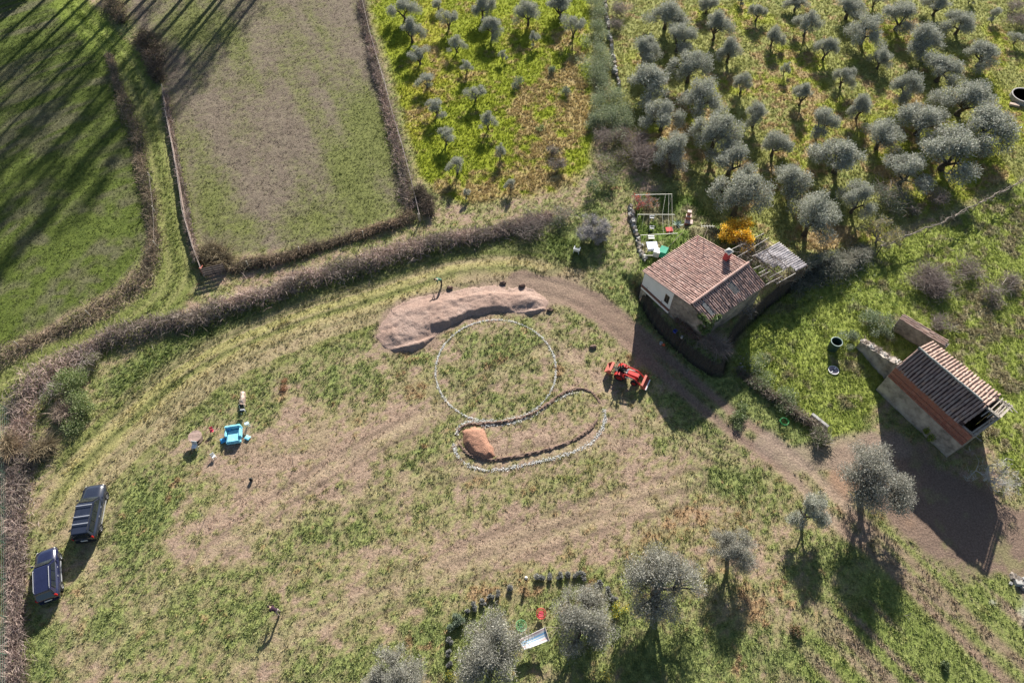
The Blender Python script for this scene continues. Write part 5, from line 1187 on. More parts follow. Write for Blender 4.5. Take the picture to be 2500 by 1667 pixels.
def wheel(parent, c, r, wd, rim, side):
    """c hub, axle along y"""
    h = bpy.data.objects.new('wheel', None); COL.objects.link(h); h.parent = parent; h.location = c
    mb = MB(); mb.lathe([(r * .62, -wd / 2), (r * .93, -wd / 2), (r, -wd * .3), (r, wd * .3), (r * .93, wd / 2), (r * .62, wd / 2)], 22, rot=(rad(90), 0, 0), close=True); mb.build('tyre', TYRE, h, smooth=True)
    mb = MB(); mb.lathe([(.001, wd * .25), (r * .2, wd * .38), (r * .24, wd * .2), (r * .56, wd * .2), (r * .64, wd * .42), (r * .66, -wd * .4), (.001, -wd * .3)], 20, rot=(rad(90) * (-1 if side > 0 else 1), 0, 0))
    for k in range(5):
        a = 2 * math.pi * k / 5; mb.bar((r * .12 * math.cos(a), side * wd * .36, r * .12 * math.sin(a)), (r * .6 * math.cos(a), side * wd * .40, r * .6 * math.sin(a)), r * .15, .02, (0, 1, 0))
    mb.build('rim', rim, h); return h
def car(label, hub_r, hub_f, L, Wd, H, rim, paint, roofbars, colname, hatch=False):
    zr = H * .20; a, b = Q(*hub_r, zr), Q(*hub_f, zr); f = (b - a); wb = f.length; f.normalize(); left = Vector((-f.y, f.x, 0)); mid = (a + b) / 2 + left * (Wd / 2 - .06)
    t = thing('car', label, 'car', (mid.x, mid.y, gzf(mid.x, mid.y) + .005), math.atan2(f.y, f.x))
    xf, xr = L * .5, -L * .5; bz, hz = H * .18, H * .60; hw = Wd / 2
    def ring(x, w0, w1, w2, z0, z1, z2): return [(x, -w0, z0), (x, -w1, z1), (x, -w2, z2), (x, -w2 * .45, z2 + .025), (x, w2 * .45, z2 + .025), (x, w2, z2), (x, w1, z1), (x, w0, z0)]
    mb = MB(); loft(mb, [ring(xf, hw * .66, hw * .74, hw * .62, bz + .08, H * .34, H * .42), ring(xf - .10, hw * .82, hw * .9, hw * .78, bz, H * .36, H * .50), ring(xf - .35, hw * .92, hw * .98, hw * .84, bz, H * .38, H * .545), ring(xf - L * .2, hw * .95, hw, hw * .87, bz, H * .38, H * .575), ring(xf - L * .27, hw * .95, hw, hw * .89, bz, H * .38, hz),
                          ring(-L * .1, hw * .95, hw, hw * .9, bz, H * .38, hz + .01), ring(xr + .5, hw * .95, hw, hw * .9, bz, H * .4, hz + .02), ring(xr + .12, hw * .9, hw * .96, hw * .86, bz, H * .4, hz + .01), ring(xr, hw * .8, hw * .88, hw * .78, bz + .06, H * .38, hz - .05)])
    body = mb.build('body', paint, t, smooth=True, bevel=.02)
    x0, x1, x2, x3 = xf - L * .26, xf - L * .41, xr + (.16 if not hatch else .30), xr + .02; zt = H * .985; rw = hw * .70; bw = hw * .88
    mb = MB(); loft(mb, [[(x0, -bw, hz), (x1, -rw, zt - .03), (x1, rw, zt - .03), (x0, bw, hz)], [((x1 + x2) / 2, -bw, hz), ((x1 + x2) / 2, -rw * 1.03, zt), ((x1 + x2) / 2, rw * 1.03, zt), ((x1 + x2) / 2, bw, hz)], [(x3, -bw, hz), (x2, -rw, zt - .02), (x2, rw, zt - .02), (x3, bw, hz)]])
    mb.build('roof', paint, t, smooth=False, bevel=.035)
    g = MB(); o = .012
    def gl(p): return [Vector(q) for q in p]
    g.quad((x0 - .04 + o, -bw * .92, hz + .04), (x0 - .04 + o, bw * .92, hz + .04), (x1 + .06 + o, rw * .9, zt - .07), (x1 + .06 + o, -rw * .9, zt - .07)); g.v = [(x + .02, y, z + .012) for x, y, z in g.v]; g.build('windscreen', GLASS, t)
    g = MB(); g.quad((x3 - .03, bw * .86, hz + .05), (x3 - .03, -bw * .86, hz + .05), (x2 - .035, -rw * .86, zt - .09), (x2 - .035, rw * .86, zt - .09)); g.build('rear_window', GLASS, t)
    for s in (-1, 1):
        xs = [x0 - .22, (x0 - .22) * .5 + (x2 + .3) * .5 + .12, (x2 + .3) * .5 + (x0 - .22) * .5 - .55, x2 + .12]
        for i in range(3):
            u0, u1 = xs[i] - .03, xs[i + 1] + .03; k0 = .30 if i == 0 else 0; k1 = -.10 if i == 2 else 0
            g = MB(); y0, y1 = s * (bw * .985 + o), s * (rw * 1.05 + o + .012); q = [(u0, y0, hz + .045), (u1 + k1 * 0, y0, hz + .045), (u1 - k1 * .8, y1, zt - .075), (u0 - k0, y1, zt - .075)]
            g.quad(*(q if s < 0 else q[::-1])); g.build('side_window', GLASS, t)
        mb = MB(); mb.box((x0 - .12, s * (hw + .06), hz + .03), (.10, .14, .09)); mb.build('mirror', paint, t, bevel=.015)
        mb = MB(); mb.box((xf - .14, s * hw * .66, H * .45), (.16, hw * .3, .10), (0, .5, -s * .35)); mb.build('headlight', LAMPW, t, bevel=.02)
        mb = MB(); mb.box((xr + .06, s * hw * .80, hz - .02), (.12, .12, .26)); mb.build('tail_light', LAMPR, t, bevel=.02)
        mb = MB(); mb.tube([(x1 - .15, s * rw * .93, zt + .03), (x1 - .25, s * rw * .95, zt + .06), (x2 + .2, s * rw * .95, zt + .06), (x2 + .1, s * rw * .93, zt + .02)], .017, 5); mb.build('roof_rail', CHROME if not roofbars else BLACKP, t)
        mb = MB(); mb.bar((-wb / 2 + .3, s * (hw + .005), bz + .03), (wb / 2 - .3, s * (hw + .005), bz + .03), .035, .07); mb.build('side_skirt', CHROME, t)
        for x in (0.18, -L * .12):
            mb = MB(); mb.box((x, s * (hw * .985), H * .51), (.12, .02, .025)); mb.build('door_handle', CHROME, t)
    for x in roofbars: 
        mb = MB(); mb.bar((x, -rw * .97, zt + .07), (x, rw * .97, zt + .07), .05, .03); mb.build('roof_bar', CHROME, t)
    mb = MB(); mb.box((xf - .02, 0, bz + .10), (.12, Wd * .8, .16)); mb.build('front_bumper', BLACKP, t, bevel=.03)
    mb = MB(); mb.box((xr + .0, 0, bz + .10), (.14, Wd * .86, .18)); mb.build('rear_bumper', BLACKP if roofbars else paint, t, bevel=.03)
    mb = MB(); mb.box((xr - .055, 0, H * .42), (.02, .42, .10)); mb.build('number_plate', WHITEP, t)
    for s in (-1, 1):
        for x in (wb / 2, -wb / 2):
            m_ = MB(); m_.lathe([(H * .245, -.03), (H * .245, .02)], 18, (x, s * (hw - .025), zr + .01), (rad(90), 0, 0)); m_.build('wheel_arch', BLACKP, t)
            wheel(t, (x, s * (hw - .06), zr), zr, .17, rim, s)
    return t
PAINT1 = pm('dark_blue_grey_paint', (.022, .027, .045), .1, 2, .22, 0, spec=.6, coat=.7); PAINT2 = pm('navy_paint', (.015, .018, .05), .1, 2, .2, 0, spec=.6, coat=.8)
car('dark SUV with three pale roof bars, the upper of two parked cars', (244.3, 1289.5), (259, 1211), 3.85, 1.5, 1.40, pm('grey_rim', (.30, .30, .31), .1, 6, .5, 0, metal=.6), PAINT1, (.15, -.62, -1.12), 'grey')
car('dark navy hatchback with bright side rails, the lower of two parked cars', (149.3, 1430.9), (145.7, 1359.5), 3.4, 1.38, 1.24, RIM, PAINT2, (), 'navy', True)

# ------------------------------------------------------------------ tractor with loader and rear box
TRED = pm('tractor_red', (.50, .035, .03), .15, 3, .45, .05, coat=.2); TREDF = pm('faded_orange_red', (.50, .13, .09), .2, 4, .6, .1)
ta_, tb_ = Q(1511.9, 919.7, .42), Q(1547, 935.9, .30); tf = (tb_ - ta_); tf.z = 0; twb = tf.length; tf.normalize(); tl = Vector((-tf.y, tf.x, 0)); tm_ = ta_ + tf * 0 + tl * .42
trac = thing('tractor', 'small red tractor with front loader bucket and rear scoop', 'tractor', (tm_.x, tm_.y, gzf(tm_.x, tm_.y)), math.atan2(tf.y, tf.x))
for s in (-1, 1):
    wheel(trac, (0, s * .42, .42), .42, .24, TRED, s); wheel(trac, (twb, s * .38, .28), .28, .17, TRED, s)
    mb = MB(); loft(mb, [[(.44 * math.cos(a), s * y, .42 + .5 * math.sin(a)) for y in (.28, .56)] + [(.40 * math.cos(a), s * y, .42 + .46 * math.sin(a)) for y in (.56, .28)] for a in [rad(v) for v in (15, 45, 75, 105, 135, 160)]]); mb.build('fender', TRED, trac)
    mb = MB(); mb.tube([(-.2, s * .26, .7), (-.24, s * .27, 1.15)], .03, 6); mb.build('roll_bar_leg', BLACKP, trac)
    # loader arm: upright, boom, drop to the bucket
    mb = MB(); mb.bar((.35, s * .36, .35), (.32, s * .38, 1.0), .08, .09); mb.bar((.30, s * .38, .98), (1.15, s * .38, .88), .08, .10); mb.bar((1.13, s * .38, .90), (1.72, s * .38, .34), .08, .10); mb.build('loader_arm', TRED, trac)
    mb = MB(); mb.tube([(.42, s * .38, .62), (1.05, s * .38, .80)], .03, 6); mb.build('loader_ram', CHROME, trac)
mb = MB(); mb.box((.05, 0, .45), (1.1, .30, .28)); mb.box((twb, 0, .28), (.12, .7, .10)); mb.build('chassis', BLACKP, trac)
mb = MB(); mb.box((.92, 0, .74), (.92, .44, .36), None, (.97, .82)); hood = mb.build('bonnet', TRED, trac, bevel=.03)
mb = MB(); mb.box((1.385, 0, .70), (.02, .34, .26)); mb.build('grille', BLACKP, hood)
for s in (-1, 1): mb = MB(); mb.box((1.39, s * .12, .80), (.02, .09, .06)); mb.build('headlight', LAMPW, hood)
mb = MB(); mb.box((.42, 0, .86), (.12, .42, .20)); mb.build('dashboard', pm('grey_plastic', (.35, .36, .38), .1, 5, .6), trac, bevel=.02)
mb = MB(); mb.lathe([(.15, -.012), (.165, 0), (.15, .012), (.135, 0)], 16, (.30, 0, .98), (0, rad(-25), 0), True); mb.tube([(.40, 0, .90), (.30, 0, .98)], .018, 5); mb.build('steering_wheel', BLACKP, trac)
mb = MB(); mb.box((-.02, 0, .66), (.38, .40, .10)); mb.box((-.22, 0, .85), (.09, .38, .32)); mb.build('seat', BLACKP, trac, bevel=.02)
mb = MB(); mb.bar((.2, 0, .48), (.2, .01, .50), .5); mb.box((.22, 0, .50), (.4, .66, .03)); mb.build('footplate', TREDF, trac)
mb = MB(); mb.tube([(-.24, -.27, 1.15), (-.42, -.27, 1.32), (-.42, .27, 1.32), (-.24, .27, 1.15)], .03, 6); mb.build('roll_bar', BLACKP, trac)
def bucket(x0, dirx, wd, dep, ht, mat, name, zb):
    m_ = MB(); h = wd / 2; s = dirx
    m_.box((x0 + s * dep / 2, 0, zb), (dep, wd, .03)); m_.box((x0, 0, zb + ht / 2), (.03, wd, ht)); m_.box((x0 + s * dep * .18, 0, zb + ht), (dep * .4, wd, .03))
    for y in (-h, h): m_.add([(x0, y - .012, zb), (x0 + s * dep, y - .012, zb), (x0 + s * dep * .4, y - .012, zb + ht), (x0, y - .012, zb + ht), (x0, y + .012, zb), (x0 + s * dep, y + .012, zb), (x0 + s * dep * .4, y + .012, zb + ht), (x0, y + .012, zb + ht)], [(0, 1, 2, 3), (7, 6, 5, 4), (0, 4, 5, 1), (1, 5, 6, 2), (2, 6, 7, 3)])
    return m_.build(name, mat, trac)
bucket(1.74, 1, 1.02, .42, .40, TREDF, 'front_bucket', .18)
mb = MB(); mb.box((2.18, 0, .19), (.08, 1.0, .025)); mb.build('bucket_edge', CHROME, trac)
bucket(-.72, -1, .86, .50, .42, TREDF, 'rear_scoop', .32)
mb = MB(); mb.bar((-.3, -.2, .4), (-.72, -.25, .45), .05); mb.bar((-.3, .2, .4), (-.72, .25, .45), .05); mb.bar((-.3, 0, .7), (-.72, 0, .70), .05); mb.build('hitch', BLACKP, trac)

# ------------------------------------------------------------------ people
SKIN = pm('skin', (.50, .32, .24), .06, 5, .6, 0); HAIRD = pm('dark_hair', (.03, .022, .018), .2, 20, .7, .2); SHOE = pm('shoe', (.04, .035, .03), .2, 8, .8)
def person(label, loc, rz, pose, top, legs, hair, scale=.83, cap=None):
    J, R, K, E = [], [], [], []
    def j(p, r, k, par=None):
        J.append(Vector(p)); R.append(r); K.append(k)
        if par is not None: E.append((par, len(J) - 1))
        return len(J) - 1
    ln = pose.get('lean', 0.0); hz = pose.get('hip', .93); px0 = pose.get('hx', 0.0)
    d = lambda a: Vector((math.sin(a), 0, math.cos(a)))
    P = Vector((px0, 0, hz)); pel = j(P, .135, 'legs'); sp = j(P + d(ln * .6) * .2, .13, 'top', pel); ct = P + d(ln * .6) * .2 + d(ln) * .22; ch = j(ct, .15, 'top', sp)
    nk = j(ct + d(ln) * .17, .058, 'skin', ch); hl = pose.get('head', ln * .9); hd = j(J[nk] + d(hl) * .13, .095, 'skin', nk); j(J[hd] + d(hl) * .09, .075, 'hair', hd)
    fd = Vector((math.cos(hl), 0, -math.sin(hl))); j(J[hd] + fd * .105 + d(hl) * .0, .014, 'skin', hd)
    for s in (-1, 1):
        kn = Vector(pose['knee'][0 if s < 0 else 1]); an = Vector(pose['ankle'][0 if s < 0 else 1]); y = s * .10
        h_ = j(P + Vector((0, y, -.03)), .095, 'legs', pel); k_ = j((kn.x, y * 1.15 + kn.y, kn.z), .062, 'legs', h_); a_ = j((an.x, y * 1.2 + an.y, an.z), .045, 'legs', k_)
        j((an.x + .03, y * 1.2 + an.y, an.z - .05), .045, 'shoe', a_); j((an.x + .17, y * 1.3 + an.y, an.z - .055), .036, 'shoe', len(J) - 1)
        sh = j(ct + d(ln) * .10 + Vector((0, s * .18, 0)), .068, 'top', ch); el = Vector(pose['elbow'][0 if s < 0 else 1]); wr = Vector(pose['wrist'][0 if s < 0 else 1])
        e_ = j((el.x, s * .22 + el.y, el.z), .048, 'top', sh); w_ = j((wr.x, s * .2 + wr.y, wr.z), .033, 'top', e_); fa = (J[w_] - J[e_]).normalized(); pl = j(J[w_] + fa * .07, .034, 'skin', w_)
        sd2 = Vector((0, 1, 0)).cross(fa).normalized() if abs(fa.y) < .9 else Vector((0, 0, 1)); lat = fa.cross(sd2).normalized()
        for i, fl in enumerate((.075, .085, .08, .06)):
            o1 = lat * ((i - 1.5) * .021); m1 = j(J[pl] + fa * .045 + o1, .009, 'skin', pl); m2 = j(J[m1] + fa * fl * .5 + sd2 * .01, .0085, 'skin', m1); j(J[m2] + (fa * .6 + sd2 * .6) * fl * .45, .008, 'skin', m2)
        t1 = j(J[w_] + fa * .03 + lat * .04 * s, .011, 'skin', w_); j(J[t1] + fa * .05 + lat * .02 * s, .009, 'skin', t1)
    me = bpy.data.meshes.new('person'); me.from_pydata([tuple(p) for p in J], E, []); o = bpy.data.objects.new('tmp', me); COL.objects.link(o)
    m = o.modifiers.new('s', 'SKIN'); m.use_smooth_shade = True
    for i, sv in enumerate(me.skin_vertices[0].data): sv.radius = (R[i], R[i]); sv.use_root = (i == 0)
    ss = o.modifiers.new('u', 'SUBSURF'); ss.levels = ss.render_levels = 1
    dg = bpy.context.evaluated_depsgraph_get(); dg.update(); nm = bpy.data.meshes.new_from_object(o.evaluated_get(dg)); bpy.data.objects.remove(o)
    kinds = ['skin', 'top', 'legs', 'shoe', 'hair']; nm.materials.clear()
    for mt in (SKIN, top, legs, SHOE, hair): nm.materials.append(mt)
    JA = np.array([list(p) for p in J])
    seg = [(JA[a], JA[b], K[b], K[a]) for a, b in E]; A = np.array([s[0] for s in seg]); B = np.array([s[1] for s in seg]); AB = B - A; L2 = (AB ** 2).sum(1) + 1e-9
    for f in nm.polygons:
        c = np.array(f.center); t_ = np.clip(((c - A) * AB).sum(1) / L2, 0, 1); q = ((A + AB * t_[:, None] - c) ** 2).sum(1); i = int(q.argmin()); f.material_index = kinds.index(seg[i][2] if t_[i] > .45 else seg[i][3])
    nm.name = 'person'; b = bpy.data.objects.new('person', nm); COL.objects.link(b); b.location = loc; b.rotation_euler = (0, 0, rz); b.scale = (scale,) * 3; tag(b, label, 'person')
    mb = MB(); hdp = J[hd] + d(hl) * .03 - fd * .018; mb.ball(hdp, .112, 12, 8, (1.0, .92, 1.02)); mb.v = [tuple(Vector(v) if (Vector(v) - hdp).dot(fd) < .05 or (Vector(v) - hdp).dot(d(hl)) > .07 else hdp + (Vector(v) - hdp) * .8) for v in mb.v]
    mb.build('hair' if cap is None else 'cap', hair if cap is None else cap, b, smooth=True)
    for s in (-1, 1):
        e = MB(); e.ball(J[hd] + fd * .088 + Vector((0, s * .035, 0)) + d(hl) * .015, .012, 6, 5); e.build('eye', BLACKP, b)
        e = MB(); e.ball(J[hd] + Vector((0, s * .098, 0)), .025, 6, 5, (.6, .35, 1)); e.build('ear', SKIN, b)
    return b
JG = pm('green_jacket', (.06, .16, .11), .2, 4, .9, .2, tint=(.13, .24, .19)); TD = pm('dark_trousers', (.03, .03, .035), .2, 5, .9); JD = pm('dark_purple_jacket', (.05, .025, .04), .2, 4, .9, .2); TB = pm('beige_trousers', (.42, .33, .30), .15, 5, .9); JBK = pm('dark_green_jacket', (.02, .03, .025), .2, 4, .9)
bend = dict(lean=1.15, head=1.5, hip=.90, knee=[(.06, 0, .48), (.04, 0, .48)], ankle=[(-.02, 0, .09), (.02, 0, .09)], elbow=[(.42, 0, .82), (.40, 0, .86)], wrist=[(.52, 0, .58), (.50, -.05, .60)])
person('person in a green jacket bending over at the edge of the earth mound', G(1079, 698), rad(195), bend, JG, TD, HAIRD)
bend2 = dict(lean=1.0, head=1.3, hip=.92, knee=[(.07, 0, .49), (.0, .03, .48)], ankle=[(.05, 0, .09), (-.06, .04, .09)], elbow=[(.40, 0, .92), (.36, 0, .95)], wrist=[(.50, .05, .70), (.50, -.1, .72)])
person('person in a dark jacket and pale trousers stooping in the mown field', G(684, 1497), rad(160), bend2, JD, TB, HAIRD)
sit = dict(lean=.12, head=.25, hip=.60, knee=[(.40, -.02, .64), (.40, .02, .64)], ankle=[(.44, 0, .36), (.44, 0, .36)], elbow=[(.20, 0, .82), (.20, 0, .82)], wrist=[(.36, -.06, .92), (.36, .06, .92)])
pp = trac.matrix_basis @ Vector((-.06, 0, .72 - .60 * .83 + .05)); person('driver in dark clothes sitting on the red tractor', pp, math.atan2(tf.y, tf.x), sit, JBK, TD, HAIRD)

# ------------------------------------------------------------------ outdoor furniture in the mown field
def F8(x, y): return (440 + x / 4.48, 930 + y / 4.48)
BLUE = pm('sky_blue_cloth', (.26, .66, .80), .10, 4, .85, .15, tint=(.34, .74, .86)); BLUED = pm('deeper_blue_cloth', (.07, .36, .66), .12, 4, .85, .15)
p = G(*F8(598, 610)); sofa = thing('sofa', 'wide sky-blue upholstered sofa standing in the grass', 'sofa', p, rad(10))
mb = MB(); mb.box((0, -.05, .16), (1.02, 1.10, .26)); mb.build('base', BLUE, sofa, bevel=.04)
mb = MB(); mb.box((.02, -.12, .34), (.86, .96, .14)); mb.build('seat_cushion', BLUE, sofa, bevel=.05)
mb = MB(); mb.box((0, .56, .36), (1.14, .20, .62)); mb.build('backrest', BLUE, sofa, bevel=.06)
for s, L_ in ((-1, .62), (1, .74)):
    mb = MB(); mb.box((s * .50, .46 - L_ / 2, .32), (.15, L_, .46)); mb.build('armrest', BLUE, sofa, bevel=.05)
def pillow(label, x, y, sz, rz, mat, z=.0):
    m_ = MB(); N = 8; vs, fs = [], []
    for sgn in (1, -1):
        for i in range(N + 1):
            for j in range(N + 1):
                u, v = i / N * 2 - 1, j / N * 2 - 1; h = .30 * (max(0, 1 - u ** 4) * max(0, 1 - v ** 4)) ** .7; q = 1 - .08 * (1 - abs(u)) * abs(v); vs.append((u * sz / 2 * q, v * sz / 2, sz * (sgn * h * .55) + sz * .18))
    n = N + 1
    for k in range(2):
        for i in range(N):
            for j in range(N):
                a = k * n * n + i * n + j; f = (a, a + n, a + n + 1, a + 1); fs.append(f if k == 0 else f[::-1])
    m_.add(vs, fs); o = m_.build('cushion', mat, None, smooth=True); pt = G(x, y, z); o.location = pt; o.rotation_euler = (rnd.uniform(-.15, .15), rnd.uniform(-.1, .1), rz); return tag(o, label, 'cushion')
pillow('blue cushion lying on the seat of the sky-blue sofa', *F8(560, 552), .32, rad(5), BLUED, .42)
pillow('blue cushion on the grass left of the sky-blue sofa', *F8(472, 655), .38, rad(30), BLUED, .02)
pillow('pale blue cushion on the grass right of the sky-blue sofa', *F8(738, 625), .36, rad(-25), BLUE, .02)
def folding_chair(label, x, y, rz, mat, frame_m, sz=.42, seat_z=.4, back=.42, name='folding_chair'):
    t = thing(name, label, 'chair', G(x, y), rz)
    mb = MB(); mb.box((0, 0, seat_z), (sz, sz, .04)); mb.build('seat', mat, t, bevel=.01)
    mb = MB(); mb.box((0, sz / 2 + .04, seat_z + back * .62), (sz, .035, back * .7), (rad(-14), 0, 0)); mb.build('backrest', mat, t, bevel=.01)
    for sx in (-1, 1):
        mb = MB(); mb.tube([(sx * sz / 2, -sz / 2, 0), (sx * sz / 2, sz * .25, seat_z), (sx * sz / 2, sz / 2 + .09, seat_z + back)], .016, 5); mb.build('leg', frame_m, t)
        mb = MB(); mb.tube([(sx * sz / 2 * .94, sz / 2, 0), (sx * sz / 2 * .94, -sz * .3, seat_z)], .016, 5); mb.build('leg', frame_m, t)
    return t
ch_ = folding_chair('black folding chair with a white band, below the sheepskin', *F8(700, 345), rad(8), pm('black_canvas', (.012, .012, .014), .1, 6, .9), METALW, .34)
mb = MB(); mb.box((0, .0, .425), (.33, .12, .012)); mb.build('white_band', WHITEP, ch_)
p = G(*F8(695, 225)); cen_ = [(.02 * math.sin(k) + .03 * k - .10, .58 - k * .15, .30 + .02 * math.sin(k * 2)) for k in range(8)]
V, F, C = leaf_cloud(cen_, [(.18 + .02 * (k % 3), .15, .13) for k in range(8)], 4600, .09, .022, [(.72, .58, .48), (.78, .68, .58), (.62, .47, .39), (.80, .74, .66)], .4, .4)
sk = thing('sheepskin', 'fluffy cream and pink sheepskin draped behind the black chair', 'sheepskin', p); o = obj_from('fleece', fast_mesh('fleece', V, F, C), leaf_mat('fleece', .2, .8, .0), sk)
mb = MB(); mb.tube([(-.10, .62, .28), (.0, .1, .30), (.10, -.5, .27)], [.14, .16, .15], 8); mb.build('hide', pm('hide', (.60, .48, .40), .1, 4), sk, smooth=True)
for sx in (-.12, .12): mb = MB(); mb.tube([(sx, .3, 0), (sx, .3, .25)], .02, 5); mb.build('support_leg', WOODD, sk); mb = MB(); mb.tube([(sx, -.3, 0), (sx, -.3, .25)], .02, 5); mb.build('support_leg', WOODD, sk)
p = Q(*F8(160, 602), .62); tb2 = thing('round_table', 'round plank-topped table made like a cable reel', 'table', (p.x, p.y, gzf(p.x, p.y)), rad(8))
for k in range(6):
    y0, y1 = -.47 + k * .157, -.47 + (k + 1) * .157 - .008; pts = []
    for y in (y0, (y0 + y1) / 2, y1): pts.append((math.sqrt(max(.0, .48 ** 2 - y * y)), y))
    m_ = MB(); m_.prism([(a, b) for a, b in pts] + [(-a, b) for a, b in pts[::-1]], .585, .62 + rnd.uniform(-.004, .004)); m_.build('plank', pm('reel_plank_%d' % (k % 3), [(.34, .24, .20), (.39, .28, .235), (.30, .215, .18)][k % 3], .2, 6, .9, .2), tb2)
mb = MB(); mb.lathe([(.17, .06), (.17, .585)], 14); mb.build('drum', WOODD, tb2); mb = MB(); mb.lathe([(.36, .0), (.36, .06)], 18); mb.build('foot_disc', WOODD, tb2)
folding_chair('white plastic chair tucked against the round plank table', *F8(175, 735), rad(-5), WHITEP, WHITEP, .36, .36, .34)
folding_chair('red folding chair between round table and sofa', *F8(358, 560), rad(15), pm('hot_red_cloth', (.75, .07, .12), .1, 5), METALW, .26, .26, .22)
folding_chair('small white folding chair below the sofa', *F8(375, 838), rad(40), WHITEP, WHITEP, .24, .24, .2)
st_ = thing('folding_stand', 'small pale blue folding stand up and right of the sofa', 'stand', G(*F8(745, 490)), rad(25))
PB = pm('pale_blue_metal', (.52, .68, .80), .1, 5, .5)
for s in (-1, 1): mb = MB(); mb.tube([(s * .14, -.12, 0), (-s * .14, .02, .42)], .016, 5); mb.build('leg', PB, st_); mb = MB(); mb.tube([(s * .14, .12, 0), (-s * .14, -.0, .42)], .016, 5); mb.build('leg', PB, st_)
mb = MB(); mb.box((0, .0, .43), (.28, .2, .02)); mb.build('top', PB, st_)
for lab, x, y in (('small black bucket alone in the mown field, below the sofa', 614, 1172),):
    t = thing('bucket', lab, 'bucket', G(x, y)); mb = MB(); mb.lathe([(.001, 0), (.10, 0), (.13, .24), (.12, .24), (.09, .03), (.001, .03)], 14); mb.build('pail', BLACKP, t); mb = MB(); mb.tube([(.13 * math.cos(a), .02, .24 + .11 * math.sin(a)) for a in [math.pi * i / 8 for i in range(9)]], .008, 4); mb.build('handle', METALW, t)
# hammock and wire chairs under the olives
def striped():
    m, n, l, out = new_mat('striped_cloth'); b = n.new("ShaderNodeBsdfPrincipled"); b.inputs['Roughness'].default_value = .9; l.new(b.outputs[0], out.inputs[0])
    a = n.new("ShaderNodeAttribute"); a.attribute_name = 'Col'; l.new(a.outputs['Color'], b.inputs['Base Color']); return m
HZ = .62
hA, hB, hC, hD = [Q(*T(2, 3, x, y), z) for x, y, z in ((55, 1165, .75), (303, 1048, .95), (343, 1172, .95), (112, 1258, .75))]
ham = thing('hammock', 'striped white, pink and blue hammock slung between two olive trees', 'hammock', ((hA.x + hC.x) / 2, (hA.y + hC.y) / 2, 0)); HMO = ham.location.copy()
NU, NV = 24, 27; pat = [(.62, .60, .58), (.60, .36, .36), (.64, .62, .60), (.62, .60, .58), (.16, .34, .55), (.24, .42, .60), (.64, .62, .60), (.18, .36, .56), (.64, .62, .60), (.62, .60, .58), (.58, .34, .34), (.64, .62, .60), (.62, .60, .58)]
V, C = [], []
for i in range(NU + 1):
    for jv in range(NV):
        u, v = i / NU, jv / (NV - 1); q = hA.lerp(hB, u).lerp(hD.lerp(hC, u), v); q = Vector(q) - Vector((0, 0, .22 * math.sin(math.pi * (u * .9 + .02)) * (.55 + .45 * math.sin(math.pi * v)))) ; V.append(tuple(q - HMO)); C.append(pat[min(int(v * len(pat)), len(pat) - 1)])
Fh = [(i * NV + j, (i + 1) * NV + j, (i + 1) * NV + j + 1, i * NV + j + 1) for i in range(NU) for j in range(NV - 1)]
me = fast_mesh('cloth', np.array(V), np.array(Fh), np.array(C), smooth=True); o = obj_from('cloth', me, striped(), ham); sm = o.modifiers.new('t', 'SOLIDIFY'); sm.thickness = .012
mb = MB(); mb.bar(hB + (hB - hC) * .06, hC + (hC - hB) * .06, .05); mb.build('spreader_bar', WOOD, ham, org=HMO)
mb = MB(); mb.bar(hA, hD, .04); mb.build('spreader_bar', WOOD, ham, org=HMO)
e1_, e2_ = (hB + hC) / 2 + (hB - hA).normalized() * .75 + Vector((0, 0, .3)), (hA + hD) / 2 - (hB - hA).normalized() * .7 + Vector((0, 0, .3))
for a, e in ((hB, e1_), (hC, e1_), ((hB + hC) / 2, e1_), (hA, e2_), (hD, e2_)): mb = MB(); mb.tube([a, e], .008, 4); mb.build('rope', pm('rope', (.55, .48, .38), .1), ham, org=HMO)
def wire_chair(label, x, y, r, col, rz, solid):
    t = thing('wire_chair', label, 'chair', G(x, y), rz); m = pm('wire_' + col[0], col[1], .12, 5, .5)
    ring = [(r * math.cos(a), r * math.sin(a), .36 + .20 * (1 + math.sin(a)) / 2) for a in [2 * math.pi * i / 22 for i in range(23)]]
    mb = MB(); mb.tube(ring, .022, 5, False); mb.build('rim', m, t)
    mb = MB()
    for i in range(0, 22): mb.tube([ring[i], (ring[i][0] * .55, ring[i][1] * .55, .26 + .1 * (ring[i][2] - .36)), (0, 0, .22)], .010 if solid else .006, 4, False)
    for q in (.35, .6, .8): mb.tube([(a * q, b * q, .22 + (c - .22) * q ** 1.6) for a, b, c in ring], .009 if solid else .006, 4, False)
    mb.build('basket', m, t)
    if solid: mb = MB(); mb.lathe([(.001, .24), (r * .6, .27), (r * .62, .31), (.001, .29)], 18); mb.build('cushion', pm('pink_red_cushion', (.72, .12, .15), .12, 6), t)
    for i in range(4): a = i * math.pi / 2 + .78; mb = MB(); mb.tube([(r * .3 * math.cos(a), r * .3 * math.sin(a), .24), (r * .6 * math.cos(a), r * .6 * math.sin(a), 0)], .014, 4); mb.build('leg', m, t)
    return t
wire_chair('red wire bowl chair beside the hammock', *T(2, 3, 265, 940), .30, ('red', (.62, .05, .07)), 0, True); wire_chair('green wire bowl chair above the hammock end', *T(2, 3, 84, 1050), .32, ('green', (.16, .42, .20)), rad(60), False)
orn = thing('garden_ornament', 'small white and black garden ornament on a stake at the lavender arc', 'ornament', G(1284, 1418))
mb = MB(); mb.tube([(0, 0, 0), (0, 0, .25)], .012, 5); mb.build('stake', BLACKP, orn); mb = MB(); mb.lathe([(.001, .2), (.06, .22), (.08, .28), (.04, .36), (.001, .37)], 10); mb.build('lower_body', WHITEP, orn, smooth=True)
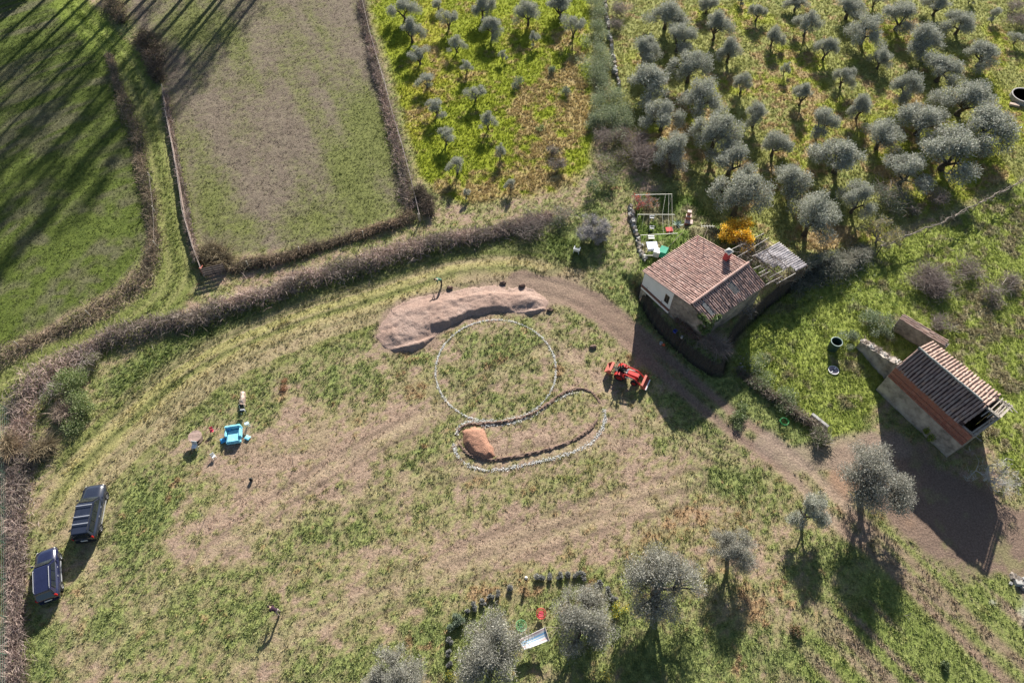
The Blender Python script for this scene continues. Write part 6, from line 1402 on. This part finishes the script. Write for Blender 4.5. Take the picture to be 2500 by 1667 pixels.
mb = MB(); mb.lathe([(.001, .34), (.09, .40), (.12, .48), (.09, .58), (.001, .6)], 12); mb.build('middle_body', BLACKP, orn, smooth=True); mb = MB(); mb.ball((0, .03, .66), .11, 10, 7); mb.build('head', pm('pinkish_white', (.74, .66, .60), .08), orn, smooth=True)

# ------------------------------------------------------------------ lavender arc and small plants
LAV = [(1, 1775, 1380, 45, 0), (1, 1770, 1295, 45, 0), (1, 1780, 1185, 40, 0), (1, 1800, 1060, 75, 1), (1, 1855, 965, 80, 1), (1, 1940, 898, 38, 0), (1, 2005, 862, 48, 0), (1, 2085, 825, 46, 0), (1, 2155, 780, 42, 0), (1, 2220, 742, 42, 0), (1, 2320, 700, 52, 0),
       (2, 260, 605, 60, 0), (2, 330, 592, 52, 0), (2, 435, 575, 52, 0), (2, 510, 562, 52, 0), (2, 595, 568, 46, 0), (2, 660, 582, 48, 0), (2, 805, 655, 48, 0), (2, 880, 720, 50, 0), (2, 935, 800, 56, 0)]
ORD = ['first', 'second', 'third', 'fourth', 'fifth', 'sixth', 'seventh', 'eighth', 'ninth', 'tenth', 'eleventh', 'twelfth', 'thirteenth', 'fourteenth', 'fifteenth', 'sixteenth', 'seventeenth', 'eighteenth', 'nineteenth', 'twentieth', 'twenty-first', 'twenty-second']
for i, (c, x, y, wd_, big) in enumerate(LAV):
    X, Y = T(c, 3, x, y)
    shrub('lavender_bush', '%s lavender bush of the arc, counted from its lower left end' % ORD[i], 'bush', X, Y, wd_ / 3.76 * 1.45, .36 if not big else .48, 1000 if not big else 1400, [(.27, .265, .25), (.18, .20, .16), (.34, .33, .33)] if not big else [(.16, .21, .14), (.22, .27, .19)], .10, .036, 200 + i, 4, group='lavender bushes in an arc')
YEL = [(.80, .62, .03), (.72, .5, .02)]
shrub('flower_bush', 'bush with bright yellow flowers between two large olive trees', 'bush', *T(2, 3, 1000, 900), 32, .7, 700, [(.15, .22, .05), (.22, .27, .08), (.80, .62, .03)], .08, .05, 230)
shrub('flower_bush', 'pale leafy bush with a few yellow flowers near the bottom edge', 'bush', *T(2, 3, 870, 1510), 38, .5, 700, [(.17, .22, .08), (.24, .28, .13), (.27, .3, .15), (.17, .22, .08), (.7, .55, .05)], .08, .045, 231)
shrub('flower_bush', 'yellow-flecked dark bush at the lower left end of the lavender arc', 'bush', *T(1, 3, 1790, 1490), 34, .6, 600, [(.10, .15, .05), (.14, .19, .06), (.10, .15, .05), (.7, .58, .05)], .08, .045, 232)
for i, (x, y, h, lab) in enumerate([(687, 951, 1.8, 'tall thin leafless sapling with a long shadow, right of the sheepskin'), (718, 1140, 1.4, 'thin leafless sapling right of the black bucket'), (500, 1266, 1.7, 'thin leafless sapling right of the dark SUV'), (482, 1043, 1.3, 'thin leafless sapling behind the round table'), (2206, 1502, .9, 'thin leafless sapling in the lower right field'), (842, 858, .8, 'pale dead weed left of the mound'), (2434, 1118, .6, 'thin dead weed beside the barn')]):
    mb = MB(); rg = random.Random(i + 70); branch_rec(mb, Vector((0, 0, 0)), Vector((.03, .02, 1)), h * .6, .016, 2, rg, .45, None, 4, 0, (2, 3), .6)
    o = mb.build('sapling', GREYBARK); o.location = G(x, y); tag(o, lab, 'sapling')
shrub('weed_patch', 'rust-coloured weeds round the foot of the tall sapling', 'weeds', 690, 945, 36, .22, 500, [(.42, .22, .12), (.35, .18, .10)], .10, .03, 240, 2)
shrub('weed_patch', 'dark green weed clump low in the right field', 'weeds', *T(3, 3, 1650, 1380), 36, .4, 500, [(.09, .13, .05), (.14, .18, .07)], .12, .05, 241, 2)
shrub('weed_patch', 'brown and green weed clump below the small pale olive', 'weeds', *T(3, 3, 240, 1090), 46, .4, 800, [(.13, .17, .06), (.35, .24, .14), (.28, .18, .10)], .12, .05, 242, 2)
shrub('weed_patch', 'yellow-green seedling tree against the barn wall', 'weeds', *T(3, 2, 1500, 840), 34, 1.4, 700, [(.26, .32, .04), (.20, .26, .04)], .10, .06, 243, 2)

# ------------------------------------------------------------------ leafless and autumn trees
def bare_tree(name, label, x, y, h, spread, seed, depth=4, r=.09, cat='tree', stems=4, col=None, extra=0, twigcols=None, leaves=None, lean=(0, 0, 0), wide=1.0):
    rg = random.Random(seed); mb = MB(); ends = []
    t = thing(name, label, cat, G(x, y))
    mb.tube([(0, 0, -.1), (0, 0, h * .16)], [r * 1.3, r], 7, False)
    for i in range(stems):
        a = 6.28 * i / stems + rg.uniform(-.4, .4); branch_rec(mb, Vector((0, 0, h * .14)), Vector((math.cos(a) * wide + lean[0], math.sin(a) * wide + lean[1], .8)).normalized(), h * .33, r * .6, depth, rg, spread, ends, 5, 0, (2, 4), .72)
    mb.build('trunk', col or GREYBARK, t, smooth=True); E_ = np.array([list(e) for e in ends]); ng = np.random.default_rng(seed); parts = []
    if extra: b = E_[ng.integers(0, len(E_), extra)] + ng.normal(size=(extra, 3)) * .08; parts.append(twig_cloud(b, extra, .34, .011, twigcols or [(.30, .28, .27), (.22, .20, .19)], .5, -.2, ng))
    if leaves:
        n, cols, L_, W_, rr = leaves; parts.append(leaf_cloud(E_, np.full((len(E_), 3), rr), n, L_, W_, cols, .3, .1, ng))
    if parts: V, F, C = merge_tri(parts); obj_from('crown', fast_mesh('crown', V, F, C), TWIG if not leaves else LEAF, t)
    return t
bare_tree('bare_tree', 'grey leafless spreading tree beside the white armchair', 1448, 579, 2.3, .75, 11, 3, .11, extra=6500, wide=1.7, stems=6, twigcols=[(.40, .38, .37), (.30, .28, .27), (.46, .44, .42)])
bare_tree('bare_tree', 'pale leafless tree below the barn corner', 2402, 1172, 2.8, .8, 12, 3, .07, extra=700, wide=1.8, stems=5, lean=(.5, .1, 0), twigcols=[(.55, .53, .50), (.42, .40, .38)], col=pm('pale_bark', (.50, .48, .45), .15, 6, .9))
bare_tree('bare_tree', 'leafless pale-branched shrub at the right wall of the farmhouse', 1808, 783, 1.4, .7, 13, 2, .05, extra=120, wide=1.5, lean=(.5, .4, 0))
bare_tree('autumn_tree', 'small tree with bright golden autumn leaves behind the farmhouse', 1786, 610, 2.7, .55, 14, 2, .06, stems=8, leaves=(5200, [(.86, .52, .03), (.90, .60, .05), (.78, .44, .04), (.62, .44, .06)], .12, .10, .38), wide=1.2, col=WOODD)
bare_tree('autumn_tree', 'thinly leaved yellow-green tree at the start of the vine row', 2138, 592, 2.5, .6, 15, 3, .09, stems=5, extra=900, leaves=(2200, [(.36, .31, .08), (.30, .30, .09), (.40, .30, .10), (.26, .26, .10)], .10, .06, .3), wide=1.5, lean=(.5, .1, 0))
bare_tree('autumn_shrub', 'red-leaved shrub at the corner of the vegetable garden frame', *T(2, 1, 1170, 330), 1.6, .55, 16, 2, .04, cat='shrub', stems=6, extra=300, leaves=(700, [(.55, .07, .05), (.48, .05, .05), (.55, .2, .08)], .10, .06, .22))
bare_tree('autumn_shrub', 'orange-brown shrub inside the vegetable garden frame', *T(2, 1, 1270, 330), 1.1, .55, 17, 2, .03, cat='shrub', stems=5, extra=250, leaves=(350, [(.60, .24, .08), (.5, .2, .1)], .08, .05, .2))

# ------------------------------------------------------------------ fences
POSTW = pm('pale_fence_post', (.48, .43, .35), .2, 6, .9, .2); RUSTY = pm('rusty_post', (.34, .10, .075), .3, 5, .85, .2); WIRE = pm('wire', (.34, .29, .27), .2, 8, .6, 0, metal=.3); GREENW = pm('green_wire', (.10, .17, .12), .15, 8, .6)
def fence(name, label, bases, h, post_m, wires=(.3, .6, .9), wr=.007, pr=.035, panel=None, tilt=None):
    pts = [G(x, y) for x, y in bases]; t = thing(name, label, 'fence', pts[0]); o0 = pts[0]; tops = []
    for i, p in enumerate(pts):
        q = p + Vector(((tilt or 0) + rnd.uniform(-.06, .06), rnd.uniform(-.06, .06), h * rnd.uniform(.93, 1.06))); tops.append(q); mb = MB(); mb.tube([p - Vector((0, 0, .1)), q], pr, 6); mb.build('post', post_m, t, org=o0)
    for i in range(len(pts) - 1):
        if panel:
            mb = MB(); n = 12; vs = []
            for k in range(n + 1):
                a = pts[i].lerp(pts[i + 1], k / n); b = tops[i].lerp(tops[i + 1], k / n); b = a.lerp(b, panel[1] * rnd.uniform(.85, 1.08)); vs += [a, b]
            mb.add(vs, [(2 * k, 2 * k + 2, 2 * k + 3, 2 * k + 1) for k in range(n)]); o = mb.build('screen', panel[0], t, org=o0); s_ = o.modifiers.new('t', 'SOLIDIFY'); s_.thickness = .04
        mb = MB()
        for wz in wires:
            a, b = pts[i].lerp(tops[i], wz), pts[i + 1].lerp(tops[i + 1], wz); m_ = (a + b) / 2 - Vector((0, 0, .03)); mb.tube([a, m_, b], wr, 4, False)
        mb.build('wire', WIRE if post_m is not GREENW else GREENW, t, org=o0)
    return t
fence('wire_fence', 'long wire fence with pale posts between middle field and left orchard', [(878, -30), (891, 30), (906, 92), (922, 150), (940, 212), (960, 285), (982, 362), (1004, 444), (1026, 540)], .85, POSTW, (.25, .6, .97), .014)
fence('reed_fence', 'low reed-screened fence with pale posts beside the green lane', [(401, 222), (412, 288), (424, 362), (440, 442), (454, 530), (476, 612), (499, 676)], .85, POSTW, (.97,), .012, panel=(pm('reed_screen', (.27, .205, .175), .35, 9, .95, .5), .72))
fence('post_fence', 'row of leaning weathered posts along the left field edge', [(372, 440), (382, 523), (387, 606), (224, 774), (52, 850)], .95, POSTW, (.8,), .006, .045, tilt=-.05)
fence('post_fence', 'row of pale posts along the lower edge of the middle field', [(609, 655), (734, 620), (888, 580), (1024, 540)], .95, POSTW, (.5, .85), .006, .045)
fence('mesh_fence', 'green wire mesh fence along the left boundary', [(26, 1004), (22, 1080), (20, 1160), (20, 1245), (22, 1330), (24, 1420), (24, 1510), (26, 1600), (28, 1700)], 1.35, GREENW, tuple(k / 7 for k in range(1, 8)), .007, .03, tilt=-.08)
cb = [G(499, 676), G(553, 663)]; scr = thing('board_screen', 'dark board screen closing the corner of the middle field', 'screen', cb[0])
for k in range(4):
    a, b = cb[0] + Vector((0, 0, .18 + k * .25)), cb[1] + Vector((0, 0, .18 + k * .25)); mb = MB(); mb.bar(a, b, .03, .21); mb.build('board', pm('dark_board', (.17, .135, .12), .3, 5, .9, .3), scr, org=cb[0])
for p_, m_ in ((cb[0], RUSTY), (cb[1], WOODD), (cb[0].lerp(cb[1], .5), WOODD)): mb = MB(); mb.tube([p_ + Vector((0, .03, -.1)), p_ + Vector((0, .03, 1.15))], .045, 6); mb.build('post', m_, scr, org=cb[0])
mb = MB(); mb.bar(cb[0] + Vector((-.12, .75, .62)), cb[0] + Vector((0, .04, 1.0)), .05, .05); mb.build('brace', RUSTY, scr, org=cb[0])
# vine row on the right
vp = [(2140, 622), (2195, 598), (2255, 575), (2310, 550), (2372, 518), (2412, 500), (2455, 478), (2500, 452), (2560, 425)]; vpts = [G(x, y) for x, y in vp]
vine = thing('vine_row', 'row of leafless old vines on posts across the right slope', 'vine row', vpts[0])
tops = []
for i, p in enumerate(vpts):
    q = p + Vector((rnd.uniform(-.08, .08), rnd.uniform(-.05, .05), 1.15)); tops.append(q); mb = MB(); mb.tube([p, p.lerp(q, .5) + Vector((.04, .03, 0)), q], .035, 5); mb.build('post', WOODD, vine, org=vpts[0])
VB = pm('vine_bark', (.25, .21, .175), .25, 7, .95, .4)
for i in range(len(tops) - 1):
    for r_ in range(2):
        pts = [tops[i].lerp(tops[i + 1], k / 5) + Vector((rnd.uniform(-.08, .08), rnd.uniform(-.16, .16), rnd.uniform(-.10, .12))) for k in range(6)]; mb = MB(); mb.tube(pts, [.045, .04, .036, .034, .03, .03], 5); mb.build('vine_stem', VB, vine, org=vpts[0])
b = np.array([list(tops[i].lerp(tops[i + 1], rnd.random()) + Vector((rnd.uniform(-.15, .15), rnd.uniform(-.2, .2), rnd.uniform(-.15, .1)))) for i in range(len(tops) - 1) for _ in range(55)])
V, F, C = twig_cloud(b - np.array(vpts[0]), len(b), .5, .010, [(.27, .23, .2), (.18, .15, .13), (.36, .32, .28)], .4, .2); obj_from('shoots', fast_mesh('shoots', V, F, C), TWIG, vine)['kind'] = 'stuff'

# ------------------------------------------------------------------ stones
def stone_row(name, label, pts, n, size, seed, cat='wall', spread=.12, mats=(0, 1, 2, 3, 4), zs=1.0):
    sp = np.array(spline([tuple(Q(x, y)[:2]) for x, y in pts], 8)); rg = random.Random(seed); t = thing(name, label, cat, (sp[0][0], sp[0][1], 0))
    for i in range(n):
        k = (i + rg.random()) / n * (len(sp) - 1); j_ = min(int(k), len(sp) - 2); q = sp[j_] * (1 - (k - j_)) + sp[j_ + 1] * (k - j_); x, y = q[0] + rg.gauss(0, spread), q[1] + rg.gauss(0, spread)
        o = obj_from('stone', stone_me[rg.choice(mats)], parent=t); s = size * rg.uniform(.6, 1.4); o.scale = (s, s, s * zs); o.location = (x - sp[0][0], y - sp[0][1], gzf(x, y) + s * zs * .22); o.rotation_euler = (rg.uniform(-.3, .3), rg.uniform(-.3, .3), rg.uniform(0, 6.28))
    return t
stone_row('stone_wall', 'line of grey stones running down through the orchard hedge', [T(2, 0, 850, -20), T(2, 0, 860, 120), T(2, 0, 885, 290), T(2, 0, 920, 500), T(2, 0, 945, 660), T(2, 0, 985, 800)], 70, .34, 1, spread=.06, zs=2.2)
stone_row('stone_wall', 'low rubble wall along the left side of the vegetable garden', [T(2, 1, 1085, 330), T(2, 1, 1110, 480), T(2, 1, 1150, 620), T(2, 1, 1175, 760), T(2, 1, 1205, 890)], 75, .30, 2, spread=.07, zs=1.7)
stone_row('stone_row', 'pale field stones heaped along the left boundary fence', [T(0, 3, 150, 180), T(0, 3, 110, 280), T(0, 3, 95, 400), T(0, 3, 80, 560)], 26, .18, 3, 'stones', .1)
stone_row('stone_row', 'scattered pale stones in the shade right of the farmhouse trench', [T(2, 2, 2060, 160), T(2, 2, 2100, 230), T(2, 2, 2160, 280)], 22, .13, 4, 'stones', .5)
stone_row('stone_row', 'broken pale rocks at the right edge below the bare earth', [T(3, 3, 2200, 600), T(3, 3, 2290, 640), T(3, 3, 2345, 690)], 14, .38, 5, 'stones', .18)
stone_row('stone_row', 'small pale stones by the brambles near the left edge', [T(0, 3, 130, 1530), T(0, 3, 160, 1545)], 5, .16, 6, 'stones', .1)
mb = MB(); a, b = G(*T(3, 2, 390, 680), .22), G(*T(3, 2, 540, 800), .22); mb.bar(a, b, .26, .34); o = mb.build('stone_trough', GREY, None, bevel=.03, org=a); o.location = a; tag(o, 'grey weathered stone slab lying among the weeds', 'slab')

# ------------------------------------------------------------------ tank, lid, hose, basin
p = Q(2044, 833, 1.0); tank = thing('water_tank', 'dark green open plastic tank standing on the grass', 'tank', (p.x, p.y, gzf(p.x, p.y)))
TG = pm('dark_green_plastic', (.03, .06, .05), .15, 3, .5, 0); mb = MB(); mb.lathe([(.001, 0), (.38, 0), (.43, .98), (.395, .98), (.35, .05), (.001, .05)], 26); mb.build('shell', TG, tank, smooth=False); mb = MB(); mb.lathe([(.43, .955), (.46, .97), (.455, 1.0), (.395, 1.0), (.395, .97)], 26, close=True); mb.build('rim', pm('grey_green_rim', (.25, .32, .30), .1, 5, .5), tank, smooth=True)
lid = thing('tank_lid', 'round translucent lid with a white cross bar lying below the tank', 'lid', G(2034.6, 904, .06)); mb = MB(); mb.lathe([(.001, .0), (.36, .0), (.36, .03), (.001, .045)], 24); mb.build('disc', pm('grey_violet_disc', (.26, .22, .25), .25, 3, .35, 0), lid); mb = MB(); mb.lathe([(.36, -.02), (.40, 0), (.40, .05), (.36, .05)], 24, close=True); mb.build('rim', WHITEP, lid); mb = MB(); mb.bar((-.25, -.24, .06), (.26, .25, .06), .05, .03); mb.build('cross_bar', WHITEP, lid); mb = MB(); mb.lathe([(.07, .04), (.07, .08)], 10); mb.build('knob', BLACKP, lid)
mb = MB(); n = 90; mb.tube([((.30 + .03 * math.sin(i * .9)) * math.cos(i * .42), (.30 + .03 * math.cos(i * .7)) * math.sin(i * .42), .25 + .06 * math.sin(i * .31)) for i in range(n)], .013, 5); o = mb.build('garden_hose', pm('green_hose', (.03, .22, .06), .1, 5, .4), None, smooth=True); o.location = G(*T(3, 2, 140, 745)); tag(o, 'coil of bright green garden hose on the weed bank', 'hose')
p = Q(2499, 236, .3); bas = thing('water_basin', 'round concrete basin with a pink floor at the right edge', 'basin', (p.x, p.y, gzf(p.x, p.y))); mb = MB(); mb.lathe([(1.25, -.2), (1.25, .5), (1.12, .5), (1.12, .05), (1.25, -.2)], 32); mb.build('wall', pm('pale_concrete', (.36, .34, .32), .2, 3, .9), bas); mb = MB(); mb.lathe([(.001, .42), (1.12, .42)], 32); mb.build('floor', pm('pink_floor', (.55, .40, .36), .15, 2, .9), bas); mb = MB(); mb.box((-1.35, -1.15, .1), (.9, .35, .3), (0, 0, -.35)); mb.build('step', pm('pale_brick', (.50, .38, .30), .2, 4), bas)

# ------------------------------------------------------------------ garden beside the farmhouse
def T7(x, y, z): return Q(*T(2, 1, x, y), z)
g0 = T7(1300, 500, 0); gf = thing('garden_pergola', 'frame of pale poles over the vegetable garden', 'frame', (g0.x, g0.y, 0))
for (a, b) in (((1130, 222), (1468, 215)), ((1155, 402), (1492, 403)), ((1180, 592), (1520, 575))):
    q0, q1 = T7(*a, 1.5), T7(*b, 1.5); mb = MB(); mb.tube([q0, q1], .028, 5); mb.build('rail', METALW, gf, org=(g0.x, g0.y, 0))
    for q in (q0, q1, q0.lerp(q1, .18)): mb = MB(); mb.tube([(q.x, q.y, 0), q], .024, 5); mb.build('post', METALW, gf, org=(g0.x, g0.y, 0))
for x0, x1 in ((1410, 1400), (1440, 1455), (1468, 1490)):
    mb = MB(); mb.tube([T7(x0, 218, 1.5), T7(x1 - 20, 402, 1.5), T7(x1 - 10, 575, 1.5)], .010, 4); mb.build('wire', METALW, gf, org=(g0.x, g0.y, 0))
q0, q1 = T7(1205, 778, 1.3), T7(1342, 778, 1.3); mb = MB(); mb.tube([q0, q1], .03, 5); mb.build('rail', METALW, gf, org=(g0.x, g0.y, 0))
for q in (q0, q1): mb = MB(); mb.tube([(q.x, q.y, 0), q], .024, 5); mb.build('post', METALW, gf, org=(g0.x, g0.y, 0))
mb = MB(); mb.tube([T7(1340, 800, .4), T7(1575, 558, 1.7)], .024, 5); mb.build('slanting_pole', pm('tan_pole', (.50, .40, .28), .15), gf, org=(g0.x, g0.y, 0))
def small_table(name, label, x, y, z, w_, d_, mat, rz=0, cloth=None):
    p = Q(*T(2, 1, x, y), z); t = thing(name, label, 'table', (p.x, p.y, gzf(p.x, p.y)), rz); mb = MB(); mb.box((0, 0, z), (w_, d_, .03)); mb.build('top', mat, t, bevel=.008)
    for sx in (-1, 1):
        for sy in (-1, 1): mb = MB(); mb.bar((sx * w_ * .45, sy * d_ * .45, 0), (sx * w_ * .45, sy * d_ * .45, z - .015), .035); mb.build('leg', mat if not cloth else METALW, t)
    if cloth: mb = MB(); mb.box((0, 0, z + .02), (w_ + .06, d_ + .06, .012)); mb.box((0, -d_ / 2 - .03, z - .12), (w_ + .06, .012, .28)); mb.build('tablecloth', cloth, t)
    return t
CLOTH = pm('white_blue_cloth', (.66, .70, .82), .25, 2.5, .8, .1, tint=(.85, .86, .88))
small_table('garden_table', 'table under a white and blue cloth at the farmhouse corner', 1275, 735, .65, .85, .75, WHITEP, rad(4), CLOTH)
small_table('garden_table', 'small pale metal table frame in the vegetable garden', 1278, 612, .55, .55, .42, METALW, 0)
small_table('garden_table', 'small white table with a red cloth beside the agave', 1440, 550, .5, .55, .42, WHITEP, rad(5), pm('red_cloth', (.55, .10, .09), .2, 4))
for k, (x, y, lab) in enumerate([(1278, 430, 'grey-white plastic chair at the top of the vegetable garden'), (1278, 525, 'grey-white plastic chair below another in the vegetable garden')]): folding_chair(lab, *T(2, 1, x, y + 20), rad(175), pm('greyed_plastic', (.58, .57, .60), .15, 4, .6), pm('greyed_plastic', (.58, .57, .60)), .38, .38, .45, 'plastic_chair')
p = T7(1312, 820, .3); mb = MB(); mb.box((0, 0, .3), (.5, .55, .6)); mb.box((0, 0, .62), (.54, .59, .05)); o = mb.build('storage_box', WHITEP, None, bevel=.02); o.location = (p.x, p.y, gzf(p.x, p.y)); o.rotation_euler[2] = rad(-25); tag(o, 'white box beside the green tarpaulin at the farmhouse eave', 'box')
p = T7(1372, 790, .7); tp = thing('tarpaulin', 'bright green tarpaulin draped over a stack by the farmhouse eave', 'tarpaulin', (p.x, p.y, gzf(p.x, p.y)), rad(-28)); mb = MB(); mb.add([(-.32, -.36, .62), (.32, -.32, .70), (.34, .34, .78), (-.30, .36, .72), (-.40, -.44, .1), (.40, -.40, .12), (.40, .42, .15), (-.38, .44, .1)], [(0, 1, 2, 3), (4, 5, 1, 0), (5, 6, 2, 1), (6, 7, 3, 2), (7, 4, 0, 3)]); mb.build('sheet', pm('green_tarp', (.03, .36, .22), .15, 3, .5, .1), tp); mb = MB(); mb.box((0, 0, .3), (.55, .6, .55)); mb.build('stack', WOODD, tp)
# brick barbecue: stepped chimney and hearth
p = T7(1602, 490, 0); bq = thing('barbecue', 'stepped red brick barbecue at the edge of the vegetable garden', 'barbecue', (p.x, p.y, gzf(p.x, p.y)), rad(-12)); BB = pm('barbecue_brick', (.42, .17, .13), .2, 5, .9, .3); BL = pm('pale_brick_top', (.60, .47, .42), .15, 5, .9, .2)
for nm, c, d, m_ in (('hearth', (.08, -.18, .22), (.62, .42, .44), BB), ('hearth_slab', (.10, -.20, .465), (.70, .50, .05), BL), ('hood', (.0, .12, .62), (.46, .34, .48), BB), ('hood_slab', (.0, .10, .88), (.48, .38, .04), BL), ('flue', (-.03, .18, 1.10), (.30, .26, .42), BB), ('flue_cap', (-.03, .18, 1.33), (.36, .32, .05), BL)): mb = MB(); mb.box(c, d); mb.build(nm, m_, bq)
p = G(*T(2, 1, 1520, 505)); ag = thing('agave', 'pale blue-green agave with stiff leaves beside the barbecue', 'plant', p)
AG = pm('agave_leaf', (.34, .42, .38), .15, 4, .6)
for k in range(16):
    a = k * 2.4; el = .35 + .9 * (k / 16); L_ = .75 - .25 * k / 16; m_ = MB(); d = Vector((math.cos(a) * math.cos(el), math.sin(a) * math.cos(el), math.sin(el))); sd3 = Vector((-math.sin(a), math.cos(a), 0)); m_.add([sd3 * .05, -sd3 * .05, d * L_ * .5 + sd3 * .055, d * L_ * .5 - sd3 * .055, d * L_, Vector((0, 0, -.03)), d * L_ * .5 - Vector((0, 0, .02))], [(1, 0, 2, 3), (3, 2, 4), (0, 5, 6, 2), (5, 1, 3, 6), (6, 3, 4), (2, 6, 4)]); m_.build('leaf', AG, ag)
a, b = T7(1108, 918, .5), T7(1235, 905, .55); mb = MB(); mb.bar(a, b, .14, .05); o = mb.build('plank', WOOD, None, org=a); o.location = a; tag(o, 'grey plank propped against the left corner of the farmhouse', 'plank')
for q, col, lab in ((T(2, 2, 1390, 35), (.55, .12, .05), 'orange ball in the shade in front of the farmhouse'),):
    t = MB(); t.ball((0, 0, .13), .13, 12, 8); o = t.build('ball', pm('orange_ball', col, .1, 4, .5), None, smooth=True); o.location = G(*q); tag(o, lab, 'ball')
for q, col, lab, r_ in ((T(2, 2, 1475, -30), (.05, .08, .40), 'blue crate in the shade beside the trench', .2), (T(2, 2, 1365, 20), (.6, .6, .58), 'white bucket left of the orange ball', .12), (T(2, 2, 1535, 25), (.6, .6, .58), 'white bar lying beside the trench', .1)):
    mb = MB(); mb.lathe([(.001, 0), (r_ * .8, 0), (r_, .2), (r_ * .9, .2), (r_ * .7, .03), (.001, .03)], 10 if r_ < .15 else 4); o = mb.build('tub', pm('tub_%d' % int(r_ * 100), col, .1, 4, .5), None); o.location = G(*q); tag(o, lab, 'tub')
# white armchair under the bare tree
ac = thing('plastic_armchair', 'white plastic armchair in the grass beside the grey leafless tree', 'chair', G(*T(2, 1, 592, 752)), rad(160)); mb = MB(); mb.box((0, 0, .36), (.46, .44, .04)); mb.build('seat', WHITEP, ac, bevel=.015)
mb = MB(); loft(mb, [[(-.24, .20 + k * .10, .36 + k * .42), (.24, .20 + k * .10, .36 + k * .42), (.24, .24 + k * .10, .36 + k * .42), (-.24, .24 + k * .10, .36 + k * .42)] for k in (0, .5, 1)]); mb.build('backrest', WHITEP, ac, bevel=.01)
for s in (-1, 1):
    mb = MB(); mb.box((s * .25, .0, .56), (.06, .46, .035)); mb.box((s * .25, -.2, .46), (.05, .05, .2)); mb.build('armrest', WHITEP, ac)
    for y in (-.2, .2): mb = MB(); mb.tube([(s * .22, y, .36), (s * .25, y * 1.15, 0)], .025, 5); mb.build('leg', WHITEP, ac)

# ------------------------------------------------------------------ tall trees beyond the upper left edge; their long shadows cross the fields
def poplar(seed, h):
    rg = random.Random(seed); mb = MB(); ends = []
    mb.tube([(0, 0, -.2), (.1, 0, h * .4), (0, .1, h * .75), (.05, 0, h)], [.5, .36, .2, .05], 7, False)
    for k in range(34):
        z = h * (.16 + .8 * k / 34); a = k * 2.4; L_ = h * .13 * (1.15 - .75 * k / 34); branch_rec(mb, Vector((0, 0, z)), Vector((math.cos(a) * .32, math.sin(a) * .32, .95)).normalized(), L_, .05 * (1.1 - k / 40), 2, rg, .45, ends, 4, 0, (2, 3), .7)
    tm = mb.mesh('trunk'); tm.materials.append(GREYBARK); E_ = np.array([list(e) for e in ends]); ng = np.random.default_rng(seed)
    V, F, C = twig_cloud(E_[ng.integers(0, len(E_), 2600)] + ng.normal(size=(2600, 3)) * .25, 2600, 1.1, .028, [(.20, .17, .13), (.26, .21, .15)], .8, -.2, ng); cm = fast_mesh('crown', V, F, C); cm.materials.append(TWIG); return tm, cm
POP = [poplar(400 + i, 23) for i in range(3)]
for i, (x, y, k) in enumerate([(-56, 92, .9), (-53, 95, 1.0), (-50.5, 91, .8), (-48, 94, 1.05), (-45.5, 97, .9), (-43.5, 92, 1.0), (-41, 95, 1.1), (-39, 98, .9), (-37, 93, 1.05), (-35, 96, .95), (-33, 92, 1.0), (-31.2, 97, 1.05), (-29.4, 94, .85), (-27.5, 96, .7), (-59, 96, 1.1), (-62, 93, 1.0), (-65, 97, 1.1), (-68.5, 94, 1.0), (-72, 96, 1.1)]):
    t = thing('poplar_tree', '%s leafless poplar from the right in the row beyond the top left corner' % ORD[(13 - i) if i < 14 else i], 'tree', (x, y, 0), rnd.uniform(0, 6), 'leafless poplars beyond the fields'); t.scale = (.62, .62, k * 1.25); tm, cm = POP[i % 3]; obj_from('trunk', tm, parent=t); obj_from('crown', cm, parent=t)
ev = thing('evergreen_tree', 'dense dark evergreen beyond the top left corner of the photo', 'tree', (-60.5, 92, 0)); mb = MB(); mb.tube([(0, 0, 0), (0, 0, 7)], [.4, .2], 8, False); mb.build('trunk', BARK, ev); V, F, C = leaf_cloud([(rnd.gauss(0, 1.6), rnd.gauss(0, 1.6), rnd.uniform(2, 9)) for _ in range(30)], np.full((30, 3), 1.7), 9000, .5, .3, [(.04, .07, .03), (.06, .09, .04)], .2, .2); obj_from('crown', fast_mesh('crown', V, F, C), LEAF, ev)

# ------------------------------------------------------------------ the survey unit is 1.2 m: bring the whole place, camera included, to metres
UNIT = 1.2
for o in list(scene.objects):
    if o.parent is None and o.type not in {'LIGHT'}:
        o.location = o.location * UNIT
        if o.type != 'CAMERA': o.scale = o.scale * UNIT
bpy.context.view_layer.update()
